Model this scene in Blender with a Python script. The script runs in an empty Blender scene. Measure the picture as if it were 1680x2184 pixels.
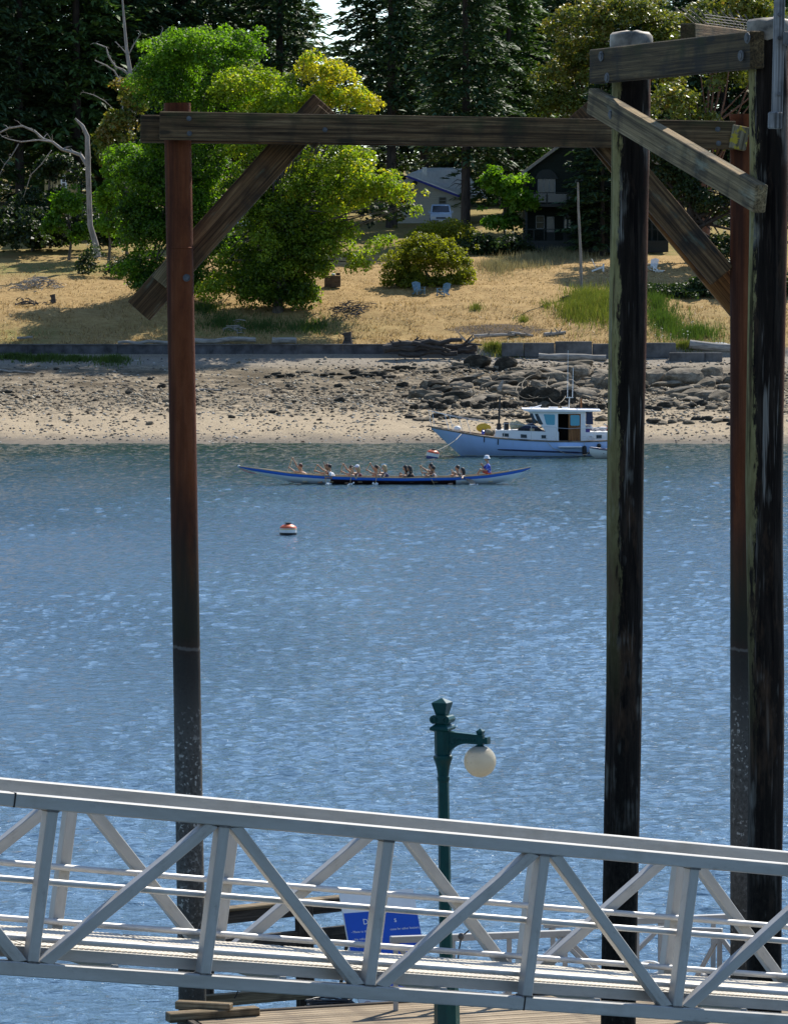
import bpy, bmesh, math, random
import numpy as np
from mathutils import Vector, Matrix, noise as mnoise

SC = bpy.context.scene
COL = SC.collection
R = math.radians
random.seed(7)
rng = np.random.default_rng(7)

# ------------------------------------------------------------------ camera, sky, sun, exposure
EYE = 11.0          # eye height above the water
FPX = 9000.0        # focal length in picture units (picture is 1680 wide)
UC, VC, VH = 840.0, 1092.0, 544.0
PITCH = math.atan((VC - VH) / FPX)
cam_data = bpy.data.cameras.new('camera')
cam_data.sensor_fit = 'HORIZONTAL'
cam_data.sensor_width = 36.0
cam_data.lens = 36.0 * FPX / 1680.0
cam_data.clip_start = 0.5
cam_data.clip_end = 9000.0
cam = bpy.data.objects.new('camera', cam_data)
COL.objects.link(cam)
cam.location = (0, 0, EYE)
cam.rotation_euler = (math.pi / 2 - PITCH, 0, 0)
SC.camera = cam

SUN_EL, SUN_AZ = R(45.5), R(31.0)
world = bpy.data.worlds.new('World')
SC.world = world
world.use_nodes = True
wn = world.node_tree
sky = wn.nodes.new('ShaderNodeTexSky')
sky.sky_type = 'NISHITA'
sky.sun_disc = False
sky.sun_elevation = SUN_EL
sky.sun_rotation = SUN_AZ
sky.air_density = 1.0
sky.dust_density = 0.0
sky.ozone_density = 1.7
sky.altitude = 1200.0
wn.links.new(sky.outputs[0], wn.nodes['Background'].inputs[0])
wn.nodes['Background'].inputs[1].default_value = 0.135

sun_data = bpy.data.lights.new('sun', 'SUN')
sun_data.energy = 4.8
sun_data.angle = R(0.5)
sun_data.color = (1.0, 0.94, 0.84)
sun = bpy.data.objects.new('sun', sun_data)
COL.objects.link(sun)
TO_SUN = Vector((math.sin(SUN_AZ) * math.cos(SUN_EL), math.cos(SUN_AZ) * math.cos(SUN_EL), math.sin(SUN_EL)))
sun.rotation_euler = TO_SUN.to_track_quat('Z', 'Y').to_euler()
sun.location = (60, 100, 120)

SC.view_settings.view_transform = 'Standard'
SC.view_settings.look = 'None'
SC.view_settings.exposure = 0.65
SC.view_settings.gamma = 1.0
SC.view_settings.use_curve_mapping = False
SC.render.engine = 'CYCLES'
SC.cycles.use_denoising = True
SC.cycles.sample_clamp_direct = 10.0
SC.cycles.max_bounces = 6
SC.cycles.diffuse_bounces = 3
SC.cycles.glossy_bounces = 3
SC.cycles.transmission_bounces = 4
SC.cycles.sample_clamp_indirect = 4.0
SC.cycles.caustics_reflective = False
SC.cycles.caustics_refractive = False


# ------------------------------------------------------------------ measuring the photograph
def ray(u, v):
    dx, dy = (u - UC) / FPX, (VC - v) / FPX
    return Vector((dx, math.cos(PITCH) + dy * math.sin(PITCH), -math.sin(PITCH) + dy * math.cos(PITCH)))


def P(u, v, y):
    """world point at distance y out from the camera on the sight line of picture point (u, v)"""
    d = ray(u, v)
    return Vector((0, 0, EYE)) + d * (y / d.y)


def PZ(u, v, z):
    d = ray(u, v)
    return Vector((0, 0, EYE)) + d * ((z - EYE) / d.z)


# ------------------------------------------------------------------ mesh builder
class MB:
    def __init__(self):
        self.v, self.f = [], []

    def add(self, vs, fs):
        n = len(self.v)
        self.v.extend([tuple(p) for p in vs])
        self.f.extend([tuple(i + n for i in q) for q in fs])
        return self

    def box(self, c, s, rot=None):
        c = Vector(c)
        pts = []
        for z in (-.5, .5):
            for x, y in ((-.5, -.5), (.5, -.5), (.5, .5), (-.5, .5)):
                q = Vector((x * s[0], y * s[1], z * s[2]))
                pts.append(c + (rot @ q if rot else q))
        return self.add(pts, [(3, 2, 1, 0), (4, 5, 6, 7), (0, 1, 5, 4), (1, 2, 6, 5), (2, 3, 7, 6), (3, 0, 4, 7)])

    def bar(self, a, b, w, h, up=(0, 0, 1)):
        a, b = Vector(a), Vector(b)
        M = frame(a, b, up)
        L = (b - a).length
        return self.box((a + b) / 2, (L, w, h), M)

    def tube(self, pts, rad, n=8, caps=True, closed=False):
        pts = [Vector(p) for p in pts]
        if not hasattr(rad, '__len__'):
            rad = [rad] * len(pts)
        rings = []
        prev = None
        for i, p in enumerate(pts):
            t = (pts[min(i + 1, len(pts) - 1)] - pts[max(i - 1, 0)])
            if closed:
                t = pts[(i + 1) % len(pts)] - pts[i - 1]
            t = t.normalized() if t.length > 1e-9 else Vector((0, 0, 1))
            if prev is None:
                ref = Vector((0, 0, 1)) if abs(t.z) < .9 else Vector((1, 0, 0))
                x = t.cross(ref).normalized()
            else:
                x = (prev - t * prev.dot(t))
                x = x.normalized() if x.length > 1e-6 else t.orthogonal().normalized()
            prev = x
            y = t.cross(x)
            rings.append([p + (x * math.cos(2 * math.pi * k / n) + y * math.sin(2 * math.pi * k / n)) * rad[i] for k in range(n)])
        return self.loft(rings, caps=caps and not closed, loop=closed)

    def loft(self, rings, caps=True, ring_closed=True, loop=False):
        n = len(rings[0])
        vs = [p for r in rings for p in r]
        fs = []
        m = len(rings)
        for i in range(m if loop else m - 1):
            a, b = i * n, ((i + 1) % m) * n
            for k in range(n if ring_closed else n - 1):
                k2 = (k + 1) % n
                fs.append((a + k, a + k2, b + k2, b + k))
        if caps:
            fs.append(tuple(range(n - 1, -1, -1)))
            fs.append(tuple((m - 1) * n + k for k in range(n)))
        return self.add(vs, fs)

    def lathe(self, prof, c=(0, 0, 0), n=16, caps=True, phase=0.0, M=None):
        c = Vector(c)
        rings = []
        for r, z in prof:
            ring = []
            for k in range(n):
                a = 2 * math.pi * k / n + phase
                q = Vector((r * math.cos(a), r * math.sin(a), z))
                ring.append(c + (M @ q if M else q))
            rings.append(ring)
        return self.loft(rings, caps=caps)

    def ell(self, c, r, n=12, m=8, M=None):
        if not hasattr(r, '__len__'):
            r = (r, r, r)
        prof = []
        c = Vector(c)
        rings = []
        for i in range(m + 1):
            a = -math.pi / 2 + math.pi * i / m
            a = max(min(a, math.pi / 2 - .06), -math.pi / 2 + .06)
            ring = []
            for k in range(n):
                b = 2 * math.pi * k / n
                q = Vector((r[0] * math.cos(a) * math.cos(b), r[1] * math.cos(a) * math.sin(b), r[2] * math.sin(a)))
                ring.append(c + (M @ q if M else q))
            rings.append(ring)
        return self.loft(rings)

    def prism(self, poly, d):
        d = Vector(d)
        a = [Vector(p) for p in poly]
        n = len(a)
        vs = a + [p + d for p in a]
        fs = [tuple(range(n)), tuple(range(2 * n - 1, n - 1, -1))]
        fs += [(i, n + i, n + (i + 1) % n, (i + 1) % n) for i in range(n)]
        return self.add(vs, fs)

    def quad(self, *p):
        return self.add(p, [tuple(range(len(p)))])


def frame(a, b, up=(0, 0, 1)):
    """rotation whose X runs a->b, Z as close to up as it can be"""
    x = (Vector(b) - Vector(a)).normalized()
    up = Vector(up)
    if abs(x.dot(up.normalized())) > .999:
        up = Vector((0, 1, 0))
    y = up.cross(x).normalized()
    z = x.cross(y)
    return Matrix((x, y, z)).transposed()


ORIGIN = {}


def fix_normals(me):
    bm = bmesh.new()
    bm.from_mesh(me)
    bmesh.ops.recalc_face_normals(bm, faces=bm.faces)
    bm.to_mesh(me)
    bm.free()


def link(name, me, parent=None, origin=None, rot=None):
    o = bpy.data.objects.new(name, me)
    COL.objects.link(o)
    if parent is not None:
        o.parent = parent
        po = ORIGIN[parent.name]
    else:
        po = Vector((0, 0, 0))
    origin = Vector(origin) if origin is not None else po.copy()
    o.location = origin - po
    if rot is not None:
        o.rotation_mode = 'QUATERNION'
        o.rotation_quaternion = rot.to_quaternion()
    ORIGIN[o.name] = origin
    return o


def mesh_from(name, vs, fs, mat=None, smooth=0, normals=True):
    me = bpy.data.meshes.new(name)
    me.from_pydata(vs, [], fs)
    me.validate()
    if normals:
        fix_normals(me)
    if smooth:
        me.polygons.foreach_set('use_smooth', [True] * len(me.polygons))
        if smooth < 180:
            me.set_sharp_from_angle(angle=R(smooth))
    if mat:
        me.materials.append(mat)
    return me


def obj(name, mb, mat, parent=None, smooth=0, origin=None, normals=True, **props):
    if origin is None:
        if parent is not None:
            origin = ORIGIN[parent.name]
        else:
            a = np.array(mb.v)
            lo, hi = a.min(0), a.max(0)
            origin = Vector(((lo[0] + hi[0]) / 2, (lo[1] + hi[1]) / 2, lo[2]))
    origin = Vector(origin)
    vs = [(p[0] - origin.x, p[1] - origin.y, p[2] - origin.z) for p in mb.v]
    o = link(name, mesh_from(name, vs, mb.f, mat, smooth, normals), parent, origin)
    for k, val in props.items():
        o[k] = val
    return o


def thing(name, label, cat, loc, group=None):
    o = bpy.data.objects.new(name, None)
    COL.objects.link(o)
    o.empty_display_size = .3
    o.location = loc
    ORIGIN[o.name] = Vector(loc)
    tag(o, label, cat, group)
    return o


def tag(o, label, cat, group=None):
    o['label'] = label
    o['category'] = cat
    if group:
        o['group'] = group
    return o


def beam(name, a, b, w, h, mat, parent=None, up=(0, 0, 1), bev=.012, cut0=0.0, cut1=0.0, seg=1):
    """squared timber or tube: local X along its length, so grain follows it"""
    a, b = Vector(a), Vector(b)
    M = frame(a, b, up)
    L = (b - a).length
    bm = bmesh.new()
    bmesh.ops.create_cube(bm, size=1)
    for v in bm.verts:
        v.co = Vector((v.co.x * L, v.co.y * w, v.co.z * h))
        if v.co.x > 0 and cut1:
            v.co.x += cut1 * v.co.z / h
        if v.co.x < 0 and cut0:
            v.co.x += cut0 * v.co.z / h
    if bev:
        bmesh.ops.bevel(bm, geom=list(bm.edges), offset=bev, segments=seg, affect='EDGES')
    me = bpy.data.meshes.new(name)
    bm.to_mesh(me)
    bm.free()
    if mat:
        me.materials.append(mat)
    return link(name, me, parent, (a + b) / 2, M)


def dup(src, parent=None, loc=None, rotz=None, scale=None):
    o = src.copy()
    COL.objects.link(o)
    if parent is not None:
        o.parent = parent
    if loc is not None:
        o.location = loc
    if rotz is not None:
        o.rotation_euler = (0, 0, rotz)
    if scale is not None:
        o.scale = scale
    for ch in list(src.children):
        c = ch.copy()
        COL.objects.link(c)
        c.parent = o
        for g in ch.children:
            d = g.copy()
            COL.objects.link(d)
            d.parent = c
    return o


def mesh_np(name, verts, faces, mat=None, tint=None):
    """fast mesh of equal-sized polygons from numpy arrays"""
    me = bpy.data.meshes.new(name)
    nv, nf, k = len(verts), len(faces), faces.shape[1]
    me.vertices.add(nv)
    me.vertices.foreach_set('co', np.ascontiguousarray(verts, dtype=np.float32).ravel())
    me.loops.add(nf * k)
    me.loops.foreach_set('vertex_index', np.ascontiguousarray(faces, dtype=np.int32).ravel())
    me.polygons.add(nf)
    me.polygons.foreach_set('loop_start', np.arange(0, nf * k, k, dtype=np.int32))
    me.update(calc_edges=True)
    if tint is not None:
        at = me.attributes.new('tint', 'FLOAT', 'FACE')
        at.data.foreach_set('value', np.ascontiguousarray(tint, dtype=np.float32))
    if mat:
        me.materials.append(mat)
    return me


# ------------------------------------------------------------------ materials
def L2(nt, a, b):
    nt.links.new(a, b)


class Mat:
    def __init__(self, name, rough=.6, metal=0.0, spec=.4):
        self.m = bpy.data.materials.new(name)
        self.m.use_nodes = True
        self.nt = self.m.node_tree
        self.b = self.nt.nodes['Principled BSDF']
        self.b.inputs['Roughness'].default_value = rough
        self.b.inputs['Metallic'].default_value = metal
        self.b.inputs['Specular IOR Level'].default_value = spec
        self.tc = self.nt.nodes.new('ShaderNodeTexCoord')
        self.geo = None
        self.col = None

    def N(self, t, **kw):
        n = self.nt.nodes.new(t)
        for k, v in kw.items():
            setattr(n, k, v)
        return n

    def coords(self, stretch=(1, 1, 1), world=False):
        mp = self.N('ShaderNodeMapping')
        mp.inputs['Scale'].default_value = stretch
        if world:
            if not self.geo:
                self.geo = self.N('ShaderNodeNewGeometry')
            L2(self.nt, self.geo.outputs['Position'], mp.inputs[0])
        else:
            L2(self.nt, self.tc.outputs['Object'], mp.inputs[0])
        return mp.outputs[0]

    def noise(self, scale, stretch=(1, 1, 1), detail=5, rough=.6, world=False, dist=0.0):
        n = self.N('ShaderNodeTexNoise')
        n.inputs['Scale'].default_value = scale
        n.inputs['Detail'].default_value = detail
        n.inputs['Roughness'].default_value = rough
        n.inputs['Distortion'].default_value = dist
        L2(self.nt, self.coords(stretch, world), n.inputs['Vector'])
        return n.outputs['Fac']

    def ramp(self, src, stops):
        r = self.N('ShaderNodeValToRGB')
        e = r.color_ramp.elements
        while len(e) < len(stops):
            e.new(.5)
        for el, (p, c) in zip(e, stops):
            el.position = p
            el.color = (*c, 1) if len(c) == 3 else c
        L2(self.nt, src, r.inputs[0])
        return r.outputs[0]

    def rng(self, src, lo, hi, a=0.0, b=1.0):
        m = self.N('ShaderNodeMapRange')
        m.clamp = True
        for i, v in enumerate((lo, hi, a, b)):
            m.inputs[i + 1].default_value = v
        L2(self.nt, src, m.inputs[0])
        return m.outputs[0]

    def math(self, op, a, b):
        m = self.N('ShaderNodeMath', operation=op)
        for i, x in enumerate((a, b)):
            if isinstance(x, (int, float)):
                m.inputs[i].default_value = x
            else:
                L2(self.nt, x, m.inputs[i])
        return m.outputs[0]

    def axis(self, ax, world=False):
        s = self.N('ShaderNodeSeparateXYZ')
        if world:
            if not self.geo:
                self.geo = self.N('ShaderNodeNewGeometry')
            L2(self.nt, self.geo.outputs['Position'], s.inputs[0])
        else:
            L2(self.nt, self.tc.outputs['Object'], s.inputs[0])
        return s.outputs['XYZ'.index(ax)]

    def attr(self, name):
        a = self.N('ShaderNodeAttribute')
        a.attribute_name = name
        return a.outputs['Fac']

    def mix(self, a, b, fac, mode='MIX'):
        m = self.N('ShaderNodeMixRGB', blend_type=mode)
        if isinstance(fac, (int, float)):
            m.inputs[0].default_value = fac
        else:
            L2(self.nt, fac, m.inputs[0])
        for i, x in ((1, a), (2, b)):
            if isinstance(x, tuple):
                m.inputs[i].default_value = (*x, 1)
            else:
                L2(self.nt, x, m.inputs[i])
        return m.outputs[0]

    def base(self, c):
        if isinstance(c, tuple):
            self.b.inputs['Base Color'].default_value = (*c, 1)
        else:
            L2(self.nt, c, self.b.inputs['Base Color'])
        return self

    def bump(self, h, strength=.5, dist=.02):
        n = self.N('ShaderNodeBump')
        n.inputs['Strength'].default_value = strength
        n.inputs['Distance'].default_value = dist
        L2(self.nt, h, n.inputs['Height'])
        L2(self.nt, n.outputs[0], self.b.inputs['Normal'])
        return self


def plain(name, col, rough=.6, metal=0.0, var=.18, scale=4.0, spec=.4, bump=0.0, stretch=(1, 1, 1)):
    M = Mat(name, rough, metal, spec)
    n = M.noise(scale, stretch, 6)
    lo = tuple(max(0, c * (1 - var * 1.6)) for c in col)
    hi = tuple(min(1, c * (1 + var)) for c in col)
    M.base(M.ramp(n, [(.3, lo), (.7, hi)]))
    if bump:
        M.bump(M.noise(scale * 5, stretch, 4), .6, bump)
    return M.m


def wood(name, dark, mid, light, moss=0.0, moss_col=(.05, .07, .02), stain=(.02, .017, .014), bump=.012, pale=None, grain_x=True, lichen=None, rough=.85):
    """sawn weathered timber; grain along local X (or Z)"""
    M = Mat(name, rough, 0, .25)
    st = (.55, 9, 9) if grain_x else (9, 9, .5)
    st2 = (.25, 26, 26) if grain_x else (26, 26, .25)
    g = M.noise(1.3, st, 9, .65, dist=1.2)
    f = M.noise(1.6, st2, 6, .7, dist=.3)
    c = M.ramp(g, [(.28, dark), (.5, mid), (.74, light)])
    c = M.mix(c, M.ramp(f, [(.40, (.22, .20, .18)), (.58, (1.2, 1.15, 1.1))]), .85, 'MULTIPLY')
    v = M.N('ShaderNodeTexVoronoi')
    v.inputs['Scale'].default_value = 1.0
    L2(M.nt, M.coords((.9, 3.2, 3.2) if grain_x else (3.2, 3.2, .9)), v.inputs['Vector'])
    c = M.mix(c, stain, M.rng(v.outputs['Distance'], .13, .07, 0, .8))      # knots
    s = M.noise(1.1, (1.6, 1, 1), 5, .6)
    c = M.mix(c, stain, M.rng(s, .5, .68, 0, .85))
    if pale:
        q = M.noise(1.9, (.8, 3, 3) if grain_x else (3, 3, .8), 4)
        c = M.mix(c, pale, M.rng(q, .6, .74, 0, .6))
    if lichen:
        q = M.noise(7, (1, 1, 1), 4)
        c = M.mix(c, lichen, M.rng(q, .52, .58, 0, .9))
    if moss:
        top = M.axis('Z')
        m = M.math('ADD', M.rng(top, -.1, .22, 0, .55), M.rng(M.noise(3.5, (1, 1, 1), 5), .35, .75, -.3, .6))
        c = M.mix(c, moss_col, M.rng(m, .35, .9, 0, moss))
    M.base(c)
    h = M.math('ADD', f, M.math('MULTIPLY', g, .8))
    M.bump(h, .8, bump)
    return M.m


MATS = {}
# ------------------------------------------------------------------ terrain
YK = np.array([-400, -140, -60, -20, -1, 26, 60, 190, 238, 247, 262, 275, 283.0, 283.7, 289, 294, 301, 312, 320, 335, 352, 420, 600, 900, 4500.])
ZK = np.array([42, 36, 22, 12, 9.3, -1.5, -4, -4, -.75, 0.02, 1.75, 3.15, 4.22, 4.86, 6.1, 7.25, 8.46, 9.75, 10.43, 11.7, 13.3, 16.3, 24, 30, 30.])  # first heights: unseen bluff behind the camera, added to darken faces towards it


def fbm(x, y, s, seed=0.0, octv=4):
    return mnoise.fractal(Vector((x * s, y * s, seed)), 1.0, 2.0, octv)


def terrain(x, y):
    z = float(np.interp(y, YK, ZK))
    if 240 < y < 360:
        k = 1.0 if y < 282 else (.0 if y < 284.5 else 1.0)
        n = fbm(x, y, .22, 3.1)
        z += k * (.16 * n + .07 * fbm(x, y, .9, 8.2, 3))
        if y > 286:
            z += .35 * fbm(x, y, .09, 5.5, 2) * min(1, (y - 286) / 8)
            # bank stands steeper west of the big trees, softer to the east
            t = max(0, min(1, (x + 4) / 10))
            z -= (1 - t) * 0.25 * math.exp(-((y - 289) / 3.0) ** 2)
        # shallow bare scrape above the driftwood
        sx, sy = (x - 6.8) / 2.9, (y - 287.5) / 1.4
        z -= .45 * math.exp(-(sx * sx + sy * sy))
        if x > 3 and y < 282:      # bedrock shelf east side
            t = min(1, (x - 3) / 6) * math.exp(-((y - 272) / 7.5) ** 2)
            z += t * (.3 * abs(fbm(x * .5, y * 2.2, .35, 11, 4)) + .12)
    return z


def ground_at(u, v, y0=238.0, y1=520.0):
    d = ray(u, v)
    y = y0
    while y < y1:
        p = Vector((0, 0, EYE)) + d * (y / d.y)
        if p.z <= terrain(p.x, p.y):
            return Vector((p.x, p.y, terrain(p.x, p.y)))
        y += .15
    return p


def at_ground(u, y):
    x = (u - UC) / FPX * y
    return Vector((x, y, terrain(x, y)))


# ---- ground material: beach, dry grass, bare soil by height, place and wear
def ground_material():
    M = Mat('ground_material', .95, 0, .15)
    z = M.axis('Z', True)
    big = M.noise(.16, (1, 1, 1), 4, .6, True)
    med = M.noise(1.3, (1, 1.6, 1), 6, .65, True)
    fine = M.noise(9, (1, 1, 1), 5, .7, True)
    tiny = M.noise(34, (1, 1, 1), 3, .7, True)
    sand = M.ramp(fine, [(.3, (.26, .20, .13)), (.55, (.38, .305, .205)), (.75, (.47, .39, .275))])
    shell = M.ramp(tiny, [(.4, (.065, .052, .036)), (.55, (.21, .17, .115)), (.72, (.46, .40, .30))])
    mask = M.math('ADD', M.rng(z, .75, 1.8, 0, .75), M.rng(med, .35, .7, -.4, .5))
    c = M.mix(sand, shell, M.rng(mask, .35, .75))
    kelp = M.ramp(tiny, [(.3, (.03, .022, .012)), (.7, (.10, .075, .042))])
    km = M.math('MULTIPLY', M.rng(M.math('ABSOLUTE', M.math('SUBTRACT', z, 2.95), 0), .25, .85, 1, 0), M.rng(M.noise(.55, (.5, 1, 1), 5, .7, True), .42, .58))
    c = M.mix(c, kelp, M.math('MULTIPLY', km, .8))
    up = M.ramp(fine, [(.3, (.17, .145, .115)), (.7, (.32, .28, .22))])
    c = M.mix(c, up, M.rng(z, 3.5, 3.9))
    wet = M.math('MULTIPLY', M.rng(M.math('ADD', z, M.rng(med, .3, .7, -.12, .12)), .12, .5, 1, 0), .7)
    c = M.mix(c, (.085, .08, .075), wet)
    # grass
    g = M.ramp(M.noise(2.2, (1, 1, 1), 7, .72, True), [(.25, (.20, .125, .048)), (.5, (.37, .245, .098)), (.74, (.47, .335, .15))])
    g = M.mix(g, M.ramp(fine, [(.3, (.55, .52, .5)), (.7, (1.15, 1.15, 1.15))]), .6, 'MULTIPLY')
    gm = M.math('MULTIPLY', M.attr('green'), M.rng(M.noise(1.1, (1, 1, 1), 5, .7, True), .3, .62))
    g = M.mix(g, (.135, .15, .035), gm)
    dirt = M.ramp(fine, [(.3, (.06, .043, .027)), (.7, (.16, .12, .08))])
    g = M.mix(g, dirt, M.rng(M.math('ADD', M.attr('dirt'), M.rng(med, .3, .7, -.25, .25)), .4, .6))
    isg = M.rng(M.axis('Y', True), 283.4, 283.9)
    c = M.mix(c, g, isg)
    near = M.ramp(M.noise(.35, (1, 1, 1), 6, .7, True), [(.35, (.022, .030, .012)), (.65, (.07, .075, .035))])  # dark cover of the unseen bluff, chosen to cut light on facing sides
    c = M.mix(c, near, M.rng(M.axis('Y', True), 20, 60, 1, 0))
    M.base(c)
    M.bump(M.math('ADD', fine, M.math('MULTIPLY', tiny, .5)), .9, .06)
    return M.m


xs = np.concatenate([np.array([-3000, -900, -350, -150, -90, -65, -52]), np.arange(-44, 44.01, .34), np.array([52, 65, 90, 150, 350, 900, 3000])])
ys = np.concatenate([np.array([-400, -240, -140, -90, -60, -40, -20, -8, -1, 6, 14, 26, 60, 120, 200, 230]), np.arange(239, 320, .36), np.arange(320, 362, .8), np.array([375, 400, 420, 470, 540, 600, 800, 1200, 2500, 4500])])
gv, green, dirt = [], [], []
for y in ys:
    for x in xs:
        z = terrain(x, y) if abs(x) < 60 and 238 < y < 365 else float(np.interp(y, YK, ZK))
        gv.append((x, y, z))
        u = x / max(y, 1) * FPX + UC
        v = VH + (EYE - z) * FPX / max(y, 1)
        gr = 0.0
        if y > 284:
            gr = max(gr, 1.1 * math.exp(-((v - 572) / 16) ** 2) if u < 300 else 0)
            gr = max(gr, .75 * math.exp(-((u - 540) / 260) ** 2 - ((v - 705) / 26) ** 2))
            gr = max(gr, .9 * math.exp(-((u - 40) / 120) ** 2 - ((v - 715) / 22) ** 2))
            gr = max(gr, .9 * math.exp(-((u - 1500) / 130) ** 2 - ((v - 735) / 60) ** 2))
            gr = max(gr, .85 * math.exp(-((u - 1090) / 60) ** 2 - ((v - 738) / 14) ** 2))
            gr = max(gr, .7 if v < 545 else 0)
        green.append(gr)
        dirt.append(1.7 * math.exp(-((u - 1060) / 90) ** 2 - ((v - 703) / 11) ** 2) if y > 284 else 0)
nx, ny = len(xs), len(ys)
ii = np.arange(ny - 1)[:, None] * nx + np.arange(nx - 1)[None, :]
gf = np.stack([ii, ii + 1, ii + 1 + nx, ii + nx], -1).reshape(-1, 4)
me = mesh_np('ground', np.array(gv), gf, ground_material())
for nm, arr in (('green', green), ('dirt', dirt)):
    at = me.attributes.new(nm, 'FLOAT', 'POINT')
    at.data.foreach_set('value', np.array(arr, dtype=np.float32))
me.polygons.foreach_set('use_smooth', [True] * len(me.polygons))
ground = link('ground', me)
ground['kind'] = 'structure'

# ---- water: one sheet, meshed finely where the ripples are seen
WAVE_SLOPE = .027


def water_material():
    M = Mat('water_material', .06, 0, .5)
    M.b.inputs['IOR'].default_value = 1.333
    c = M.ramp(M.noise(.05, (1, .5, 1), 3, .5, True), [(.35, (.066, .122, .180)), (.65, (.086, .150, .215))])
    c = M.mix(c, (.020, .044, .030), M.rng(M.math('ADD', M.axis('Y', True), M.rng(M.noise(.08, (1, .4, 1), 3, .6, True), .3, .7, -14, 14)), 165, 234))  # shallow green plus the trees' dark reflection, put into the colour towards shore
    M.base(c)
    n2 = M.noise(3.0, (1.0, 1.6, 1), 4, .6, True, .5)
    n3 = M.noise(7.5, (1.0, 1.4, 1), 3, .6, True, .3)
    gust = M.rng(M.noise(.035, (1, .45, 1), 3, .6, True), .35, .65, .55, 1.15)
    h = M.math('ADD', M.math('MULTIPLY', n2, .11), M.math('MULTIPLY', n3, .02))
    n1 = M.noise(1.5, (1, 1.6, 1), 3, .6, True, .4)
    h = M.math('ADD', M.math('MULTIPLY', h, gust), M.math('MULTIPLY', M.math('MULTIPLY', n1, .42), M.attr('open')))
    M.bump(h, 1.0, 1.0)
    return M.m


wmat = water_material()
rows = [56.0]
while rows[-1] < 249:
    rows.append(rows[-1] + .085 * (rows[-1] / 60) ** .95)
wy = np.concatenate([np.array([-2, 10, 30, 46]), np.array(rows), np.array([252, 258])])
sx0 = np.linspace(-1, 1, 421)
half = np.maximum(wy, 56) * .1035 + 2.5
cols = [np.full(len(wy), q) for q in (-3000., -500., -120., -45.)] + [half * q for q in sx0] + [np.full(len(wy), q) for q in (45., 120., 500., 3000.)]
WX = np.stack(cols, 1)
WY = np.repeat(wy[:, None], WX.shape[1], 1)
wz = np.zeros_like(WX)
wr = np.random.default_rng(21)
for i in range(110):
    lam = math.exp(wr.uniform(math.log(.22), math.log(1.05)))
    th = R(68) + wr.normal(0, .62)
    k = 2 * math.pi / lam
    ph = wr.uniform(0, 6.283)
    am = WAVE_SLOPE / k
    wz += am * np.sin(k * (WX * math.cos(th) + WY * math.sin(th)) + ph) * np.clip(1.35 - WY * .004 / lam ** .5, .72, 1)
gust = (.90 + .25 * np.clip((WY - 150) / 70, 0, 1)) + .14 * np.sin(WX * .09 + WY * .05 + 1) * np.sin(WY * .07 - WX * .03) + .2 * np.sin(WX * .31 - WY * .11)
fade = np.clip((half[:, None] - np.abs(WX)) / 2, 0, 1) * np.clip((WY - 55) / 4, 0, 1) * np.clip((249.5 - WY) / 4, .15, 1) * (WY < 249)
wz *= gust * fade
ncol = WX.shape[1]
ii = np.arange(len(wy) - 1)[:, None] * ncol + np.arange(ncol - 1)[None, :]
wf = np.stack([ii, ii + 1, ii + 1 + ncol, ii + ncol], -1).reshape(-1, 4)
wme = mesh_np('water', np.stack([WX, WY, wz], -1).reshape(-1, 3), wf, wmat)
at = wme.attributes.new('open', 'FLOAT', 'POINT')
at.data.foreach_set('value', np.ascontiguousarray(np.where(WY < 249, 1 - np.clip((half[:, None] - np.abs(WX)) / 2, 0, 1) * np.clip((WY - 55) / 4, 0, 1), 0), dtype=np.float32).ravel())
wme.polygons.foreach_set('use_smooth', [True] * len(wme.polygons))
water = link('water', wme)
water['kind'] = 'structure'
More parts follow.
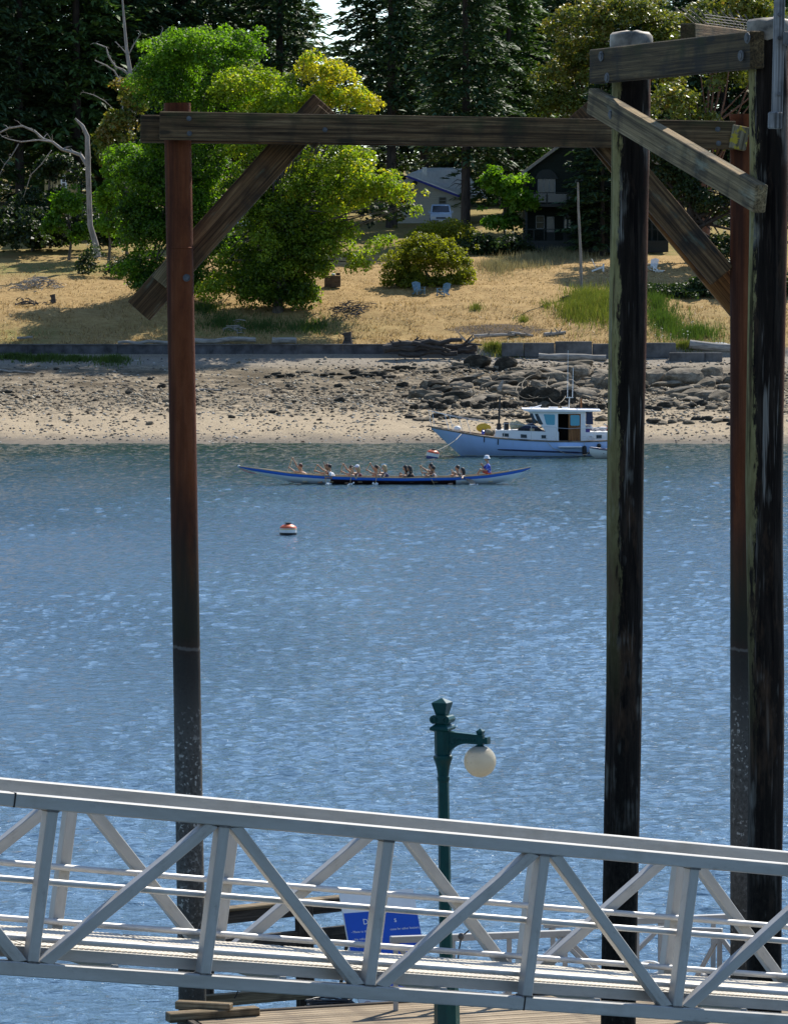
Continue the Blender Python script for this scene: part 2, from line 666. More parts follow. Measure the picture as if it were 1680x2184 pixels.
# ------------------------------------------------------------------ pilings over the landing
def rust_mat():
    M = Mat('rusty_steel', .85, 0, .15)
    z = M.axis('Z', True)
    n = M.noise(2.2, (1, 1, .35), 8, .7, True)
    c = M.ramp(n, [(.3, (.055, .015, .007)), (.5, (.150, .042, .014)), (.72, (.21, .068, .028))])
    streak = M.noise(7, (1, 1, .04), 4, .6, True)
    c = M.mix(c, (.42, .20, .12), M.rng(streak, .69, .73, 0, .55))
    c = M.mix(c, (.03, .012, .008), M.rng(M.noise(4.5, (1, 1, .04), 4, .6, True), .44, .62, 0, .82))
    fin = M.noise(22, (1, 1, .8), 5, .7, True)
    tide = M.ramp(fin, [(.3, (.045, .04, .034)), (.6, (.115, .105, .09)), (.8, (.19, .175, .15))])
    tide = M.mix(tide, (.026, .021, .017), M.rng(M.math('ADD', z, M.rng(fin, .3, .7, -.5, .5)), 4.4, 5.3, 0, .8))
    green = M.math('MULTIPLY', M.rng(z, 5.6, 5.75), M.rng(z, 5.9, 7.2, 1, 0))
    c = M.mix(c, (.035, .04, .012), M.math('MULTIPLY', green, .85))
    edge = M.math('ADD', z, M.rng(n, .3, .7, -.05, .05))
    rag = M.math('ADD', z, M.rng(M.noise(6, (1, 1, .25), 6, .7, True), .3, .7, -.55, .45))
    c = M.mix(c, (.030, .026, .020), M.rng(rag, 5.9, 8.0, .85, 0))
    c = M.mix(tide, c, M.rng(edge, 5.45, 5.7))
    weld = M.math('MULTIPLY', M.rng(M.math('ABSOLUTE', M.math('SUBTRACT', edge, 5.6), 0), .012, .03, 1, 0), .6)
    c = M.mix(c, (.17, .15, .13), weld)
    barn = M.math('MULTIPLY', M.rng(M.noise(16, (1, 1, 1), 3, .6, True), .58, .63), M.math('MULTIPLY', M.rng(M.noise(2.2, (1, 1, .5), 4, .6, True), .42, .6), M.rng(z, 4.6, 5.1, 1, 0)))
    c = M.mix(c, (.50, .47, .41), M.math('MULTIPLY', barn, .75))
    c = M.mix(c, (.025, .026, .02), M.rng(M.math('ADD', z, M.rng(n, .3, .7, -.5, .5)), 1.2, 2.6, .55, 0))
    M.base(c)
    M.bump(M.math('ADD', fin, M.math('MULTIPLY', n, .6)), .7, .012)
    return M.m


def creosote_mat():
    M = Mat('creosoted_log', .92, 0, .08)
    z = M.axis('Z', True)
    g = M.noise(5, (1.6, 1.6, .14), 9, .7)
    f = M.noise(14, (1.6, 1.6, .09), 6, .7)
    c = M.ramp(g, [(.32, (.006, .005, .004)), (.52, (.018, .013, .010)), (.72, (.055, .042, .032))])
    c = M.mix(c, (.36, .34, .29), M.rng(M.math('MULTIPLY', f, M.rng(M.noise(1.4, (1, 1, .5), 4), .4, .66)), .34, .5, 0, .40))
    # pale green film on the weather (west) side of the upper log
    x = M.axis('X')
    side = M.math('ADD', M.rng(x, -.04, -.19, 0, 1), M.rng(M.noise(3, (1, 1, .3), 6, .7), .3, .7, -.5, .40))
    side = M.math('ADD', side, M.rng(M.noise(26, (1, 1, .22), 5, .75), .3, .7, -.32, .32))
    up = M.rng(z, 6.0, 10.0, 0, 1)
    film = M.ramp(M.noise(12, (1, 1, .3), 5, .7), [(.3, (.22, .18, .065)), (.7, (.42, .355, .155))])
    c = M.mix(c, film, M.math('MULTIPLY', M.rng(side, .42, .62), M.math('MULTIPLY', up, .8)))
    crack = M.noise(9, (1.5, 1.5, .05), 4, .65)
    c = M.mix(c, (.30, .27, .23), M.math('MULTIPLY', M.rng(crack, .60, .66, 0, .7), M.rng(z, 4.5, 9, .15, 1)))
    c = M.mix(c, (.004, .003, .003), M.rng(crack, .42, .36, 0, .8))
    c = M.mix(c, (.10, .058, .034), M.rng(M.noise(2.6, (1.2, 1.2, .3), 5, .7), .54, .68, 0, .65))
    c = M.mix(c, (.16, .06, .035), M.math('MULTIPLY', M.rng(x, .12, .19), M.math('MULTIPLY', M.rng(M.noise(2.2, (1, 1, .4), 4), .45, .6), M.rng(z, 4, 8, 0, .7))))
    low = M.ramp(M.noise(24, (1, 1, .6), 5, .7), [(.35, (.007, .006, .005)), (.62, (.022, .018, .014)), (.8, (.09, .078, .062))])
    c = M.mix(low, c, M.rng(M.math('ADD', z, M.rng(g, .3, .7, -.6, .6)), 4.2, 6.0))
    M.base(c)
    M.bump(M.math('ADD', f, g), 1.0, .02)
    return M.m


RUST = rust_mat()
CREO = creosote_mat()
WBEAM = wood('grey_beam_timber', (0.037, 0.020, 0.007), (0.130, 0.076, 0.034), (0.281, 0.186, 0.092), moss=.35, stain=(0.024, 0.018, 0.010))
WMOSS = wood('mossy_beam_timber', (0.028, 0.018, 0.007), (0.092, 0.061, 0.025), (0.189, 0.135, 0.063), moss=.75, moss_col=(0.038, 0.039, 0.007))
WPALE = wood('bleached_beam_timber', (0.108, 0.076, 0.037), (0.243, 0.176, 0.089), (0.410, 0.314, 0.174), moss=.2, pale=(0.324, 0.333, 0.237))
WBROWN = wood('brown_beam_timber', (0.041, 0.022, 0.008), (0.135, 0.075, 0.033), (0.270, 0.167, 0.078), pale=(0.140, 0.176, 0.126))
WORANGE = wood('warm_beam_timber', (0.130, 0.059, 0.018), (0.270, 0.137, 0.044), (0.389, 0.216, 0.074))
WLICH = wood('lichened_timber', (0.108, 0.083, 0.044), (0.216, 0.167, 0.096), (0.324, 0.265, 0.163), lichen=(0.454, 0.323, 0.022))
GALV = plain('galvanised_iron', (.13, .125, .12), .7, .2, .35, 12)
CAPM = plain('weathered_white_cap', (.27, .23, .175), .6, 0, .55, 5)
GREYPOLE = wood('grey_pole_timber', (.17, .165, .16), (.27, .265, .26), (.38, .37, .36), grain_x=True)
WIRE = plain('thin_wire', (.12, .10, .08), .5, .5)


def log_pile(name, mat, parent, top, bot, y, wtop, wbot, zend=-3.2, n=22, wob=0.0, seed=0):
    a, b = P(top[0], top[1], y), P(bot[0], bot[1], y)
    d = (b - a).normalized()
    Lz = (zend - a.z) / d.z
    ra, rb = wtop / 2 * y / FPX, wbot / 2 * y / FPX
    pts, rad = [], []
    m = 26
    per = (rb - ra) / (b - a).length
    for i in range(m + 1):
        t = Lz * i / m
        p = a + d * t
        w = wob * Vector((mnoise.noise((seed, t * .35, 0)), mnoise.noise((seed, t * .35, 7)), 0))
        pts.append(p + w)
        rad.append((ra + per * t) * (1 + wob * .6 * mnoise.noise((seed + 9, t * .8, 0))))
    mb = MB().tube(pts, rad, n)
    return obj(name, mb, mat, parent, smooth=50, origin=Vector((a.x, a.y, 0))), a, d


def bolt(parent, u, v, y, s=.024, square=True, nrm=Vector((0, -1, 0))):
    p = P(u, v, y)
    M = frame(p, p + nrm)
    mb = MB()
    mb.lathe([(s * 1.5, 0), (s * 1.5, .008), (s, .01), (s, .02)], p, 12, M=M @ Matrix(((0, 0, 1), (0, 1, 0), (-1, 0, 0))))
    if square:
        mb.box(p + nrm * .03, (s * 1.5, .03, s * 1.5), Matrix.Rotation(R(20), 3, 'Y'))
    return obj('bolt', mb, GALV, parent)


FY = 58.0
fr = thing('piling_frame', 'rusty steel twin piling frame with long timber crossbeam and diagonal braces', 'piling frame', P(411, 2184, FY) * 1.0)
log_pile('steel_pile', RUST, fr, (378, 219), (411, 2184), FY, 57, 60)[0]
log_pile('steel_pile', RUST, fr, (1585, 246), (1586, 2184), FY, 57, 59)
beam('crossbeam', P(341, 267, 57.7), P(1567, 288, 57.7), .2, .385, WBEAM, fr)
beam('crossbeam', P(300, 274, 58.3), P(1603, 288, 58.3), .2, .385, WBEAM, fr)
b = beam('brace', P(692, 220, 58.52), P(296, 663, 58.52), .2, .40, WBROWN, fr)
beam('brace', P(1236, 230, 58.0), P(1539, 588, 58.0), .18, .385, WBROWN, fr)
beam('brace', P(1236, 238, 58.52), P(1610, 690, 58.52), .2, .40, WORANGE, fr)
beam('brace', P(700, 240, 58.0), P(650, 300, 58.0), .18, .36, WBROWN, fr)
beam('brace_stub', P(384, 547, 58.3), P(340, 602, 58.3), .16, .25, WPALE, fr)
beam('brace_stub', P(1580, 268, 57.66), P(1570, 318, 57.66), .2, .24, WLICH, fr)
mb = MB().lathe([(.19, -.05), (.195, .0), (.19, .02)], P(1585, 246, FY), 18)
obj('pile_cap', mb, RUST, fr)
for u, v, y in ((403, 252, 57.58), (404, 284, 57.58), (693, 276, 57.58), (1530, 275, 57.58), (1532, 305, 57.58)):
    bolt(fr, u, v, y)
bolt(fr, 398, 592, 57.80, .035)
# weld band and corrosion lip on the west pile
for v in (528,):
    p = P(384, v, FY)
    obj('weld_band', MB().lathe([(.186, -.012), (.196, 0), (.186, .012)], p, 22, caps=False), RUST, fr, smooth=60)

# ---- creosoted timber pair with its braces
dol = thing('timber_dolphin', 'two tall creosoted log pilings joined by a mossy beam and a slanting brace', 'timber pilings', P(1321, 2084, 45))
DL, DR = 45.0, 41.1
log_pile('log_pile', CREO, dol, (1346, 80), (1321, 2084), DL, 82, 76, wob=.035, seed=2)
log_pile('log_pile', CREO, dol, (1637, 56), (1629, 2084), DR, 84, 74, wob=.035, seed=5)
for (u, v, y, w) in ((1346, 68, DL, 88), (1640, 42, DR, 92)):
    c = P(u, v + 18, y)
    r = w / 2 * y / FPX
    mb = MB()
    prof = [(r * 1.02, -.10), (r * 1.05, -.02), (r * 1.03, .06), (r * .92, .085), (r * .3, .10)]
    mb.lathe(prof, c, 18)
    mb.v = [(p[0], p[1], p[2] + .03 * mnoise.noise((p[0] * 9, p[1] * 9, 3)) + (-.05 * max(0, mnoise.noise((p[0] * 7, p[1] * 7, 1))) if p[2] < c.z - .05 else 0)) for p in mb.v]
    obj('pile_cap', mb, CAPM, dol, smooth=40)
beam('beam', P(1270, 141.5, 44.9), P(1615, 104.5, 40.8), .15, .36, WMOSS, dol)
beam('brace', P(1264, 214, 44.75), P(1622, 424, 40.6), .13, .275, WPALE, dol)
beam('beam', P(1466, 84, 43.4), P(1760, 120, 48.5), .16, .34, WBEAM, dol)
side = Vector((-.91, -.41, 0))
for u, v, y in ((1282, 119, 44.6), (1295, 165, 44.45), (1594, 80, 40.85), (1580, 118, 41.0)):
    bolt(dol, u, v, y - .085, .036, False, side)
bolt(dol, 1303, 243, 44.1, .035, False, side)
mb = MB()
for i in range(9):
    t = i / 8
    p = P(1500 + 130 * t, 66 + 14 * t, 44.0 + 2.6 * t)
    for k in (-1, 0, 1):
        mb.tube([p, p + Vector((-.22 + .1 * k, .1 * k, .24 + .05 * random.random()))], .0035, 4, False)
for k in range(5):
    mb.tube([P(1503, 30 + 6 * k, 44), P(1592, 42 + 6 * k, 46.4)], .003, 4, False)
obj('bird_wire', mb, WIRE, dol)
pole = thing('grey_pole', 'weathered grey square pole strapped to the tallest log piling', 'pole', P(1652, 272, 40.2))
beam('shaft', P(1664, -90, 40.35), P(1656, 262, 40.35), .10, .105, GREYPOLE, pole, up=(0, 1, 0))
beam('bracket', P(1653, 238, 40.28), P(1652, 274, 40.28), .13, .12, GREYPOLE, pole, up=(0, 1, 0))
beam('clamp', P(1679, 66, 40.22), P(1678, 96, 40.22), .08, .09, GALV, pole, up=(0, 1, 0))
for v in (30, 80, 200):
    bolt(pole, 1662, v, 40.28, .014, False)

# ------------------------------------------------------------------ aluminium gangway
def alu_mat(name, col=(.60, .60, .60), rough=.42, metal=.75):
    M = Mat(name, rough, metal, .5)
    n = M.noise(3.0, (.4, 3, 3), 7, .7)
    d = M.noise(1.2, (1, 1, 1), 6, .7)
    c = M.ramp(n, [(.3, tuple(k * .80 for k in col)), (.7, tuple(min(1, k * 1.1) for k in col))])
    c = M.mix(c, (.27, .25, .215), M.rng(d, .52, .72, 0, .55))
    c = M.mix(c, (.10, .09, .08), M.rng(M.noise(9, (.5, 1, 1), 7, .8), .60, .76, 0, .55))
    c = M.mix(c, (.16, .145, .13), M.rng(M.noise(6, (.6, 2, 2), 6, .75), .66, .74, 0, .5))
    M.base(c)
    r = M.rng(n, .3, .7, rough - .1, rough + .14)
    L2(M.nt, r, M.b.inputs['Roughness'])
    M.bump(M.noise(40, (.3, 1, 1), 3), .15, .002)
    return M.m


ALU = alu_mat('aluminium', (.43, .42, .395), .5, .3)
ALUP = alu_mat('aluminium_pipe', (.55, .54, .52), .5, .25)
ALUD = alu_mat('aluminium_grating', (.68, .62, .52), .65, .05)
DARKGAP = plain('dark_joint', (.03, .028, .026), .9)
WELD = plain('weld_bead', (.16, .15, .14), .7, .2, .4, 30)
GA = P(0, 1703, 28.85)
GE = Vector((14860, 8860, -2583)).normalized()
GC = Vector((-GE.y, GE.x, 0)).normalized()           # across, away from the viewer
GN = GC.cross(GE) * -1
if GN.z < 0:
    GN = -GN
GW, GD, PAN = 1.40, 1.16, 1.366


def G(t, h=0.0, c=0.0):
    """point on the gangway: t along, h above the bottom chord line, c across"""
    return GA + GE * t + GN * (h - GD) + GC * c


T0, T1 = .396 - 5 * PAN, .396 + 26 * PAN
gw = thing('gangway', 'silver aluminium truss gangway sloping down across the water to the landing', 'gangway', G((T0 + T1) / 2))
CH = .10
for c, off in ((0, 0), (GW, .87)):
    beam('top_chord', G(T0, GD, c), G(T1, GD, c), CH, CH, ALU, gw, bev=.008, up=GN)
    beam('bottom_chord', G(T0, 0, c), G(T1, 0, c), CH, CH, ALU, gw, bev=.008, up=GN)
    k = 0
    t = T0 + off
    ts = []
    while t < T1 - .1:
        ts.append(t)
        t += PAN
    for k, t in enumerate(ts):
        beam('post', G(t, CH / 2 - .004, c), G(t, GD - CH / 2 + .004, c), .088, .088, ALU, gw, bev=.007, up=GC)
        if k + 1 < len(ts):
            # posts at odd places carry the diagonals' heads on the near side, their feet on the far side
            top_first = (k % 2 == (0 if c == 0 else 0))
            top_first = (k % 2 == 0) if c == 0 else (k % 2 == 0)
            n0, n1 = t + .075, ts[k + 1] - .075
            lo, hi = CH / 2 + .0, GD - CH / 2
            if c == 0:
                up_right = (k % 2 == 1)          # feet at the post whose top is west
            else:
                up_right = (k % 2 == 0)
            if up_right:
                beam('diagonal', G(n0 + .02, lo, c), G(n1 - .02, hi, c), .078, .085, ALU, gw, bev=.006, up=GN, cut0=-.06, cut1=-.06)
            else:
                beam('diagonal', G(n0 + .02, hi, c), G(n1 - .02, lo, c), .078, .085, ALU, gw, bev=.006, up=GN, cut0=.06, cut1=.06)
    wl = MB()
    for t in ts:
        for h_ in (CH / 2 + .004, GD - CH / 2 - .004):
            wl.bar(G(t - .048, h_, c), G(t + .048, h_, c), .098, .012, GN)
    wo = obj('weld', wl, WELD, gw, kind='stuff')
    inn = .075 if c == 0 else GW - .075
    for h, r in ((.605, .0235), (.205, .0235)):
        obj('pipe_rail', MB().tube([G(T0, h, inn), G(T1, h, inn)], r, 12), ALUP, gw, smooth=60)
    mb = MB()
    for t in ts:
        for h in (.605, .205):
            mb.bar(G(t, h, c + (.04 if c == 0 else -.04)), G(t, h, inn), .03, .035, GN)
    obj('rail_bracket', mb, ALU, gw)
# deck gratings: one panel a bay with raised cross teeth, held by side channels
t = T0
while t < T1 - .1:
    t2 = min(t + PAN, T1)
    mb = MB()
    a, b = G(t + .004, .135, GW / 2), G(t2 - .004, .135, GW / 2)
    mb.bar(a, b, GW - .22, .025, GN)
    d = t + .02
    while d < t2 - .01:
        mb.bar(G(d, .152, .115), G(d, .152, GW - .115), .027, .012, GN)
        d += .042
    obj('deck_panel', mb, ALUD, gw)
    t = t2
for c in (.10, GW - .10):
    beam('deck_channel', G(T0, .105, c), G(T1, .105, c), .02, .085, ALU, gw, bev=.003, up=GN)
mb = MB()
t = T0 + PAN / 2
while t < T1:
    mb.bar(G(t, .03, .04), G(t, .03, GW - .04), .05, .07, GN)
    t += PAN
obj('cross_member', mb, ALU, gw)
for (t, h, c) in ((.09, GD, 0), (4.47, 0, 0)):
    mb = MB().bar(G(t - .006, h, c), G(t + .006, h, c), CH + .004, CH + .004, GN)
    obj('splice_joint', mb, DARKGAP, gw)

lf = thing('landing_float', 'far floating landing where the gangway comes down', 'dock', G(T1, 0, GW / 2) - Vector((0, 0, .6)))
q = G(T1, 0, GW / 2)
mb = MB().box((q.x + 1.5, q.y + .8, .2), (7, 4.5, .7), Matrix.Rotation(R(20), 3, 'Z'))
obj('float_hull', mb, WBEAM, lf)
pr = thing('gangway_pier', 'log pier carrying the upper end of the gangway', 'pier', Vector((G(T0).x, G(T0).y, 0)))
for c in (-.15, GW + .15):
    a = G(T0 + .3, -.3, c)
    obj('log_pile', MB().tube([Vector((a.x, a.y, -4)), a], .18, 14), CREO, pr, smooth=60, origin=Vector((a.x, a.y, 0)))
beam('cap_beam', G(T0 + .3, -.2, -.5), G(T0 + .3, -.2, GW + .5), .3, .28, WBEAM, pr)

# ------------------------------------------------------------------ floating landing below
DZ = .6
D0 = PZ(398, 2168, DZ)
D1 = PZ(1600, 2096, DZ)
DE = (D1 - D0).normalized()
DN = Vector((DE.y, -DE.x, 0))            # towards the viewer
PLANKS = [wood('deck_plank_timber_%s' % n, tuple(c * k for c in (.20, .155, .10)), tuple(c * k for c in (.34, .27, .18)), tuple(c * k for c in (.46, .38, .27)), stain=(.16, .12, .08)) for n, k in (('pale', 1.1), ('mid', .95), ('dull', .8))]
DTIM = wood('dark_dock_timber', (.03, .025, .02), (.07, .058, .045), (.14, .12, .10))
YTIM = wood('yellowed_dock_timber', (.12, .09, .05), (.25, .19, .11), (.36, .29, .19))
dock = thing('floating_dock', 'plank decked floating dock beneath the gangway', 'dock', D0 + DE * 6 + DN * 2)


def DK(a, b, z=DZ):
    p = D0 + DE * a + DN * b
    return Vector((p.x, p.y, z))


for i in range(34):
    beam('plank', DK(.02 + .03 * random.random(), .075 + i * .148, DZ - .02 + random.uniform(-.003, .003)), DK(15.5, .075 + i * .148, DZ - .02), .138, .045, random.choice(PLANKS), dock, bev=.006)
beam('dock_edge', DK(-.04, -.06, DZ - .10), DK(15.6, -.06, DZ - .10), .1, .24, DTIM, dock)
beam('dock_edge', DK(-.06, -.1, DZ - .10), DK(-.06, 5.1, DZ - .10), .1, .24, DTIM, dock)
mb = MB().bar(DK(.1, 2.5, .15), DK(15.4, 2.5, .15), 4.6, .55)
obj('float_hull', mb, DTIM, dock)
# corner timbers about the west pile
beam('corner_timber', DK(-.35, .28, DZ + .05), DK(.95, .22, DZ + .05), .2, .13, YTIM, dock)
beam('corner_timber', DK(-.1, -.15, DZ + .14), DK(.55, .30, DZ + .14), .16, .11, YTIM, dock)

# timber guard fence along the outer edge
fence = thing('timber_guard_rail', 'dark timber guard rail of posts and planks standing along the dock edge', 'rail', DK(1.4, -.3))
A = lambda u, v, y: P(u, v, y)
FYD = 59.2
beam('rail_plank', A(428, 1961, 58.8), A(760, 1925, 60.2), .14, .20, DTIM, fence)
beam('rail_plank', A(430, 2025, 58.8), A(760, 1988, 60.2), .12, .22, DTIM, fence)
beam('rail_plank', A(430, 2137, 58.5), A(760, 2108, 59.7), .14, .17, YTIM, fence)
beam('rail_cap', A(428, 1945, 58.8), A(745, 1913, 60.2), .22, .05, YTIM, fence)
beam('post', A(648, 1925, 59.75), A(652, 2180, 59.6), .26, .24, DTIM, fence, up=(0, 1, 0))
beam('post', A(448, 1940, 58.95), A(447, 2190, 58.7), .12, .16, DTIM, fence, up=(0, 1, 0))
# mooring line tail on the rail
tag(obj('mooring_line', MB().tube([A(507, 2098, 58.4), A(508, 2110, 58.4), A(505, 2122, 58.4), A(500, 2130, 58.4)], .009, 6), DARKGAP), 'short dark line hanging down to the lowest rail plank', 'rope')

# ---- blue rules sign
SB = plain('sign_blue', (.008, .085, .50), .35, 0, .06, 3)
SWH = plain('sign_white', (.88, .87, .82), .4, 0, .08, 2)
SPINK = plain('sign_print', (.5, .34, .36), .5)
SY = 58.4
c00, c10 = P(770, 2163, SY), P(912, 2150, SY + .45)
ex = (c10 - c00)
ex.z = 0
ex.normalize()
back = Vector((-ex.y, ex.x, 0))
ey = (Vector((0, 0, 1)) * math.cos(R(24)) + back * math.sin(R(24))).normalized()
en = ex.cross(ey)
SW, SHT = 1.15, 1.74


def S(a, b, d=0.0):
    return c00 + ex * (a * SW) + ey * (b * SHT) + en * d


sign = thing('notice_board', 'leaning blue dock rules notice with white header and white foot', 'sign', c00 + ex * .5)
mb = MB()
mb.prism([S(0, 0), S(1, 0), S(1, 1), S(0, 1)], -en * .03)
obj('board', mb, SWH, sign)
mb = MB().prism([S(.005, .13, .002), S(.995, .13, .002), S(.995, .835, .002), S(.005, .835, .002)], en * .002)
obj('blue_panel', mb, SB, sign)
for a in (.12, .88):
    beam('support', S(a, 0, -.06), S(a, .98, -.06), .06, .05, DTIM, sign)
    pt = S(a, .8, -.08)
    beam('support', pt, Vector((pt.x, pt.y, DZ)) + back * .35, .06, .05, DTIM, sign, up=(1, 0, 0))


def text(body, a, b, size, mat, parent, name='lettering'):
    cu = bpy.data.curves.new(name, 'FONT')
    cu.body = body
    cu.size = size
    cu.extrude = .0008
    cu.resolution_u = 2
    cu.materials.append(mat)
    tmp = bpy.data.objects.new('tmp', cu)
    COL.objects.link(tmp)
    bpy.context.view_layer.update()
    me = bpy.data.meshes.new_from_object(tmp.evaluated_get(bpy.context.evaluated_depsgraph_get()))
    bpy.data.objects.remove(tmp)
    o = bpy.data.objects.new(name, me)
    COL.objects.link(o)
    o.parent = parent
    o.location = S(a, b, .006) - ORIGIN[parent.name]
    o.rotation_mode = 'QUATERNION'
    o.rotation_quaternion = Matrix((ex, ey, en)).transposed().to_quaternion()
    return o


text('Do', .24, .731, .115, SWH, sign)
text('s', .66, .731, .115, SWH, sign)
text('- Move to the fron', .06, .665, .048, SWH, sign)
text('ccess for other boaters.', .585, .665, .048, SWH, sign)
text('- No rafting boa', .06, .602, .048, SWH, sign)
text('- Do not set u', .08, .540, .048, SWH, sign)
text('- No barbe', .07, .447, .048, SWH, sign)
text('must be', .10, .412, .048, SWH, sign)
text('d p', .70, .412, .048, SWH, sign)
mb = MB()
cc = S(.11, .065, .004)
M3 = Matrix((ex, ey, en)).transposed()
mb.lathe([(.052, 0), (.062, 0), (.062, .003), (.052, .003)], cc, 24, caps=False, M=M3)
mb.lathe([(.0, .002), (.04, .002)], cc, 12, caps=False, M=M3)
mb.box(cc, (.09, .012, .006), M3)
mb.box(cc, (.012, .09, .006), M3)
obj('emblem', mb, SPINK, sign)

# black gear lying by the sign's foot
ROPE_BLK = plain('black_rubber', (.02, .02, .022), .45, 0, .3, 6, .5)
ROPE_BLUE = plain('blue_cloth', (.05, .25, .55), .6, 0, .3, 8)
gear = thing('gear_heap', 'tangle of black gear and cable on the dock by the notice', 'gear', P(710, 2168, 58.6))
mb = MB()
pts = []
for i in range(60):
    a = i * .55
    r = .20 + .05 * math.sin(i * 1.7)
    c = P(700, 2160, 58.4)
    pts.append(c + Vector((r * 1.5 * math.cos(a), r * .8 * math.sin(a), .05 + .0025 * i)))
mb.tube(pts, .014, 6)
obj('cable', mb, ROPE_BLK, gear, smooth=60)
mb = MB()
for k in range(4):
    c = P(705 + 17 * k, 2156 + (k % 2) * 4, 58.3)
    mb.ell(c, (.07, .06, .06), 10, 6)
obj('buckle', mb, ROPE_BLK, gear, smooth=60)
obj('cloth', MB().ell(P(757, 2152, 58.25), (.08, .05, .07), 10, 6), ROPE_BLUE, gear, smooth=60)

# ---- aluminium hand rails standing on the landing
def railing(label, a, b, za, zb, npost, diags):
    t = thing('landing_rail', label, 'railing', (a + b) / 2 - Vector((0, 0, .9)))
    beam('top_rail', a, b, .075, .095, ALU, t, bev=.008)
    for i in range(npost):
        k = i / max(1, npost - 1)
        p = a.lerp(b, .03 + .94 * k) - Vector((0, 0, .045))
        beam('post', p, Vector((p.x, p.y, DZ + .002)), .07, .07, ALU, t, bev=.006, up=(0, 1, 0))
    for (k0, k1, r0, r1) in diags:
        p, q = a.lerp(b, k0), a.lerp(b, k1)
        beam('diagonal', Vector((p.x, p.y, DZ + .05 if r0 == 0 else p.z - .05)), Vector((q.x, q.y, DZ + .05 if r1 == 0 else q.z - .05)), .055, .06, ALU, t, bev=.005)
    return t


railing('aluminium hand rail beside the green lamp post on the dock', P(832, 2005, 57.6), P(1216, 1991, 58.6), 0, 0, 4, ((.03, .30, 1, 0), (.60, .97, 0, 1), (.97, 1.28, 1, 0)))
railing('longest aluminium hand rail on the dock passing behind the log pilings', P(1160, 1973, 59.4), P(1760, 1948, 61.2), 0, 0, 6, ((.02, .2, 1, 0), (.42, .22, 1, 0)))
railing('aluminium hand rail between the two log pilings on the dock', P(1352, 1982, 58.9), P(1540, 1988, 58.4), 0, 0, 3, ((.97, 1.5, 1, 0), (.6, .97, 0, 1)))
# black mooring bitt and tyre further along the dock
tt = thing('dock_tyre', 'black tyre fender lying on the dock by the taller log piling', 'tyre', P(1525, 2095, 59.6))
mb = MB()
cc = P(1525, 2076, 59.8)
cc.z = DZ + .07
mb.tube([cc + Vector((.2 * math.cos(a), .2 * math.sin(a), 0)) for a in np.linspace(0, 2 * math.pi, 21)[:-1]], .07, 8, closed=True)
obj('tread', mb, ROPE_BLK, tt, smooth=60)
hose = obj('hose_loop', MB().tube([P(1384 + 26 * math.cos(a), 2066 + 14 * math.sin(a), 59.4) for a in np.linspace(0, 2 * math.pi, 17)[:-1]], .02, 6, closed=True), SWH, smooth=60)
tag(hose, 'loop of white hose standing on the dock between the log pilings', 'hose')
# strap with bright buckle by the lamp post
st = thing('boat_strap', 'black strap with a bright buckle hanging by the green lamp post', 'strap', P(982, 2060, 57.2))
obj('strap', MB().tube([P(1000, 1985, 57.2), P(984, 1998, 57.2), P(978, 2030, 57.2), P(975, 2070, 57.2)], .012, 6), ROPE_BLK, st)
obj('buckle', MB().ell(P(983, 1998, 57.1), (.045, .03, .05), 10, 6), GALV, st, smooth=60)

# ------------------------------------------------------------------ green lamp post with one globe
def green_mat():
    M = Mat('green_lamp_paint', .34, 0, .3)
    n = M.noise(5, (1, 1, .6), 6, .7)
    c = M.ramp(n, [(.3, (.0012, .034, .032)), (.7, (.003, .066, .058))])
    c = M.mix(c, (.07, .17, .14), M.rng(M.noise(14, (1, 1, .4), 5, .7), .62, .76, 0, .4))
    M.base(c)
    M.bump(M.noise(30), .2, .003)
    return M.m


GREEN = green_mat()
LY = 56.6
LS = LY / FPX
lp0 = PZ(952, 2200, DZ)
base = P(953, 2200, LY)
base.z = DZ
top = P(942.5, 1490, LY)
ax = (top - Vector((base.x, base.y, base.z)))
lean = Matrix.Rotation(0, 3, 'Z')
zax = ax.normalized()
xax = Vector((math.cos(R(-24)), math.sin(R(-24)), 0))
xax = (xax - zax * xax.dot(zax)).normalized()
yax = zax.cross(xax)
LM = Matrix((xax, yax, zax)).transposed()
LH = ax.length


def LZ(v):
    """height above the foot of picture row v on the post"""
    return (2200 - v) / (2200 - 1490.0) * LH - 0.0 if False else (P(947, v, LY).z - base.z)


lamp = thing('lamp_post', 'dark green ornamental lamp post with a single cream globe', 'street lamp', base)
px = LS


def lathe_l(prof, n=8, ph=R(22.5)):
    return MB().lathe([(w / 2 * px / math.cos(math.pi / n) if n < 12 else w / 2 * px, LZ(v)) for w, v in prof], base, n, M=LM, phase=ph)


obj('pedestal', lathe_l([(62, 2300), (62, 2215), (52, 2200), (50, 2120), (46, 2105), (34, 2098), (30, 2085)]), GREEN, lamp, smooth=20)
obj('shaft', lathe_l([(28, 2100), (26, 2000), (24, 1800), (22, 1660)]), GREEN, lamp, smooth=20)
obj('capital', lathe_l([(24, 1668), (27, 1664), (27, 1657), (24, 1655), (25, 1650), (29, 1637), (36, 1624), (41, 1619), (42, 1616), (41, 1612), (34, 1609), (20, 1608)], 18, 0), GREEN, lamp, smooth=35)
mb = lathe_l([(31, 1610), (33, 1606), (33, 1558), (29, 1556)])
for k in range(8):
    a = R(22.5) + k * math.pi / 4 + math.pi / 8
    r = 15.2 * px
    for s_ in (-.35, .35):
        q = LM @ Vector((r * math.cos(a) - s_ * .035 * math.sin(a), r * math.sin(a) + s_ * .035 * math.cos(a), 0))
        mb.bar(base + q + LM @ Vector((0, 0, LZ(1602))), base + q + LM @ Vector((0, 0, LZ(1562))), .014, .014, LM @ Vector((1, 0, 0)))
obj('fluted_body', mb, GREEN, lamp, smooth=20)
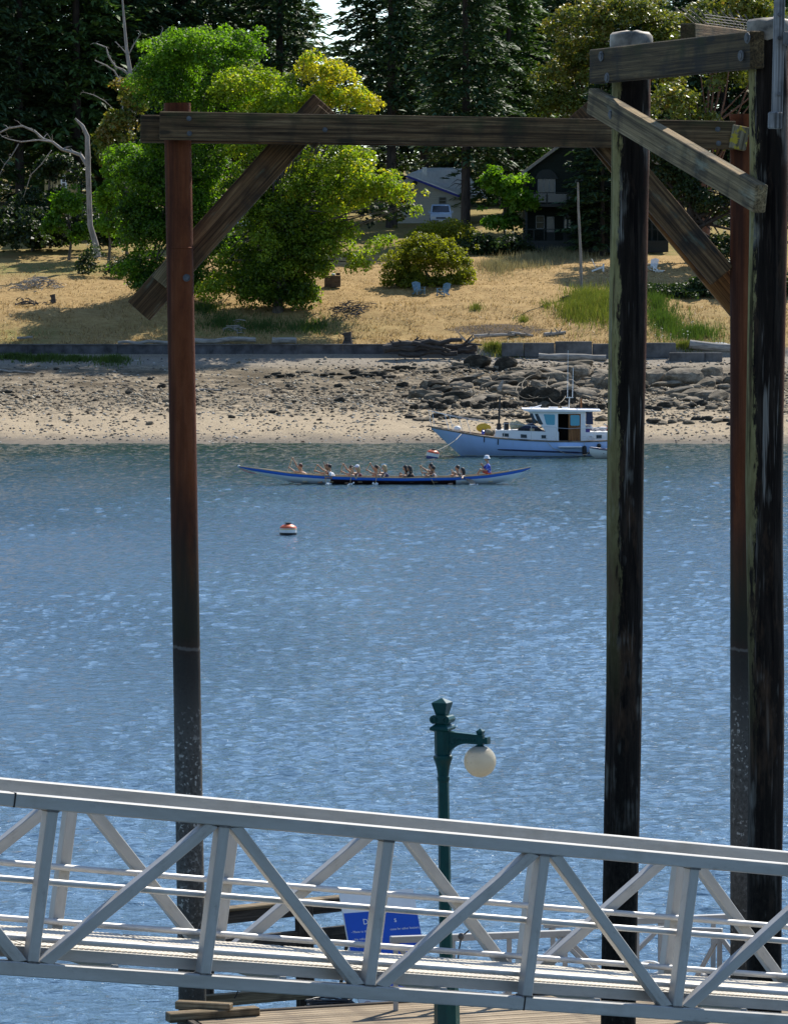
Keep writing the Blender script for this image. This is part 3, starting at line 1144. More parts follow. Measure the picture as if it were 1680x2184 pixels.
obj('collar', lathe_l([(30, 1559), (42, 1556), (43, 1552), (38, 1549), (30, 1546), (24, 1543), (24, 1538)], 4, R(45)), GREEN, lamp)
mb = MB()
for sy in (-1, 1):
    for sx in (-1, 1):
        c = base + LM @ Vector((sx * 13.5 * px, 0, LZ(1534)))
        a_ = c + LM @ Vector((0, sy * .00, 0))
mbv = MB()
for sx in (-1, 1):
    p0 = base + LM @ Vector((sx * 14 * px, -17 * px, LZ(1534)))
    p1 = base + LM @ Vector((sx * 14 * px, 17 * px, LZ(1534)))
    mbv.tube([p0, p1], 9 * px, 14)
    for p_, s_ in ((p0, -1), (p1, 1)):
        mbv.tube([p_ + LM @ Vector((5 * px * math.cos(a), s_ * .006, 5 * px * math.sin(a))) for a in np.linspace(0, 2 * math.pi, 13)[:-1]], .008, 5, closed=True)
mbv.box(base + LM @ Vector((0, 0, LZ(1533))), (30 * px, 32 * px, 17 * px), LM)
obj('scroll_block', mbv, GREEN, lamp, smooth=40)
obj('finial', lathe_l([(21, 1526), (34, 1502), (35, 1499), (34, 1498), (2, 1489)], 4, R(45)), GREEN, lamp)
# bracket arm
def LA(x, v, yy=0.0):
    return base + LM @ Vector((x * px, yy, LZ(v)))


poly = [LA(14, 1562), LA(95, 1568)]
poly += [LA(95, 1586), LA(60, 1584)]
for k in range(8):
    a = math.pi / 2 * k / 7
    poly.append(LA(60 - 45 * math.sin(a), 1584 + 32 * (1 - math.cos(a))))
poly = [p + LM @ Vector((0, -.035, 0)) for p in poly]
obj('arm', MB().prism(poly, LM @ Vector((0, .07, 0))), GREEN, lamp)
mb = MB()
for k in range(9):
    x_ = 25 + k * 6.6
    c = LA(x_, 1576 + (4 if k == 0 else 0), -.038)
    rr = (7 if k == 0 else 5 if k == 1 else 3.2) * px
    mb.tube([c + LM @ Vector((rr * math.cos(a), 0, rr * math.sin(a))) for a in np.linspace(0, 2 * math.pi, 13)[:-1]], .006, 5, closed=True)
mb.bar(LA(14, 1560.5), LA(96, 1566.5), .10, .016)
obj('scrollwork', mb, GREEN, lamp)
mb = MB()
mb.lathe([(7 * px, 0), (10.5 * px, 9 * px), (10.5 * px, 10.5 * px), (0.5 * px, 16 * px)], LA(88, 1567), 4, phase=R(45), M=LM)
mb.box(LA(99, 1577), (7 * px, .09, 11 * px), LM)
mb.box(LA(104, 1576.5), (6 * px, .11, 15 * px), LM)
obj('arm_finial', mb, GREEN, lamp)
gx, gvv = 86, 1621
GCN = LA(gx, gvv)
mb = MB()
rings = [(4 * px, LZ(1585) - LZ(1600)), (8 * px, LZ(1587) - LZ(1600)), (16 * px, LZ(1591) - LZ(1600)), (22.5 * px, 0), (23 * px, -.012), (20 * px, -.02)]
mb.lathe(rings, LA(gx, 1600), 20, M=LM)
for k in range(10):
    a = k * math.pi / 5
    mb.bar(LA(gx, 1589.5) + LM @ Vector((10 * px * math.cos(a), 10 * px * math.sin(a), 0)), LA(gx, 1599) + LM @ Vector((22 * px * math.cos(a), 22 * px * math.sin(a), 0)), .012, .01)
obj('globe_cap', mb, GREEN, lamp, smooth=30)


def globe_mat():
    M = Mat('frosted_globe', .22, 0, .5)
    c = M.ramp(M.noise(3), [(.3, (.70, .62, .47)), (.7, (.80, .74, .60))])
    sp = M.math('MULTIPLY', M.rng(M.noise(38, (1, 1, 1), 4, .75), .60, .66), M.math('MULTIPLY', M.rng(M.axis('X'), .06, -.06), M.rng(M.noise(7), .45, .55)))
    c = M.mix(c, (.06, .05, .035), M.math('MULTIPLY', sp, .9))
    M.base(c)
    M.b.inputs['Subsurface Weight'].default_value = .0
    tr = M.N('ShaderNodeBsdfTranslucent')
    L2(M.nt, c, tr.inputs[0])
    mx = M.N('ShaderNodeMixShader')
    mx.inputs[0].default_value = .55
    L2(M.nt, M.b.outputs[0], mx.inputs[1])
    L2(M.nt, tr.outputs[0], mx.inputs[2])
    L2(M.nt, mx.outputs[0], M.nt.nodes['Material Output'].inputs[0])
    return M.m


obj('globe', MB().ell(GCN, 34.5 * px, 40, 24), globe_mat(), lamp, smooth=180, origin=GCN)
# ------------------------------------------------------------------ foliage
def leaf_mat(name, dark, light, trans=.45, tcol=None, rough=.55, hi=None):
    M = Mat(name, rough, 0, .35)
    t = M.attr('tint')
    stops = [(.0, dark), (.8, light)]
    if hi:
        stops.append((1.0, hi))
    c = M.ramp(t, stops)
    M.base(c)
    tr = M.N('ShaderNodeBsdfTranslucent')
    tc = M.mix(c, tcol or (1.5, 1.6, .5), 1.0, 'MULTIPLY')
    L2(M.nt, tc, tr.inputs[0])
    mx = M.N('ShaderNodeMixShader')
    mx.inputs[0].default_value = trans
    L2(M.nt, M.b.outputs[0], mx.inputs[1])
    L2(M.nt, tr.outputs[0], mx.inputs[2])
    L2(M.nt, mx.outputs[0], M.nt.nodes['Material Output'].inputs[0])
    return M.m


def unit(n):
    v = rng.normal(size=(n, 3))
    return v / np.linalg.norm(v, axis=1)[:, None]


def leaf_quads(c, nrm, size, aspect=.75, axis=None):
    """diamond leaves at centres c, facing nrm, length size"""
    n = len(c)
    t = unit(n) if axis is None else axis + .0
    t = t - nrm * (t * nrm).sum(1)[:, None]
    t /= np.linalg.norm(t, axis=1)[:, None] + 1e-9
    b = np.cross(nrm, t)
    s = size[:, None] / 2
    v = np.stack([c - t * s, c + b * s * aspect - t * s * .1 + nrm * s * .18, c + t * s, c - b * s * aspect - t * s * .1 + nrm * s * .18], 1).reshape(-1, 3)
    f = np.arange(4 * n).reshape(n, 4)
    return v, f


def cloud(blobs, n_clump, n_leaf, leaf=.26, clump_r=(.55, 1.0), shell=(.62, 1.0), up=.55, flat=.62, tint_bias=None, droop=0.0, sprigs=.30, gaps=.12):
    """leaf clumps spread through ellipsoidal boughs; blobs: (centre, radii, weight[, tint])"""
    W = np.array([b[2] for b in blobs], float)
    W /= W.sum()
    C, Nn, T = [], [], []
    for b, w in zip(blobs, W):
        k = max(2, int(round(n_clump * w)))
        k2 = int(k * sprigs * 1.6)
        d = unit(k + k2)
        d[:, 2] = np.where(d[:, 2] < -.35, -d[:, 2] * .6, d[:, 2])
        r = np.concatenate([rng.uniform(shell[0], shell[1], k), rng.uniform(.95, 1.28, k2)])
        lump = 1 + .22 * np.sin(d[:, 0] * 5 + b[0][0]) * np.sin(d[:, 2] * 6 + b[0][2])
        cc = np.array(b[0]) + d * np.array(b[1]) * (r * lump)[:, None]
        for j in range(k + k2):
            if mnoise.noise(Vector(cc[j]) * .33 + Vector((7, 0, 3))) < -.34 + gaps * .6:
                continue
            small = j >= k
            R_ = rng.uniform(*clump_r) * (rng.uniform(.30, .6) if small else 1)
            m = max(6, int(n_leaf * (R_ / clump_r[1]) ** 2 * rng.uniform(.7, 1.2)))
            q = unit(m)
            rr = rng.uniform(.35, 1.0, m) ** .6
            q[:, 2] = np.abs(q[:, 2]) * np.where(rng.random(m) < .74, 1, -1)
            p = q * rr[:, None] * R_ * np.array([rng.uniform(.8, 1.35), rng.uniform(.8, 1.25), 1])
            p[:, 2] *= flat
            if droop:
                p[:, 2] -= droop * (p[:, 0] ** 2 + p[:, 1] ** 2) / R_ * (2.2 if small else 1)
            C.append(cc[j] + p)
            nn = q * .5 + unit(m) * .75 + np.array([0, 0, up])
            Nn.append(nn / np.linalg.norm(nn, axis=1)[:, None])
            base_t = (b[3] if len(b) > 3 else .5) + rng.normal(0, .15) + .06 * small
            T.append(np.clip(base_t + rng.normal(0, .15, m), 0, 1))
    return np.concatenate(C), np.concatenate(Nn), np.concatenate(T)


def limb_tubes(mb, root, tips, r0, n=6):
    for tip in tips:
        a, b = Vector(root), Vector(tip)
        mid = a.lerp(b, .5) + Vector((random.uniform(-.4, .4), random.uniform(-.4, .4), random.uniform(-.2, .7)))
        mb.tube([a, a.lerp(mid, .55), mid, mid.lerp(b, .6), b], [r0, r0 * .8, r0 * .55, r0 * .35, r0 * .12], n, False)


BARK = plain('grey_bark', (.11, .09, .07), .9, 0, .45, 3, bump=.03, stretch=(2, 2, .5))
BARKD = plain('dark_bark', (.05, .038, .03), .9, 0, .4, 3, bump=.04, stretch=(2, 2, .4))
BLEACH = plain('bleached_dead_wood', (.27, .245, .22), .85, 0, .3, 4, bump=.02, stretch=(2, 2, .4))
DRIFT = plain('silver_driftwood', (.29, .265, .23), .85, 0, .35, 3, bump=.02, stretch=(.5, 3, 3))
DRIFTD = plain('dark_driftwood', (.055, .047, .042), .85, 0, .5, 2.5, bump=.03, stretch=(.5, 3, 3))
ROOTB = plain('red_madrone_bark', (.15, .07, .04), .7, 0, .3, 4)

LM_GREEN = leaf_mat('maple_leaf_green', (.018, .048, .009), (.120, .240, .018), .55, (1.6, 1.7, .4), hi=(.15, .26, .022))
LM_YEL = leaf_mat('maple_leaf_yellowgreen', (.028, .066, .010), (.230, .325, .024), .56, (1.5, 1.55, .4), hi=(.46, .40, .04))
LM_BUSH = leaf_mat('shrub_leaf', (.070, .095, .012), (.220, .240, .022), .52, (1.5, 1.5, .4), hi=(.19, .2, .03))
LM_DARK = leaf_mat('dark_leaf', (.012, .024, .008), (.035, .062, .016), .35, (1.4, 1.5, .5))
LM_MAD = leaf_mat('madrone_leaf', (.045, .072, .014), (.160, .195, .036), .4, (1.4, 1.3, .5), .4, hi=(.22, .17, .05))
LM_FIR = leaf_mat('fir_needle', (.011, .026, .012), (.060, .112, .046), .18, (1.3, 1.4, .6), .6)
LM_FIRG = leaf_mat('green_fir_needle', (.016, .040, .013), (.082, .150, .040), .22, (1.3, 1.5, .5), .6)


def px_blob(u, v, ru, rv, y, w=None, tint=.5, dep=None, dy=0.0):
    s = (y + dy) / FPX
    c = P(u, v, y + dy)
    return ((c.x, c.y, c.z), (ru * s, (dep if dep else ru * s * .9), rv * s), (w if w else ru * rv / 1e4), tint)


def broadleaf(name, label, y, ub, blobs, mat, n_clump, n_leaf, trunk_v, leaf=.28, bark=None, group=None, clump_r=(.55, 1.05), tr=.35, cat='tree', limbs=True, trunk=True, up=.4, flat=.8, shell=(.5, 1.0), droop=.12):
    bs = at_ground(ub, y)
    t = thing(name, label, cat, bs, group)
    pb = [px_blob(b[0], b[1], b[2], b[3], y, None, b[4] if len(b) > 4 else .5, None, b[5] if len(b) > 5 else 0) for b in blobs]
    C, Nn, T = cloud(pb, n_clump, n_leaf, leaf, clump_r, shell, up, flat, droop=droop)
    gz = np.interp(C[:, 1], YK, ZK) + .1
    C[:, 2] = np.maximum(C[:, 2], gz + rng.uniform(0, .4, len(C)))
    v, f = leaf_quads(C - np.array(bs), Nn, rng.uniform(.7, 1.3, len(C)) * leaf)
    crown = link('crown', mesh_np('crown', v, f, mat, T), t, bs)
    if trunk:
        mb = MB()
        tp = P(ub + (blobs[0][0] - ub) * .25, trunk_v, y)
        pts = [bs + Vector((0, 0, -.4)), bs + Vector((.05, 0, .4)), bs.lerp(tp, .35) + Vector((.15, .1, 0)), bs.lerp(tp, .7) + Vector((-.12, 0, 0)), tp]
        mb.tube(pts, [tr * 1.5, tr * 1.05, tr * .9, tr * .7, tr * .45], 10)
        o = obj('trunk', mb, bark or BARK, t, smooth=60)
        if limbs:
            mb = MB()
            for b in pb:
                for k in range(3):
                    d = unit(1)[0]
                    q = Vector(b[0]) + Vector(d * np.array(b[1]) * .7)
                    start = pts[2].lerp(pts[4], random.uniform(.1, 1))
                    limb_tubes(mb, start, [q], tr * .32)
            obj('limb', mb, bark or BARK, t, smooth=60, kind='stuff')
    return t


# the two great maples on the bank
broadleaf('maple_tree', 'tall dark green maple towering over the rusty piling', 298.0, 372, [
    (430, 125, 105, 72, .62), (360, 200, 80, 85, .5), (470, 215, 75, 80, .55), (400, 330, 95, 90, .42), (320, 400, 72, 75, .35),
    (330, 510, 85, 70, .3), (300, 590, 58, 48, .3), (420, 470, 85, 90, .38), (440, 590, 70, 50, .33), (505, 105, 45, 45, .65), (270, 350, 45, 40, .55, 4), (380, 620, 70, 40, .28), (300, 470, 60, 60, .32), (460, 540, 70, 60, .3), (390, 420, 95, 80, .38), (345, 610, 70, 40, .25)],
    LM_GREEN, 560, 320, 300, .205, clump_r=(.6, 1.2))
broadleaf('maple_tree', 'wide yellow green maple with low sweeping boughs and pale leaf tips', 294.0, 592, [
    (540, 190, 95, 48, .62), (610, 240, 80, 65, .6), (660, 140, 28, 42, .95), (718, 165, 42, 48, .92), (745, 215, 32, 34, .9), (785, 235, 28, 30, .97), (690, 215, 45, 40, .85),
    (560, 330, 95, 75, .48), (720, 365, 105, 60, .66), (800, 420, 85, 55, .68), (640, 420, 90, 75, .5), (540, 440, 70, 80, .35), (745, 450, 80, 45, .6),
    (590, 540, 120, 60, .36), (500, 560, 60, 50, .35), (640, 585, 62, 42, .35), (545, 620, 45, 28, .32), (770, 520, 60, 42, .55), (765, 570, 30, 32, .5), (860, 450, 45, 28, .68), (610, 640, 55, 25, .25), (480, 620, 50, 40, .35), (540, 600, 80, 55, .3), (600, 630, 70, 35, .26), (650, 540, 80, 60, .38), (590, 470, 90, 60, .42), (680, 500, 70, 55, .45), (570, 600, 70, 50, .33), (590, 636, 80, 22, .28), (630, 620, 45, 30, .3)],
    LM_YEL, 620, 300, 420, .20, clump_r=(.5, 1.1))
broadleaf('round_bush', 'broad yellow green bush behind the two blue garden chairs', 303.5, 910, [
    (900, 560, 75, 52, .6), (850, 585, 45, 40, .55), (960, 570, 52, 50, .62), (925, 525, 55, 28, .65), (985, 600, 30, 28, .55), (840, 612, 30, 16, .5), (905, 612, 70, 22, .45), (955, 610, 45, 22, .5), (875, 600, 50, 30, .5)],
    LM_BUSH, 190, 230, 560, .17, clump_r=(.35, .7), tr=.12, cat='bush', limbs=False)
broadleaf('young_maple', 'small sunlit maple sapling leaning before the dark green house', 330.0, 1072, [
    (1085, 420, 42, 55, .75), (1110, 440, 28, 30, .85), (1060, 480, 40, 45, .45), (1050, 400, 32, 50, .5)],
    LM_GREEN, 95, 150, 440, .30, clump_r=(.45, .85), tr=.12)
# low growth round the fir trunk and below the house
broadleaf('shrub', 'dull green shrubs in the shade under the dark fir beside the house', 326.0, 1060, [(1060, 545, 60, 35, .4), (1010, 530, 40, 32, .55), (1100, 535, 35, 35, .3)], LM_DARK, 70, 150, 540, .22, trunk=False, cat='bush')
broadleaf('shrub', 'pale green shrub on the slope just below the parked van', 331.0, 955, [(950, 500, 52, 26, .8), (985, 515, 36, 28, .7), (900, 520, 40, 26, .45)], LM_BUSH, 60, 160, 540, .2, trunk=False, cat='bush')
broadleaf('shrub', 'dark shrub at the foot of the bleached dead trunk', 309.0, 215, [(212, 560, 32, 30, .45), (190, 575, 20, 18, .35), (240, 580, 25, 16, .6)], LM_DARK, 50, 170, 540, .2, trunk=False, cat='bush')
# saplings west
for lab, y, ub, bl, mt in (
    ('bright green sapling immediately east of the bleached dead trunk', 318, 232, [(225, 430, 30, 55, .8), (240, 380, 28, 40, .7), (225, 490, 35, 35, .55)], LM_GREEN),
    ('leafy green sapling west of the bleached dead trunk', 322, 148, [(150, 440, 38, 38, .6), (130, 485, 32, 40, .4), (165, 500, 34, 36, .5)], LM_GREEN),
    ('yellow tipped madrone crown rising between dead branches and the tall maple', 325, 270, [(258, 265, 42, 30, .85), (235, 300, 40, 32, .75), (280, 185, 40, 25, .95), (255, 340, 45, 45, .6), (290, 230, 30, 50, .6)], LM_MAD),
    ('dark sapling screening the cream shed in the wood', 332, 108, [(100, 372, 24, 40, .4), (165, 372, 20, 40, .35), (128, 352, 42, 16, .4), (112, 420, 40, 20, .3)], LM_DARK),
    ('dim green sapling in the shade at the wood edge west of the shed', 330, 70, [(60, 470, 50, 50, .4), (20, 500, 35, 40, .35), (90, 520, 35, 26, .4)], LM_DARK)):
    broadleaf('sapling', lab, y, ub, bl, mt, 85, 140, bl[0][1], .27, tr=.11, clump_r=(.4, .8))
# madrones behind and east of the house
broadleaf('madrone_tree', 'big olive green madrone with reddish leaves rising behind the dark house', 352.0, 1290, [
    (1240, 60, 75, 55, .72), (1340, 40, 85, 60, .62), (1200, 150, 55, 65, .7), (1290, 150, 85, 65, .62), (1380, 150, 70, 70, .6), (1230, 235, 70, 50, .6), (1330, 250, 80, 55, .5), (1430, 90, 60, 80, .6), (1180, 230, 35, 60, .45)],
    LM_MAD, 320, 200, 260, .27, bark=ROOTB, clump_r=(.6, 1.15), tr=.4)
broadleaf('madrone_tree', 'sparser madrone with red limbs showing beyond the mossy timber beam', 323.0, 1500, [
    (1500, 60, 70, 60, .65), (1560, 160, 60, 80, .5), (1450, 230, 60, 45, .6), (1500, 300, 70, 60, .45), (1640, 100, 60, 100, .5), (1590, 20, 60, 40, .7)],
    LM_MAD, 200, 130, 260, .32, bark=ROOTB, clump_r=(.6, 1.15), tr=.4)
broadleaf('alder_tree', 'dark leafy tree seen between the leaning log piling and the taller log piling', 316.0, 1482, [
    (1440, 400, 60, 70, .45), (1510, 430, 60, 90, .4), (1450, 330, 70, 50, .6), (1530, 540, 45, 50, .35), (1580, 420, 70, 110, .35), (1650, 430, 70, 130, .4)],
    LM_DARK, 240, 150, 420, .27, bark=BARKD, tr=.5)
broadleaf('bramble_bush', 'dark bramble thicket on the bank east of the tall green grass', 300.0, 1500, [
    (1500, 655, 60, 42, .5), (1440, 680, 45, 30, .4), (1540, 610, 45, 50, .5), (1560, 690, 50, 38, .45), (1640, 640, 70, 70, .4), (1490, 610, 30, 24, .6), (1430, 705, 55, 24, .35), (1510, 712, 55, 22, .4), (1415, 640, 40, 30, .35), (1460, 640, 50, 36, .45), (1550, 650, 40, 40, .5)],
    LM_DARK, 260, 190, 650, .2, trunk=False, cat='bush', clump_r=(.4, .85))


# ---- conifers
def conifer_mesh(h, rad, n_whorl, per, sprays, crown_base=.12, seed=0, droop=.25, top_thin=1.0, mat=None, leaf=.75, prune=.12):
    r_ = np.random.default_rng(seed)
    C, A, Nn, S, T = [], [], [], [], []
    for i in range(n_whorl):
        f = i / (n_whorl - 1)
        z = h * (crown_base + (1 - crown_base) * f ** .93)
        L = rad * ((1 - f) ** .62) * (.75 + .25 * min(1, (f + .08) * 5)) + .25
        for k in range(per):
            if r_.random() < prune:
                continue
            a = 2 * math.pi * (k / per + r_.random() * .22) + i * 2.4
            Lk = L * r_.uniform(.62, 1.18)
            dirv = np.array([math.cos(a), math.sin(a)])
            m = max(4, int(sprays * (Lk / rad) ** .8))
            tt = r_.uniform(.18, 1.0, m) ** .7
            lift = .28 * f
            zz = z + Lk * (lift * tt - droop * tt ** 2) + r_.normal(0, .10, m)
            side = r_.normal(0, .18, m) * Lk * tt * .9
            px_ = dirv[0] * Lk * tt - dirv[1] * side
            py_ = dirv[1] * Lk * tt + dirv[0] * side
            C.append(np.stack([px_, py_, zz], 1))
            ax_ = np.stack([dirv[0] - dirv[1] * np.sign(side) * r_.uniform(.2, 1.1, m), dirv[1] + dirv[0] * np.sign(side) * r_.uniform(.2, 1.1, m), -.45 * np.ones(m) - r_.uniform(0, .5, m)], 1)
            A.append(ax_)
            nn = np.stack([r_.normal(0, .45, m), r_.normal(0, .45, m), np.ones(m)], 1)
            Nn.append(nn / np.linalg.norm(nn, axis=1)[:, None])
            S.append(r_.uniform(.6, 1.25, m) * leaf)
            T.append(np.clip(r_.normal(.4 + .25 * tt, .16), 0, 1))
    C, A, Nn, S, T = map(np.concatenate, (C, A, Nn, S, T))
    v, f = leaf_quads(C, Nn, S, .34, A)
    return mesh_np('crown', v, f, mat, T)


def conifer_trunk(h, r, seed=0):
    mb = MB()
    mb.tube([(0, 0, -.6), (0, 0, 1), (.05, 0, h * .3), (-.05, .05, h * .6), (0, 0, h)], [r * 1.35, r, r * .8, r * .5, .03], 9)
    rr = random.Random(seed)
    for i in range(14):
        z = h * rr.uniform(.08, .35)
        a = rr.uniform(0, 6.28)
        L = rr.uniform(.8, 2.2)
        mb.tube([(0, 0, z), (L * .6 * math.cos(a), L * .6 * math.sin(a), z + .1), (L * math.cos(a), L * math.sin(a), z - .3)], [.05, .035, .01], 5, False)
    return mesh_from('trunk', mb.v, mb.f, BARKD, 60)


CON = []
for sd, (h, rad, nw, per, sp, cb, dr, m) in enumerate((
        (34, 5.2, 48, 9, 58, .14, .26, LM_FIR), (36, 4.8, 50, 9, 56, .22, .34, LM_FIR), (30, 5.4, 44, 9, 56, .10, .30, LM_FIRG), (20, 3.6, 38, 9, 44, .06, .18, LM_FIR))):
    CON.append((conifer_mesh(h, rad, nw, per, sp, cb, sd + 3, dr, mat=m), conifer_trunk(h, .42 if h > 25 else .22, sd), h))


def conifer(kind, u, y, height, label, group=None, rot=None):
    cm, tm, h = CON[kind]
    b_ = at_ground(u, y)
    t = thing('fir_tree', label, 'tree', b_, group)
    k = height / h
    t.scale = (k * .5 + .5, k * .5 + .5, k) if k < 1 else (k, k, k)
    t.rotation_euler = (0, 0, rot if rot is not None else random.uniform(0, 6.28))
    for nm, mm in (('crown', cm), ('trunk', tm)):
        o = bpy.data.objects.new(nm, mm)
        COL.objects.link(o)
        o.parent = t
    return t


GR = 'firs of the dark wood'
conifer(1, 992, 338, 33, 'fir with a bare lower trunk standing between the bungalow and the dark house', rot=.6)
conifer(1, 835, 356, 38, 'broad dark fir filling the gap above the long crossbeam and the bungalow')
conifer(3, 1283, 328, 15.5, 'slim fir whose dark trunk stands against the green house')
conifer(0, 1160, 380, 36, 'tall fir over the ridge of the green house')
conifer(2, 1085, 362, 26, 'greener fir with drooping sprays west of the madrone')
conifer(3, 1128, 372, 22, 'short dense blackish fir tucked against the madrone')
conifer(0, 597, 366, 36, 'dark fir with its trunk showing above the yellow green maple')
conifer(1, 905, 372, 36, 'narrow fir just behind the broad dark fir')
for (u, y, h, k), lab in zip(((-70, 350, 36, 0), (-10, 362, 38, 1), (45, 352, 36, 1), (110, 368, 40, 0), (165, 354, 36, 2), (215, 372, 40, 1), (275, 358, 36, 0), (330, 374, 40, 1), (395, 364, 36, 0), (455, 372, 34, 1), (520, 380, 38, 0), (-140, 360, 36, 1)), ['fir beyond the far west end of the wood edge', 'tall fir just inside the west end of the wood behind the crooked dead branch', 'dark fir above the long crooked dead branch', 'tall fir set back between the crooked dead branch and the cream shed', 'greener fir standing over the cream shed', 'tall fir set back behind the fork of the bleached dead trunk', 'dark fir directly behind the silvery dead tree top', 'tall fir just west of the tall dark green maple', 'dark fir peeking out behind the crown top of the dark green maple', 'slimmer fir set back between the dark green maple and the yellow green maple', 'fir next west of the one whose trunk shows over the yellow green maple', 'westernmost fir of the dark wood']):
    conifer(k, u, y, h, lab, GR)
for (u, y, h, k), lab in zip(((1060, 420, 33, 1), (1175, 418, 33, 0), (1260, 425, 36, 1), (1350, 400, 36, 0), (1440, 410, 38, 1), (1540, 385, 36, 0), (1620, 395, 38, 1), (1700, 380, 36, 2), (1770, 390, 36, 0), (985, 430, 30, 0)), ['fir set far back west of the madrone over the sapling', 'fir set far back above the green house eave', 'fir set far back over the green house ridge', 'fir behind the madrone crown and the log piling cap', 'fir behind the mossy beam near the log piling', 'fir behind the bird wires on the timber dolphin', 'fir behind the grey square pole', 'fir beyond the tallest log piling', 'fir hidden mostly beyond the east edge of the madrones', 'fir far back between the narrow fir and the madrone']):
    conifer(k, u, y, h, lab, 'firs behind the madrones')
# far wood closing the view: one mass
cm = conifer_mesh(30, 5.0, 26, 7, 12, .02, 77, .25, mat=None, leaf=1.5)
nv0 = len(cm.vertices)
co = np.empty(nv0 * 3, dtype=np.float32)
cm.vertices.foreach_get('co', co)
co = co.reshape(-1, 3)
tn = np.empty(len(cm.polygons), dtype=np.float32)
cm.attributes['tint'].data.foreach_get('value', tn)
VV, TT = [], []
for i in range(126):
    u = -260 + (i % 46) * 49 + random.uniform(-20, 20) if i < 46 else -260 + (i - 46) * 66 + random.uniform(-20, 20)
    y = random.uniform(440, 500) if i < 46 else random.uniform(400, 436)
    if i >= 80:
        k_ = i - 80
        u = -190 - k_ * 30 if k_ < 23 else 1850 + (k_ - 23) * 30
        y = random.uniform(356, 430)
    hh = random.uniform(.8, 1.15) if i >= 80 else random.uniform(.5, .6) if 675 < u < 745 else random.uniform(.85, 1.1) if i < 46 else random.uniform(.5, .9)
    g = at_ground(u, y)
    a = random.uniform(0, 6.28)
    rm = np.array([[math.cos(a), -math.sin(a), 0], [math.sin(a), math.cos(a), 0], [0, 0, 1]])
    VV.append((co * np.array([1, 1, hh])) @ rm.T + np.array([g.x, g.y, float(np.interp(y, YK, ZK)) - .5]))
    TT.append(tn)
VV = np.concatenate(VV)
fw = link('far_wood', mesh_np('far_wood', VV, np.arange(len(VV)).reshape(-1, 4), LM_FIR, np.concatenate(TT)), None, (0, 0, 0))
fw['kind'] = 'stuff'
fw['label'] = 'mass of dark conifers closing the view'
bpy.data.meshes.remove(cm)

# understory along the wood edge: countless stems, one mass
pb = []
for i in range(84):
    u = -60 + i * 31 if i < 60 else -40 + (i - 60) * 13
    if 880 < u < 1140:
        continue
    y = random.uniform(338, 346) if i < 60 else random.uniform(324, 331)
    g = at_ground(u, y)
    pb.append(((g.x, g.y, g.z + 1.3), (1.4, 1.2, random.uniform(1.6, 3.4)), 1.0, random.uniform(.15, .5)))
for i in range(46):
    u = -120 + i * 42
    y = random.uniform(374, 392)
    g = at_ground(u, y)
    hh = random.uniform(2.6, 5.6)
    pb.append(((g.x, g.y, g.z + hh * .6), (2.0, 1.4, hh), 1.3, random.uniform(.15, .45)))
C, Nn, T = cloud(pb, 620, 110, .3, (.5, 1.0))
v, f = leaf_quads(C, Nn, rng.uniform(.22, .42, len(C)))
un = link('undergrowth', mesh_np('undergrowth', v, f, LM_DARK, T), None, (0, 0, 0))
un['kind'] = 'stuff'
un['label'] = 'dark undergrowth along the edge of the wood'


# ---- dead trees
def dead_tree(label, y, trunk, branches, base=None):
    """trunk/branches as lists of (u, v, width px)"""
    b0 = P(trunk[0][0], trunk[0][1], y)
    t = thing('dead_tree', label, 'dead tree', b0)

    def run(pp, yo):
        pts, rad = [], []
        for i, q in enumerate(pp):
            pts.append(P(q[0], q[1], y + yo * i))
            rad.append(max(.012, q[2] / 2 * y / FPX))
        return pts, rad
    mb = MB()
    mb.tube(*run(trunk, 0), 9)
    obj('trunk', mb, BLEACH, t, smooth=60)
    for br in branches:
        mb = MB()
        yo = random.uniform(-.35, .35)
        pts, rad = run(br, yo)
        mb.tube(pts, rad, 7)
        for i in range(1, len(pts)):
            for _ in range(2):
                d = Vector((random.uniform(-1, 1), random.uniform(-1, 1), random.uniform(-.5, 1))) * random.uniform(.25, .9)
                q = pts[i]
                mb.tube([q, q + d * .5 + Vector((0, 0, .08)), q + d], [rad[i] * .4, rad[i] * .28, .008], 5, False)
        obj('branch', mb, BLEACH, t, smooth=60)
    return t


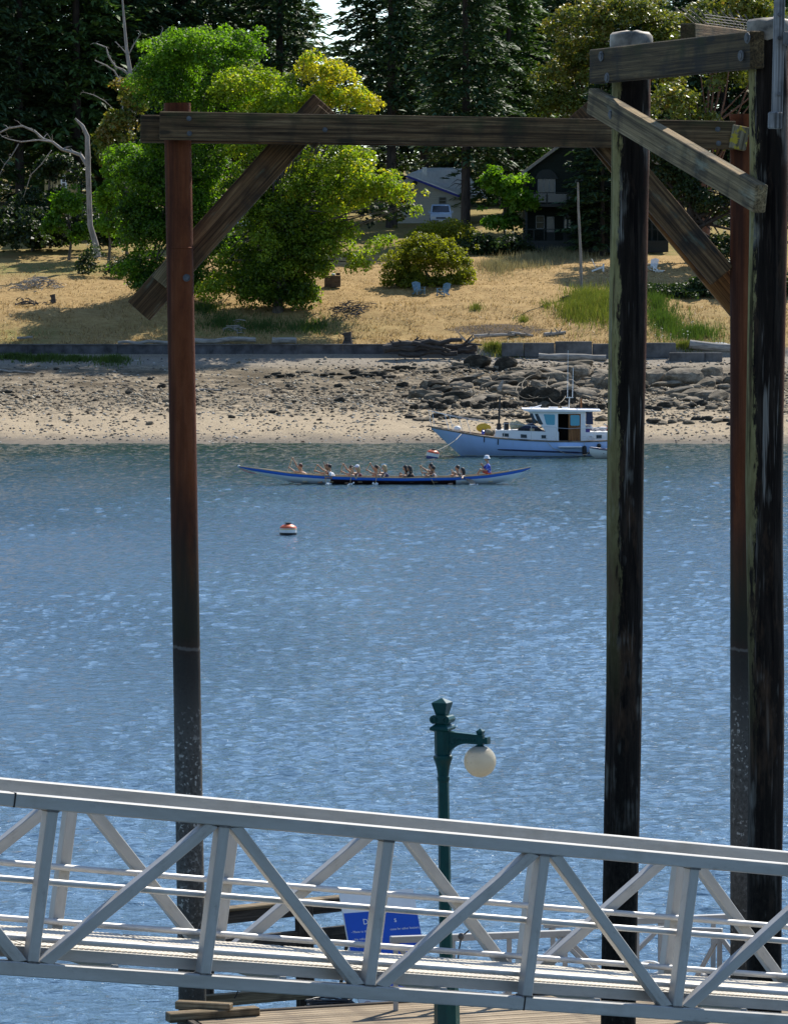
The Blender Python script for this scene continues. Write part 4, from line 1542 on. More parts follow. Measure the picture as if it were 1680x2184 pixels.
dead_tree('bleached dead tree trunk with one long crooked branch reaching over the lawn', 312.0,
          [(208, 548, 16), (204, 520, 13), (192, 480, 12), (189, 400, 11), (187, 330, 12), (186, 290, 10), (176, 268, 8), (160, 252, 4)],
          [[(186, 352, 10), (172, 330, 8), (155, 324, 8), (132, 318, 7), (112, 302, 6), (92, 296, 6), (75, 280, 5), (48, 268, 4), (18, 273, 4), (-8, 286, 3)],
           [(112, 302, 4), (82, 298, 3), (45, 302, 3), (18, 296, 2), (4, 290, 2)],
           [(110, 320, 2.5), (88, 350, 2), (66, 372, 2), (50, 420, 1)],
           [(40, 306, 2.5), (26, 330, 2), (10, 350, 1.5), (-5, 380, 1)],
           [(238, 228, 1), (222, 214, 2), (200, 202, 2), (178, 196, 1)]])
dead_tree('silvery dead tree top with forked bare limbs beside the tall dark green maple', 330.0,
          [(276, 300, 8), (278, 225, 10), (283, 185, 13), (277, 150, 10), (270, 105, 7), (266, 60, 6), (262, 10, 4), (258, -40, 3)],
          [[(277, 160, 7), (262, 148, 5), (246, 142, 4), (232, 120, 4), (226, 100, 3), (205, 92, 2.5)],
           [(262, 180, 4), (252, 165, 4), (243, 150, 3), (225, 138, 3), (202, 128, 2)],
           [(282, 152, 6), (298, 135, 5), (325, 112, 4), (335, 92, 3), (348, 60, 1.5)],
           [(272, 120, 3), (285, 95, 2.5), (300, 70, 1.5)], [(271, 115, 3), (258, 100, 2), (246, 88, 1.5)], [(276, 200, 4), (262, 225, 3), (258, 250, 2)]])


# ---- grasses
def blades(pos, hgt, wid, lean=.25, seed=1):
    r_ = np.random.default_rng(seed)
    n = len(pos)
    a = r_.uniform(0, 2 * math.pi, n)
    w = np.stack([np.cos(a), np.sin(a), np.zeros(n)], 1) * wid[:, None] / 2
    tip = np.stack([r_.normal(0, lean, n) * hgt, r_.normal(0, lean, n) * hgt, hgt], 1)
    v = np.stack([pos - w, pos + w, pos + tip], 1).reshape(-1, 3)
    return v, np.arange(3 * n).reshape(n, 3)


def grass_patch(name, label, spots, n, h, mat, wid=.03, kind='stuff', lean=.25):
    """spots: (u, v, ru, rv) in the picture, dropped onto the terrain"""
    pos = []
    per = n // len(spots)
    for (u, v, ru, rv) in spots:
        c = ground_at(u, v)
        dx = ru * c.y / FPX
        v2 = min(v + rv, 733)
        dy = max(.6, abs(ground_at(u, v - rv).y - ground_at(u, v2).y) / 2)
        for _ in range(per):
            a, r = random.uniform(0, 6.283), min(1.7, abs(random.gauss(0, .62)))
            x, y = c.x + dx * r * math.cos(a), c.y + dy * r * math.sin(a)
            pos.append((x, y, terrain(x, y) - .02))
    pos = np.array(pos)
    hg = rng.uniform(.5, 1.15, len(pos)) * h
    v, f = blades(pos, hg, np.full(len(pos), wid) * rng.uniform(.7, 1.5, len(pos)), lean, len(pos))
    c = pos.mean(0) if kind != 'stuff' else np.zeros(3)
    o = link(name, mesh_np(name, v - c, f, mat, np.clip(rng.normal(.5, .22, len(pos)), 0, 1)), None, c)
    if kind == 'stuff':
        o['kind'] = 'stuff'
        o['label'] = label
    else:
        tag(o, label, kind)
    return o


GR_DRY = leaf_mat('dry_grass_blade', (.18, .115, .045), (.44, .31, .14), .3, (1.1, 1.1, 1.0))
GR_GREEN = leaf_mat('green_reed_blade', (.07, .095, .018), (.165, .19, .035), .4, (1.25, 1.3, .55), hi=(.36, .29, .12))
GR_DGREEN = leaf_mat('dim_reed_blade', (.03, .06, .012), (.075, .12, .022), .4, (1.3, 1.4, .5))
GR_PALE = leaf_mat('meadow_blade', (.15, .13, .06), (.33, .29, .15), .3, (1.1, 1.1, .9))
# the dry lawn and bank: tufts too many to count
pos = []
while len(pos) < 34000:
    y = 284.2 + 36 * random.random() ** 1.35
    x = random.uniform(-30, 30)
    if mnoise.noise((x * .5, y * .7, 4.0)) + .25 * random.random() < -.05:
        continue
    if ((x - 6.8) / 2.7) ** 2 + ((y - 287.5) / 1.2) ** 2 < 1:
        continue
    pos.append((x, y, terrain(x, y) - .02))
pos = np.array(pos)
hh = rng.uniform(.06, .20, len(pos)) * np.where(pos[:, 1] < 296, 1.5, .8)
v, f = blades(pos, hh, rng.uniform(.04, .10, len(pos)), .5, 5)
dg = link('dry_grass', mesh_np('dry_grass', v, f, GR_DRY, np.clip(rng.normal(.5, .25, len(pos)), 0, 1)), None, (0, 0, 0))
dg['kind'] = 'stuff'
dg['label'] = 'tufts of golden dry grass over the lawn and bank'
grass_patch('tall_grass', 'tall bright green grass beside the leaning log piling', [(1265, 660, 60, 34), (1235, 668, 45, 22), (1300, 650, 50, 40), (1250, 640, 35, 20)], 9000, .85, GR_GREEN, .04)
grass_patch('shaded_grass', 'deep green grass on the bank between the log pilings', [(1420, 690, 50, 30), (1480, 715, 60, 18), (1400, 650, 40, 40)], 5000, .7, GR_DGREEN, .04)
grass_patch('meadow_grass', 'pale uncut meadow below the house', [(1090, 566, 62, 12), (1060, 572, 40, 9), (1130, 556, 40, 14), (1200, 545, 70, 12)], 6000, .7, GR_PALE, .04)
grass_patch('weed_tuft', 'green weeds sprouting on the lawn near the bare patch', [(1016, 660, 14, 5), (1116, 686, 14, 6), (1165, 655, 20, 12)], 500, .5, GR_GREEN, .04)
grass_patch('bank_weed', 'green grass in the shade below the big maples', [(470, 690, 60, 22), (560, 700, 90, 18), (430, 660, 40, 10), (660, 700, 60, 14)], 5200, .38, GR_DGREEN, .05)
grass_patch('shore_weed', 'green weeds growing along the foot of the long seawall', [(30, 764, 55, 8), (90, 768, 60, 6), (160, 768, 50, 5), (240, 770, 40, 4)], 3600, .42, GR_DGREEN, .06)
grass_patch('wall_weed', 'yellow green weeds between the driftwood heap and the concrete blocks', [(1055, 745, 28, 12), (1090, 758, 40, 6), (1460, 740, 40, 8)], 2000, .45, GR_GREEN, .04)
# white umbels
mb = MB()
for i in range(16):
    u, vv = random.uniform(1388, 1480), random.uniform(690, 728)
    g = ground_at(u, min(vv + 14, 730))
    q = g + Vector((random.uniform(-.1, .1), 0, random.uniform(.3, .6)))
    mb.tube([g, q], .004, 4, False)
    mb.lathe([(.01, 0), (.055, .03), (.035, .045)], q, 8)
um = obj('flowering_weed', mb, plain('white_umbel', (.7, .68, .55), .7), kind='stuff')
um['label'] = 'white flower heads on stalks above the concrete block'
# ------------------------------------------------------------------ rocks and shore
def rock_mat(name, dark, mid, light):
    M = Mat(name, .9, 0, .2)
    n = M.noise(3.2, (1, 1, 1.6), 8, .7)
    c = M.ramp(n, [(.3, dark), (.52, mid), (.75, light)])
    f = M.noise(17, (1, 1, 1), 5, .75)
    c = M.mix(c, M.ramp(f, [(.36, (.45, .44, .42)), (.64, (1.15, 1.13, 1.1))]), .7, 'MULTIPLY')
    M.base(c)
    M.bump(M.math('ADD', n, M.math('MULTIPLY', f, .5)), 1.0, .05)
    return M.m


ROCKS = [rock_mat('grey_rock', (.07, .057, .042), (.23, .195, .145), (.43, .375, .285)),
         rock_mat('barnacled_rock', (.045, .037, .027), (.155, .13, .092), (.36, .315, .24)),
         rock_mat('dark_weedy_rock', (.014, .013, .010), (.045, .04, .03), (.14, .125, .095)),
         rock_mat('tan_rock', (.2, .165, .12), (.36, .3, .22), (.46, .40, .31))]


def rock_mesh(seed, sub=3, mat=None, blocky=0.0):
    bm = bmesh.new()
    bmesh.ops.create_icosphere(bm, subdivisions=sub, radius=.5)
    s = seed * 13.7
    rr = random.Random(seed * 31 + 5)
    cuts = []
    for _ in range(11):
        n = Vector((rr.gauss(0, 1), rr.gauss(0, 1), rr.gauss(0, .8))).normalized()
        cuts.append((n, rr.uniform(.27, .43)))
    cuts.append((Vector((rr.uniform(-.5, .5), rr.uniform(-.5, .3), 1)).normalized(), rr.uniform(.28, .40)))
    for v in bm.verts:
        p = v.co.copy()
        for n, d_ in cuts:
            t = p.dot(n) - d_
            if t > 0:
                p -= n * t * .93
        if blocky:
            m = max(abs(p.x), abs(p.y), abs(p.z)) / .5
            q = p / max(m, 1e-4)
            p = p.lerp(q, blocky)
        d = mnoise.fractal(p * 2.6 + Vector((s, 0, 0)), 1, 2, 4) * .10 + mnoise.noise(p * 1.4 + Vector((0, s, 0))) * .10
        cr = mnoise.ridged_multi_fractal(p * 2.2 + Vector((s, s, 0)), 1, 2, 3, 1, 2)
        p *= 1 + d - .05 * max(0, cr - 1.2)
        if p.z < -.25:
            p.z = -.25 + (p.z + .25) * .2
        v.co = p
    me = bpy.data.meshes.new('rock')
    bm.to_mesh(me)
    bm.free()
    if mat:
        me.materials.append(mat)
    return me


RV = [[rock_mesh(i + 10 * k, 4 if i < 2 else 3 if i < 3 else 2, ROCKS[k], .18 if i % 2 else .0) for i in range(5)] for k in range(4)]


def put_rock(c, size, k, i, label, group=None, rz=None, sink=.2):
    o = bpy.data.objects.new('rock', RV[k][i])
    COL.objects.link(o)
    o.scale = size
    o.location = (c[0], c[1], c[2] + size[2] * (.3 - sink))
    o.rotation_euler = (random.uniform(-.12, .12), random.uniform(-.12, .12), random.uniform(0, 6.28) if rz is None else rz)
    tag(o, label, 'rock', group)
    return o


BIG = [  # u, v (foot), w px, h px, kind, label
    (1458, 821, 76, 40, 0, 'large blocky grey boulder lowest beneath the low concrete curb'),
    (1517, 812, 50, 36, 0, 'blocky grey boulder tucked beside the rusty steel piling'),
    (1402, 822, 62, 46, 0, 'pale sloping boulder partly hidden by the leaning log piling'),
    (1278, 828, 46, 34, 0, 'rounded boulder just west of the leaning log piling'),
    (1236, 812, 48, 32, 0, 'boulder in line behind the boat antennas'),
    (1190, 818, 52, 28, 0, 'broad grey boulder next west of the one behind the antennas'),
    (1140, 812, 60, 26, 1, 'long grey boulder below the white bleached log'),
    (1104, 824, 36, 22, 1, 'small boulder between the weedy ledge and the long grey boulder'),
    (1080, 790, 50, 30, 2, 'dark jagged boulder under the yellow green weeds'),
    (1020, 784, 54, 26, 2, 'dark boulder below the end of the driftwood heap'),
    (1037, 819, 28, 18, 3, 'single tan boulder among the dark weed'),
    (985, 824, 64, 20, 2, 'dark weedy rock spread west of the tan boulder'),
    (1132, 858, 46, 34, 2, 'dark crag behind the boat mast on the lower beach'),
    (1170, 866, 56, 38, 2, 'tallest dark crag above the boat wheelhouse'),
    (1208, 862, 44, 36, 2, 'dark crag east of the tallest crag over the wheelhouse'),
    (940, 826, 40, 12, 2, 'flat dark rock alone on the upper beach below the driftwood heap'),
    (1560, 822, 40, 24, 1, 'grey boulder seen through the gap by the rusty piling'),
    (1285, 900, 36, 16, 1, 'low rock by the boat stern'),
    (1330, 805, 60, 40, 0, 'boulder behind the leaning log piling'),
    (345, 785 + 45, 22, 9, 2, 'lone dark rock on the sand west of the rusty piling'),
]
for u, v, w, h, k, lab in BIG:
    c = ground_at(u, v - 3)
    s = c.y / FPX
    put_rock(c, (w * s * random.uniform(1.0, 1.25), w * s * .8, h * s * random.uniform(1.25, 1.75)), k, random.randrange(3), lab, None, random.uniform(-.6, .6), .16)
# ledges of bedrock lying along the shore
for u, v, w, h, lab in ((1050, 868, 330, 22, 'longest dark ledge of layered rock running behind the boat bow'), (1010, 893, 260, 12, 'low dark ledge just above the sand behind the boat bow'),
                        (1475, 868, 190, 18, 'layered ledge between the log pilings below the boulders'), (1480, 900, 170, 12, 'lowest flat ledge by the waterline between the log pilings'),
                        (880, 792, 240, 10, 'thin upper ledge below the driftwood heap'), (1270, 872, 130, 20, 'ledge behind the boat wheelhouse roof'), (700, 800, 260, 9, 'faint upper ledge in the tree shadow east of the rusty piling')):
    c = ground_at(u, v)
    s = c.y / FPX
    t = thing('rock_ledge', lab, 'ledge', c)
    n = max(6, int(w / 16))
    for i in range(n):
        uu = u - w / 2 + w * (i + random.uniform(-.2, .2)) / (n - 1)
        vv = v + random.uniform(-5, 5) + 3 * math.sin(i * .9)
        p = ground_at(uu, vv)
        o = bpy.data.objects.new('slab', RV[2 if random.random() < .55 else 1][random.randrange(5)])
        COL.objects.link(o)
        o.parent = t
        o.location = p - c + Vector((0, 0, .04))
        o.scale = (w / n * s * random.uniform(1.3, 2.3), random.uniform(.6, 1.3), h * s * random.uniform(.8, 1.5))
        o.rotation_euler = (random.uniform(-.1, .1), random.uniform(-.1, .1), random.uniform(-.35, .35))
for lab, n_, (ua, ub_, va, vb_), kk in (('jumble of broken tan bedrock stepping up behind the boat wheelhouse', 60, (1085, 1305, 786, 850), (0, 0, 1)), ('broken bedrock shelf between the two log pilings', 44, (1385, 1560, 790, 856), (0, 0, 1)), ('weedy broken bedrock west of the boat mast under the driftwood heap', 46, (900, 1090, 778, 862), (1, 2, 0))):
    c = ground_at((ua + ub_) / 2, (va + vb_) / 2)
    t = thing('rock_outcrop', lab, 'bedrock', c)
    for i in range(n_):
        p = ground_at(random.uniform(ua, ub_), random.uniform(va, vb_))
        o = bpy.data.objects.new('slab', RV[random.choice(kk)][random.choice((2, 2, 3, 4))])
        COL.objects.link(o)
        o.parent = t
        s_ = random.choice((.6, .9, 1.2, 1.7))
        o.location = p - c + Vector((0, 0, .02))
        o.scale = (s_ * random.uniform(1, 1.7), s_ * random.uniform(.7, 1.1), s_ * random.uniform(.35, .75))
        o.rotation_euler = (random.uniform(-.25, .25), random.uniform(-.3, .3), random.uniform(-.7, .7))
cnt = 0
RG = 'rocks strewn over the tidal beach'
while cnt < 235:
    u, v = random.uniform(-20, 1570), random.uniform(772, 925)
    dens = .10 + .9 * math.exp(-((u - 1180) / 330) ** 2 - ((v - 830) / 45) ** 2) + .6 * math.exp(-((u - 780) / 300) ** 2 - ((v - 850) / 32) ** 2) + .3 * math.exp(-((u - 300) / 350) ** 2 - ((v - 830) / 30) ** 2)
    if random.random() > dens:
        continue
    c = ground_at(u, v)
    sz = random.choice((.22, .28, .35, .45, .6)) * random.uniform(.8, 1.2) * (random.choice((1, 1.5, 2.2)) if u > 950 and 775 < v < 862 else 1) * (.75 if v > 880 else 1)
    k = 1 if random.random() < .55 else (2 if random.random() < .7 else 0)
    put_rock(c, (sz * random.uniform(1, 1.6), sz, sz * random.uniform(.5, .9)), k, 3 + random.randrange(2), 'small grey or dark rock scattered on the tidal beach', RG)
    cnt += 1

# countless pebbles, oyster shells and cobbles
def pebble_cloud(n, seed, dens, size, name, label, mat):
    r_ = np.random.default_rng(seed)
    pts = []
    while len(pts) < n:
        u, v = r_.uniform(-40, 1700), r_.uniform(765, 944)
        if r_.random() > dens(u, v):
            continue
        d = ray(u, v)
        # invert the beach profile along the sight line
        lo, hi = 240.0, 284.0
        for _ in range(14):
            m = (lo + hi) / 2
            p = EYE + d.z * m / d.y
            if p < float(np.interp(m, YK, ZK)):
                hi = m
            else:
                lo = m
        y = (lo + hi) / 2
        x = d.x * y / d.y
        pts.append((x, y, terrain(x, y)))
    c = np.array(pts)
    base = np.array([(1, 0, 0), (-1, 0, 0), (0, 1, 0), (0, -1, 0), (0, 0, 1), (0, 0, -1)], float)
    fc = np.array([(0, 2, 4), (2, 1, 4), (1, 3, 4), (3, 0, 4), (2, 0, 5), (1, 2, 5), (3, 1, 5), (0, 3, 5)])
    s = r_.uniform(.4, 1.4, n) ** 1.5 * size
    a = r_.uniform(0, 6.283, n)
    vv = np.repeat(base[None], n, 0) * (r_.uniform(.5, 1.3, (n, 6, 1)))
    vv = vv * np.array([1.25, 1.0, .75])
    ca, sa = np.cos(a)[:, None], np.sin(a)[:, None]
    x = vv[..., 0] * ca - vv[..., 1] * sa
    y = vv[..., 0] * sa + vv[..., 1] * ca
    vv = np.stack([x, y, vv[..., 2]], -1) * s[:, None, None] + c[:, None, :]
    f = (fc[None] + (np.arange(n) * 6)[:, None, None]).reshape(-1, 3)
    o = link(name, mesh_np(name, vv.reshape(-1, 3), f, mat, np.repeat(np.clip(r_.normal(.5, .25, n), 0, 1), 8)), None, (0, 0, 0))
    o['kind'] = 'stuff'
    o['label'] = label
    return o


def tint_mat(name, a, b, c):
    M = Mat(name, .9, 0, .2)
    M.base(M.ramp(M.attr('tint'), [(.1, a), (.5, b), (.9, c)]))
    return M.m


COB = tint_mat('cobble_stone', (.040, .031, .022), (.155, .125, .085), (.41, .355, .265))
PEB = tint_mat('pebble_stone', (.03, .032, .03), (.10, .095, .085), (.42, .40, .36))
def dcob(u, v):
    d = math.exp(-((v - 848) / 30) ** 2) * (.6 + .4 * math.exp(-((u - 1100) / 420) ** 2)) + .4 * math.exp(-((u - 1150) / 400) ** 2 - ((v - 800) / 40) ** 2)
    d *= .35 + 1.1 * max(0, mnoise.noise((u * .012, v * .05, 2)) + .35)
    return min(1, d + .012)
pebble_cloud(11000, 3, dcob, .115, 'oyster_cobbles', 'band of barnacled cobbles and oyster shells across the beach', COB)
pebble_cloud(5000, 4, lambda u, v: (.25 + .75 * max(0, mnoise.noise((u * .01, v * .04, 9)) + .3)) * (1 if v > 860 else .6), .075, 'sand_pebbles', 'loose pebbles dotting the sand', PEB)

# ---- seawalls
CONC = plain('old_concrete', (.115, .112, .108), .9, 0, .35, 1.2, .2, .02)
CONCD = plain('shaded_concrete', (.085, .085, .09), .9, 0, .4, 1.5, .2, .02)  # shade of the seawall face put into the colour as darker concrete
sw = thing('seawall', 'long dark concrete seawall along the top of the beach', 'seawall', at_ground(400, 283.3))
uu = -420
while uu < 1010:
    u2 = min(uu + 96, 1014)
    a, b = P(uu, 737, 283.3), P(u2 - .6, 737, 283.3)
    mb = MB().bar((a.x, 283.3 + random.uniform(-.02, .02), 4.58 + random.uniform(-.015, .015)), (b.x, 283.3, 4.58), .3, .82)
    obj('wall_segment', mb, CONCD, sw)
    uu = u2
mb = MB().bar((P(-420, 737, 283.3).x, 283.27, 5.02), (P(1014, 737, 283.3).x, 283.27, 5.02), .42, .07)
obj('coping', mb, CONC, sw)
def block(label, u0, u1, v0, v1, y):
    a, b = P(u0, v0, y), P(u1, v1, y)
    bm = MB().box(((a.x + b.x) / 2, y + .35, (a.z + b.z) / 2 - .1), (abs(b.x - a.x), .7, abs(a.z - b.z) + .2))
    o = beam('concrete_block', (a.x, y + .35, (a.z + b.z) / 2 - .1), (b.x, y + .35, (a.z + b.z) / 2 - .1), .7, abs(a.z - b.z) + .2, CONC, None, bev=.03)
    tag(o, label, 'concrete block', 'broken seawall blocks')
block('concrete seawall block nearest the yellow green weeds, first in its row', 1070, 1116, 731, 754, 282.4)
block('concrete seawall block second in its row above the white log', 1117, 1182, 731, 755, 282.5)
block('tallest concrete seawall block, third in its row', 1184, 1262, 728, 757, 282.3)
block('sloping concrete block partly hidden by the leaning log piling', 1264, 1376, 733, 759, 282.4)
block('concrete seawall block just east of the leaning log piling', 1378, 1441, 731, 757, 282.2)
block('low concrete curb block ahead of the white log', 1428, 1502, 752, 770, 280.6)
block('short low concrete curb block at the end of the row', 1503, 1540, 752, 770, 280.6)

# ---- driftwood
def log(label, u0, v0, u1, v1, r0, r1, mat=None, name='driftwood_log', y=None, lift=.0, group=None, twist=.06, cat='driftwood log', stubs=0):
    a = ground_at(u0, v0) if y is None else P(u0, v0, y)
    b = ground_at(u1, v1) if y is None else P(u1, v1, y)
    a = a + Vector((0, 0, r0 * .8 + lift))
    b = b + Vector((0, 0, r1 * .8 + lift))
    pts = [a.lerp(b, i / 6) + Vector((random.uniform(-1, 1), random.uniform(-1, 1), random.uniform(-1, 1))) * twist * (a - b).length * .3 * (0 < i < 6) for i in range(7)]
    mb = MB().tube(pts, [r0 + (r1 - r0) * i / 6 * random.uniform(.85, 1.1) for i in range(7)], 10)
    for i in range(stubs):
        k = random.randrange(1, 6)
        d = Vector((random.uniform(-1, 1), random.uniform(-.6, .2), random.uniform(.1, 1))) * random.uniform(.3, .9)
        mb.tube([pts[k], pts[k] + d * .6, pts[k] + d], [r0 * .45, r0 * .3, .01], 6)
    o = obj(name, mb, mat or DRIFT, smooth=50)
    tag(o, label, cat, group)
    return o


log('thin bleached log lying on the seawall west of the rusty piling', 252, 733, 380, 732, .11, .12, y=284.0)
log('thicker bleached log on the seawall touching the rusty piling', 372, 731, 545, 729, .19, .17, y=284.4)
log('short thick bleached log on the seawall east of the rusty piling', 580, 731, 632, 731, .22, .2, y=284.2)
log('small pale plank log on the bank far west', 36, 723, 70, 721, .09, .08, y=285.2)
log('white log stretched in front of the concrete blocks', 1148, 766, 1292, 768, .24, .2, y=281.2, twist=.04)
log('bleached root log on the grass beside the bare patch, longest of them', 1010, 722, 1098, 716, .16, .1, stubs=4)
log('bleached log with stubs on the grass above the third concrete block', 1160, 718, 1206, 712, .16, .1, stubs=5)
log('pale log on the grass between the other two bleached root logs', 1090, 715, 1136, 718, .12, .08, stubs=3)
log('big white log leading off behind the steel piling', 1470, 742, 1600, 752, .32, .3, y=283.5)
log('slender bleached log across the upper beach east of the rusty piling', 415, 834, 470, 834, .09, .05)
log('slender bleached pole on the beach at the far west', -10, 792, 76, 798, .09, .05)
DH = 'dark driftwood heap on the seawall'
for lab, a in (('dark driftwood log at the base of the heap, thickest of all', (818, 752, 915, 748, .30, .22)), ('dark crooked driftwood limb poking up highest on the heap', (826, 742, 905, 726, .2, .07)),
               ('long dark driftwood trunk along the upper side of the heap', (838, 742, 985, 728, .24, .14)), ('dark driftwood limb with a curved tip pointing toward the weeds', (905, 742, 1028, 737, .22, .06)),
               ('dark driftwood log lowest on the beach side of the heap', (850, 758, 975, 757, .2, .16)), ('short dark stub of driftwood in the middle of the heap', (880, 735, 960, 752, .17, .12)),
               ('dark broken driftwood stump at the weedy end of the heap', (975, 752, 1018, 748, .26, .2)), ('thin dark driftwood branch across the heap', (900, 728, 975, 738, .09, .04))):
    log(lab, *a, mat=DRIFTD, y=282.2 + random.uniform(-.6, .5), stubs=3, twist=.12, group=DH)
log('white driftwood chunk at the end of the long seawall', 985, 745, 1012, 722, .14, .05, y=283.0, stubs=6)
log('pale upright driftwood stub standing among the rocks behind the boat mast', 1064, 836, 1072, 812, .16, .05, y=262.5, name='driftwood_stub', cat='driftwood stub')
# dark stumps on the bank
def stump(label, u, v, h, w):
    c = ground_at(u, v)
    s = c.y / FPX
    mb = MB()
    mb.tube([c + Vector((0, 0, -.1)), c + Vector((.03, 0, h * s * .5)), c + Vector((-.04, 0, h * s))], [w * s * .62, w * s * .4, w * s * .5], 9)
    for k in range(6):
        a = k * 1.05
        q = c + Vector((0, 0, h * s * random.uniform(.2, .8)))
        mb.tube([q, q + Vector((math.cos(a) * w * s * .7, math.sin(a) * w * s * .5, random.uniform(-.1, .25)))], [w * s * .22, .02], 6)
    o = obj('stump', mb, DRIFTD, smooth=50)
    tag(o, label, 'stump')
stump('dark root stump on the seawall edge east of the rusty piling', 741, 733, 24, 20)
stump('dark burnt stump standing on the lawn by the fallen branches', 113, 646, 18, 12)
stump('dark gnarled stump beside the tall green grass', 1205, 642, 10, 18)
# brush heaps
def heap(name, label, u, v, ru, rv, n, mat, h, cat='brush heap', r=.035):
    c = ground_at(u, v)
    s = c.y / FPX
    t = thing(name, label, cat, c)
    mb = MB()
    for i in range(n):
        x, y = random.gauss(0, ru * s * .45), random.gauss(0, .7)
        z = max(.03, h * math.exp(-(x / (ru * s * .6)) ** 2) * random.random())
        q = Vector((c.x + x, c.y + y, terrain(c.x + x, c.y + y) + z))
        d = Vector((random.uniform(-1, 1), random.uniform(-.5, .5), random.uniform(-.25, .45))) * random.uniform(.5, 1.3)
        mb.tube([q - d * .5, q + Vector((0, 0, .08)), q + d * .5], [r, r * .8, r * .3], 5, False)
    o = obj('sticks', mb, mat, t, smooth=50, kind='stuff')
    return t
heap('brush_heap', 'heap of bleached brushwood on the lawn near the green strip', 76, 610, 58, 12, 120, DRIFT, .55)
heap('brush_heap', 'few fallen grey branches lying beside the burnt stump', 60, 650, 32, 5, 22, DRIFTD, .35, r=.05)
heap('brush_heap', 'tangle of dark dead branches under the yellow green maple', 745, 664, 48, 10, 90, DRIFTD, .35)
heap('brush_heap', 'thin grey brush below the yellow green maple boughs', 500, 705, 30, 10, 30, DRIFT, .3)

# rope loops over the crags
cab = MB()
for cx, cy, rx, ry in ((1150, 838, 38, 26), (1186, 842, 22, 34), (1128, 846, 28, 20)):
    pts = []
    for a in np.linspace(.3, 5.6, 16):
        g = ground_at(cx + rx * math.cos(a), cy + ry * math.sin(a))
        pts.append(g + Vector((0, -.6, .45)))
    cab.tube(pts, .024, 6)
tag(obj('old_cable', cab, plain('tan_cable', (.15, .125, .085), .8), smooth=60), 'loops of old tan cable draped over the dark crags', 'cable')

# ------------------------------------------------------------------ lawn furniture
BLUEP = plain('faded_blue_paint', (.16, .27, .36), .55, 0, .2, 6)
WHITEP = plain('white_plastic', (.72, .73, .72), .45, 0, .06, 4)


def adirondack(u, v, rz, mat, label, group, sc=1.0):
    c = ground_at(u, v)
    t = thing('garden_chair', label, 'chair', c, group)
    t.rotation_euler = (0, 0, rz)
    t.scale = (sc, sc, sc)
    ORIGIN[t.name] = Vector((0, 0, 0))

    def pc(nm, mb):
        o = obj(nm, mb, mat, t)
        return o
    # sits facing -Y in its own frame
    for i in range(5):
        y0 = -.30 + i * .12
        pc('seat_slat', MB().box((0, y0, .36 - i * .028), (.52, .10, .022)))
    for i in range(7):
        x = -.24 + i * .08
        hgt = .78 - .9 * x * x * 1.6
        pc('back_slat', MB().bar((x, .22, .24), (x * 1.2, .22 + hgt * .42, .24 + hgt * .9), .068, .02, (0, 1, 0)))
    for sx in (-1, 1):
        pc('armrest', MB().bar((sx * .33, -.36, .56), (sx * .33, .40, .53), .13, .022))
        pc('front_leg', MB().box((sx * .29, -.32, .275), (.035, .10, .55)))
        pc('rear_leg', MB().bar((sx * .27, -.36, .36), (sx * .27, .52, .02), .035, .12))
    pc('back_brace', MB().box((0, .38, .52), (.66, .03, .07)))
    return t


GCH = 'blue garden chairs by the bush'
adirondack(893, 629, R(25), BLUEP, 'faded blue slatted garden chair nearer the yellow maple', GCH)
adirondack(945, 632, R(-35), BLUEP, 'faded blue slatted garden chair angled beside the edge of the bush', GCH)
WCH = 'white garden chairs on the upper lawn'
adirondack(1277, 579, R(85), WHITEP, 'white garden chair in side view near the leaning pole', WCH)
adirondack(1390, 579, R(-30), WHITEP, 'white garden chair half hidden by the leaning log piling', WCH)
# white bench-like slab beside the chair
tag(obj('low_table', MB().box(ground_at(1402, 580) + Vector((.1, 0, .12)), (.8, .5, .05)).box(ground_at(1402, 580) + Vector((.1, 0, .05)), (.6, .3, .1)), WHITEP), 'low white table on the lawn by the half hidden white chair', 'table')
# stone fire pit
FP = plain('brown_block', (.11, .075, .055), .9, 0, .3, 4, bump=.02)
c = ground_at(709, 612)
s = c.y / FPX
fp = thing('fire_pit', 'square brown block fire pit standing on the dry lawn', 'fire pit', c)
for i in range(3):
    for j in range(3):
        for k in range(2):
            obj('block', MB().box(c + Vector(((i - 1) * .385, (k - .5) * .8, .13 + j * .27)), (.375, .35, .262)), FP, fp)
for i in (-1, 1):
    obj('block', MB().box(c + Vector((i * .40, -.2, .92)), (.3, .3, .18)), FP, fp)
obj('ash_bowl', MB().ell(c + Vector((.05, -.1, .88)), (.16, .14, .10), 10, 6), WHITEP, fp, smooth=60)
# leaning pole
a, b = ground_at(1240, 628), None
top = P(1232, 388, a.y + .2)
lpole = thing('leaning_pole', 'tall weathered bare pole standing on the lawn before the house', 'pole', a)
mb = MB().tube([a - Vector((0, 0, .3)), a.lerp(top, .18), a.lerp(top, .4) + Vector((.02, 0, 0)), a.lerp(top, .75) + Vector((-.03, 0, 0)), top], [.12, .11, .10, .085, .06], 9)
obj('shaft', mb, plain('silver_pole_wood', (.24, .215, .18), .85, 0, .3, 3, stretch=(3, 3, .4)), lpole, smooth=60)
obj('collar', MB().lathe([(.15, -.06), (.15, .06)], a.lerp(top, .2), 10), DRIFT, lpole)
# upturned blue grey dinghy on the grass by the pilings
tag(obj('upturned_boat', MB().ell(P(1533, 741, 284.6), (.9, .5, .36), 16, 8), plain('faded_boat_paint', (.20, .27, .33), .6, 0, .25, 3), smooth=60), 'faded blue upturned hull on the grass by the steel piling', 'boat')
tag(put_rock(ground_at(1112, 533), (1.6, 1.0, .8), 3, 1, 'pale tan rock in the shade below the house'), 'pale tan rock in the shade below the house', 'rock')

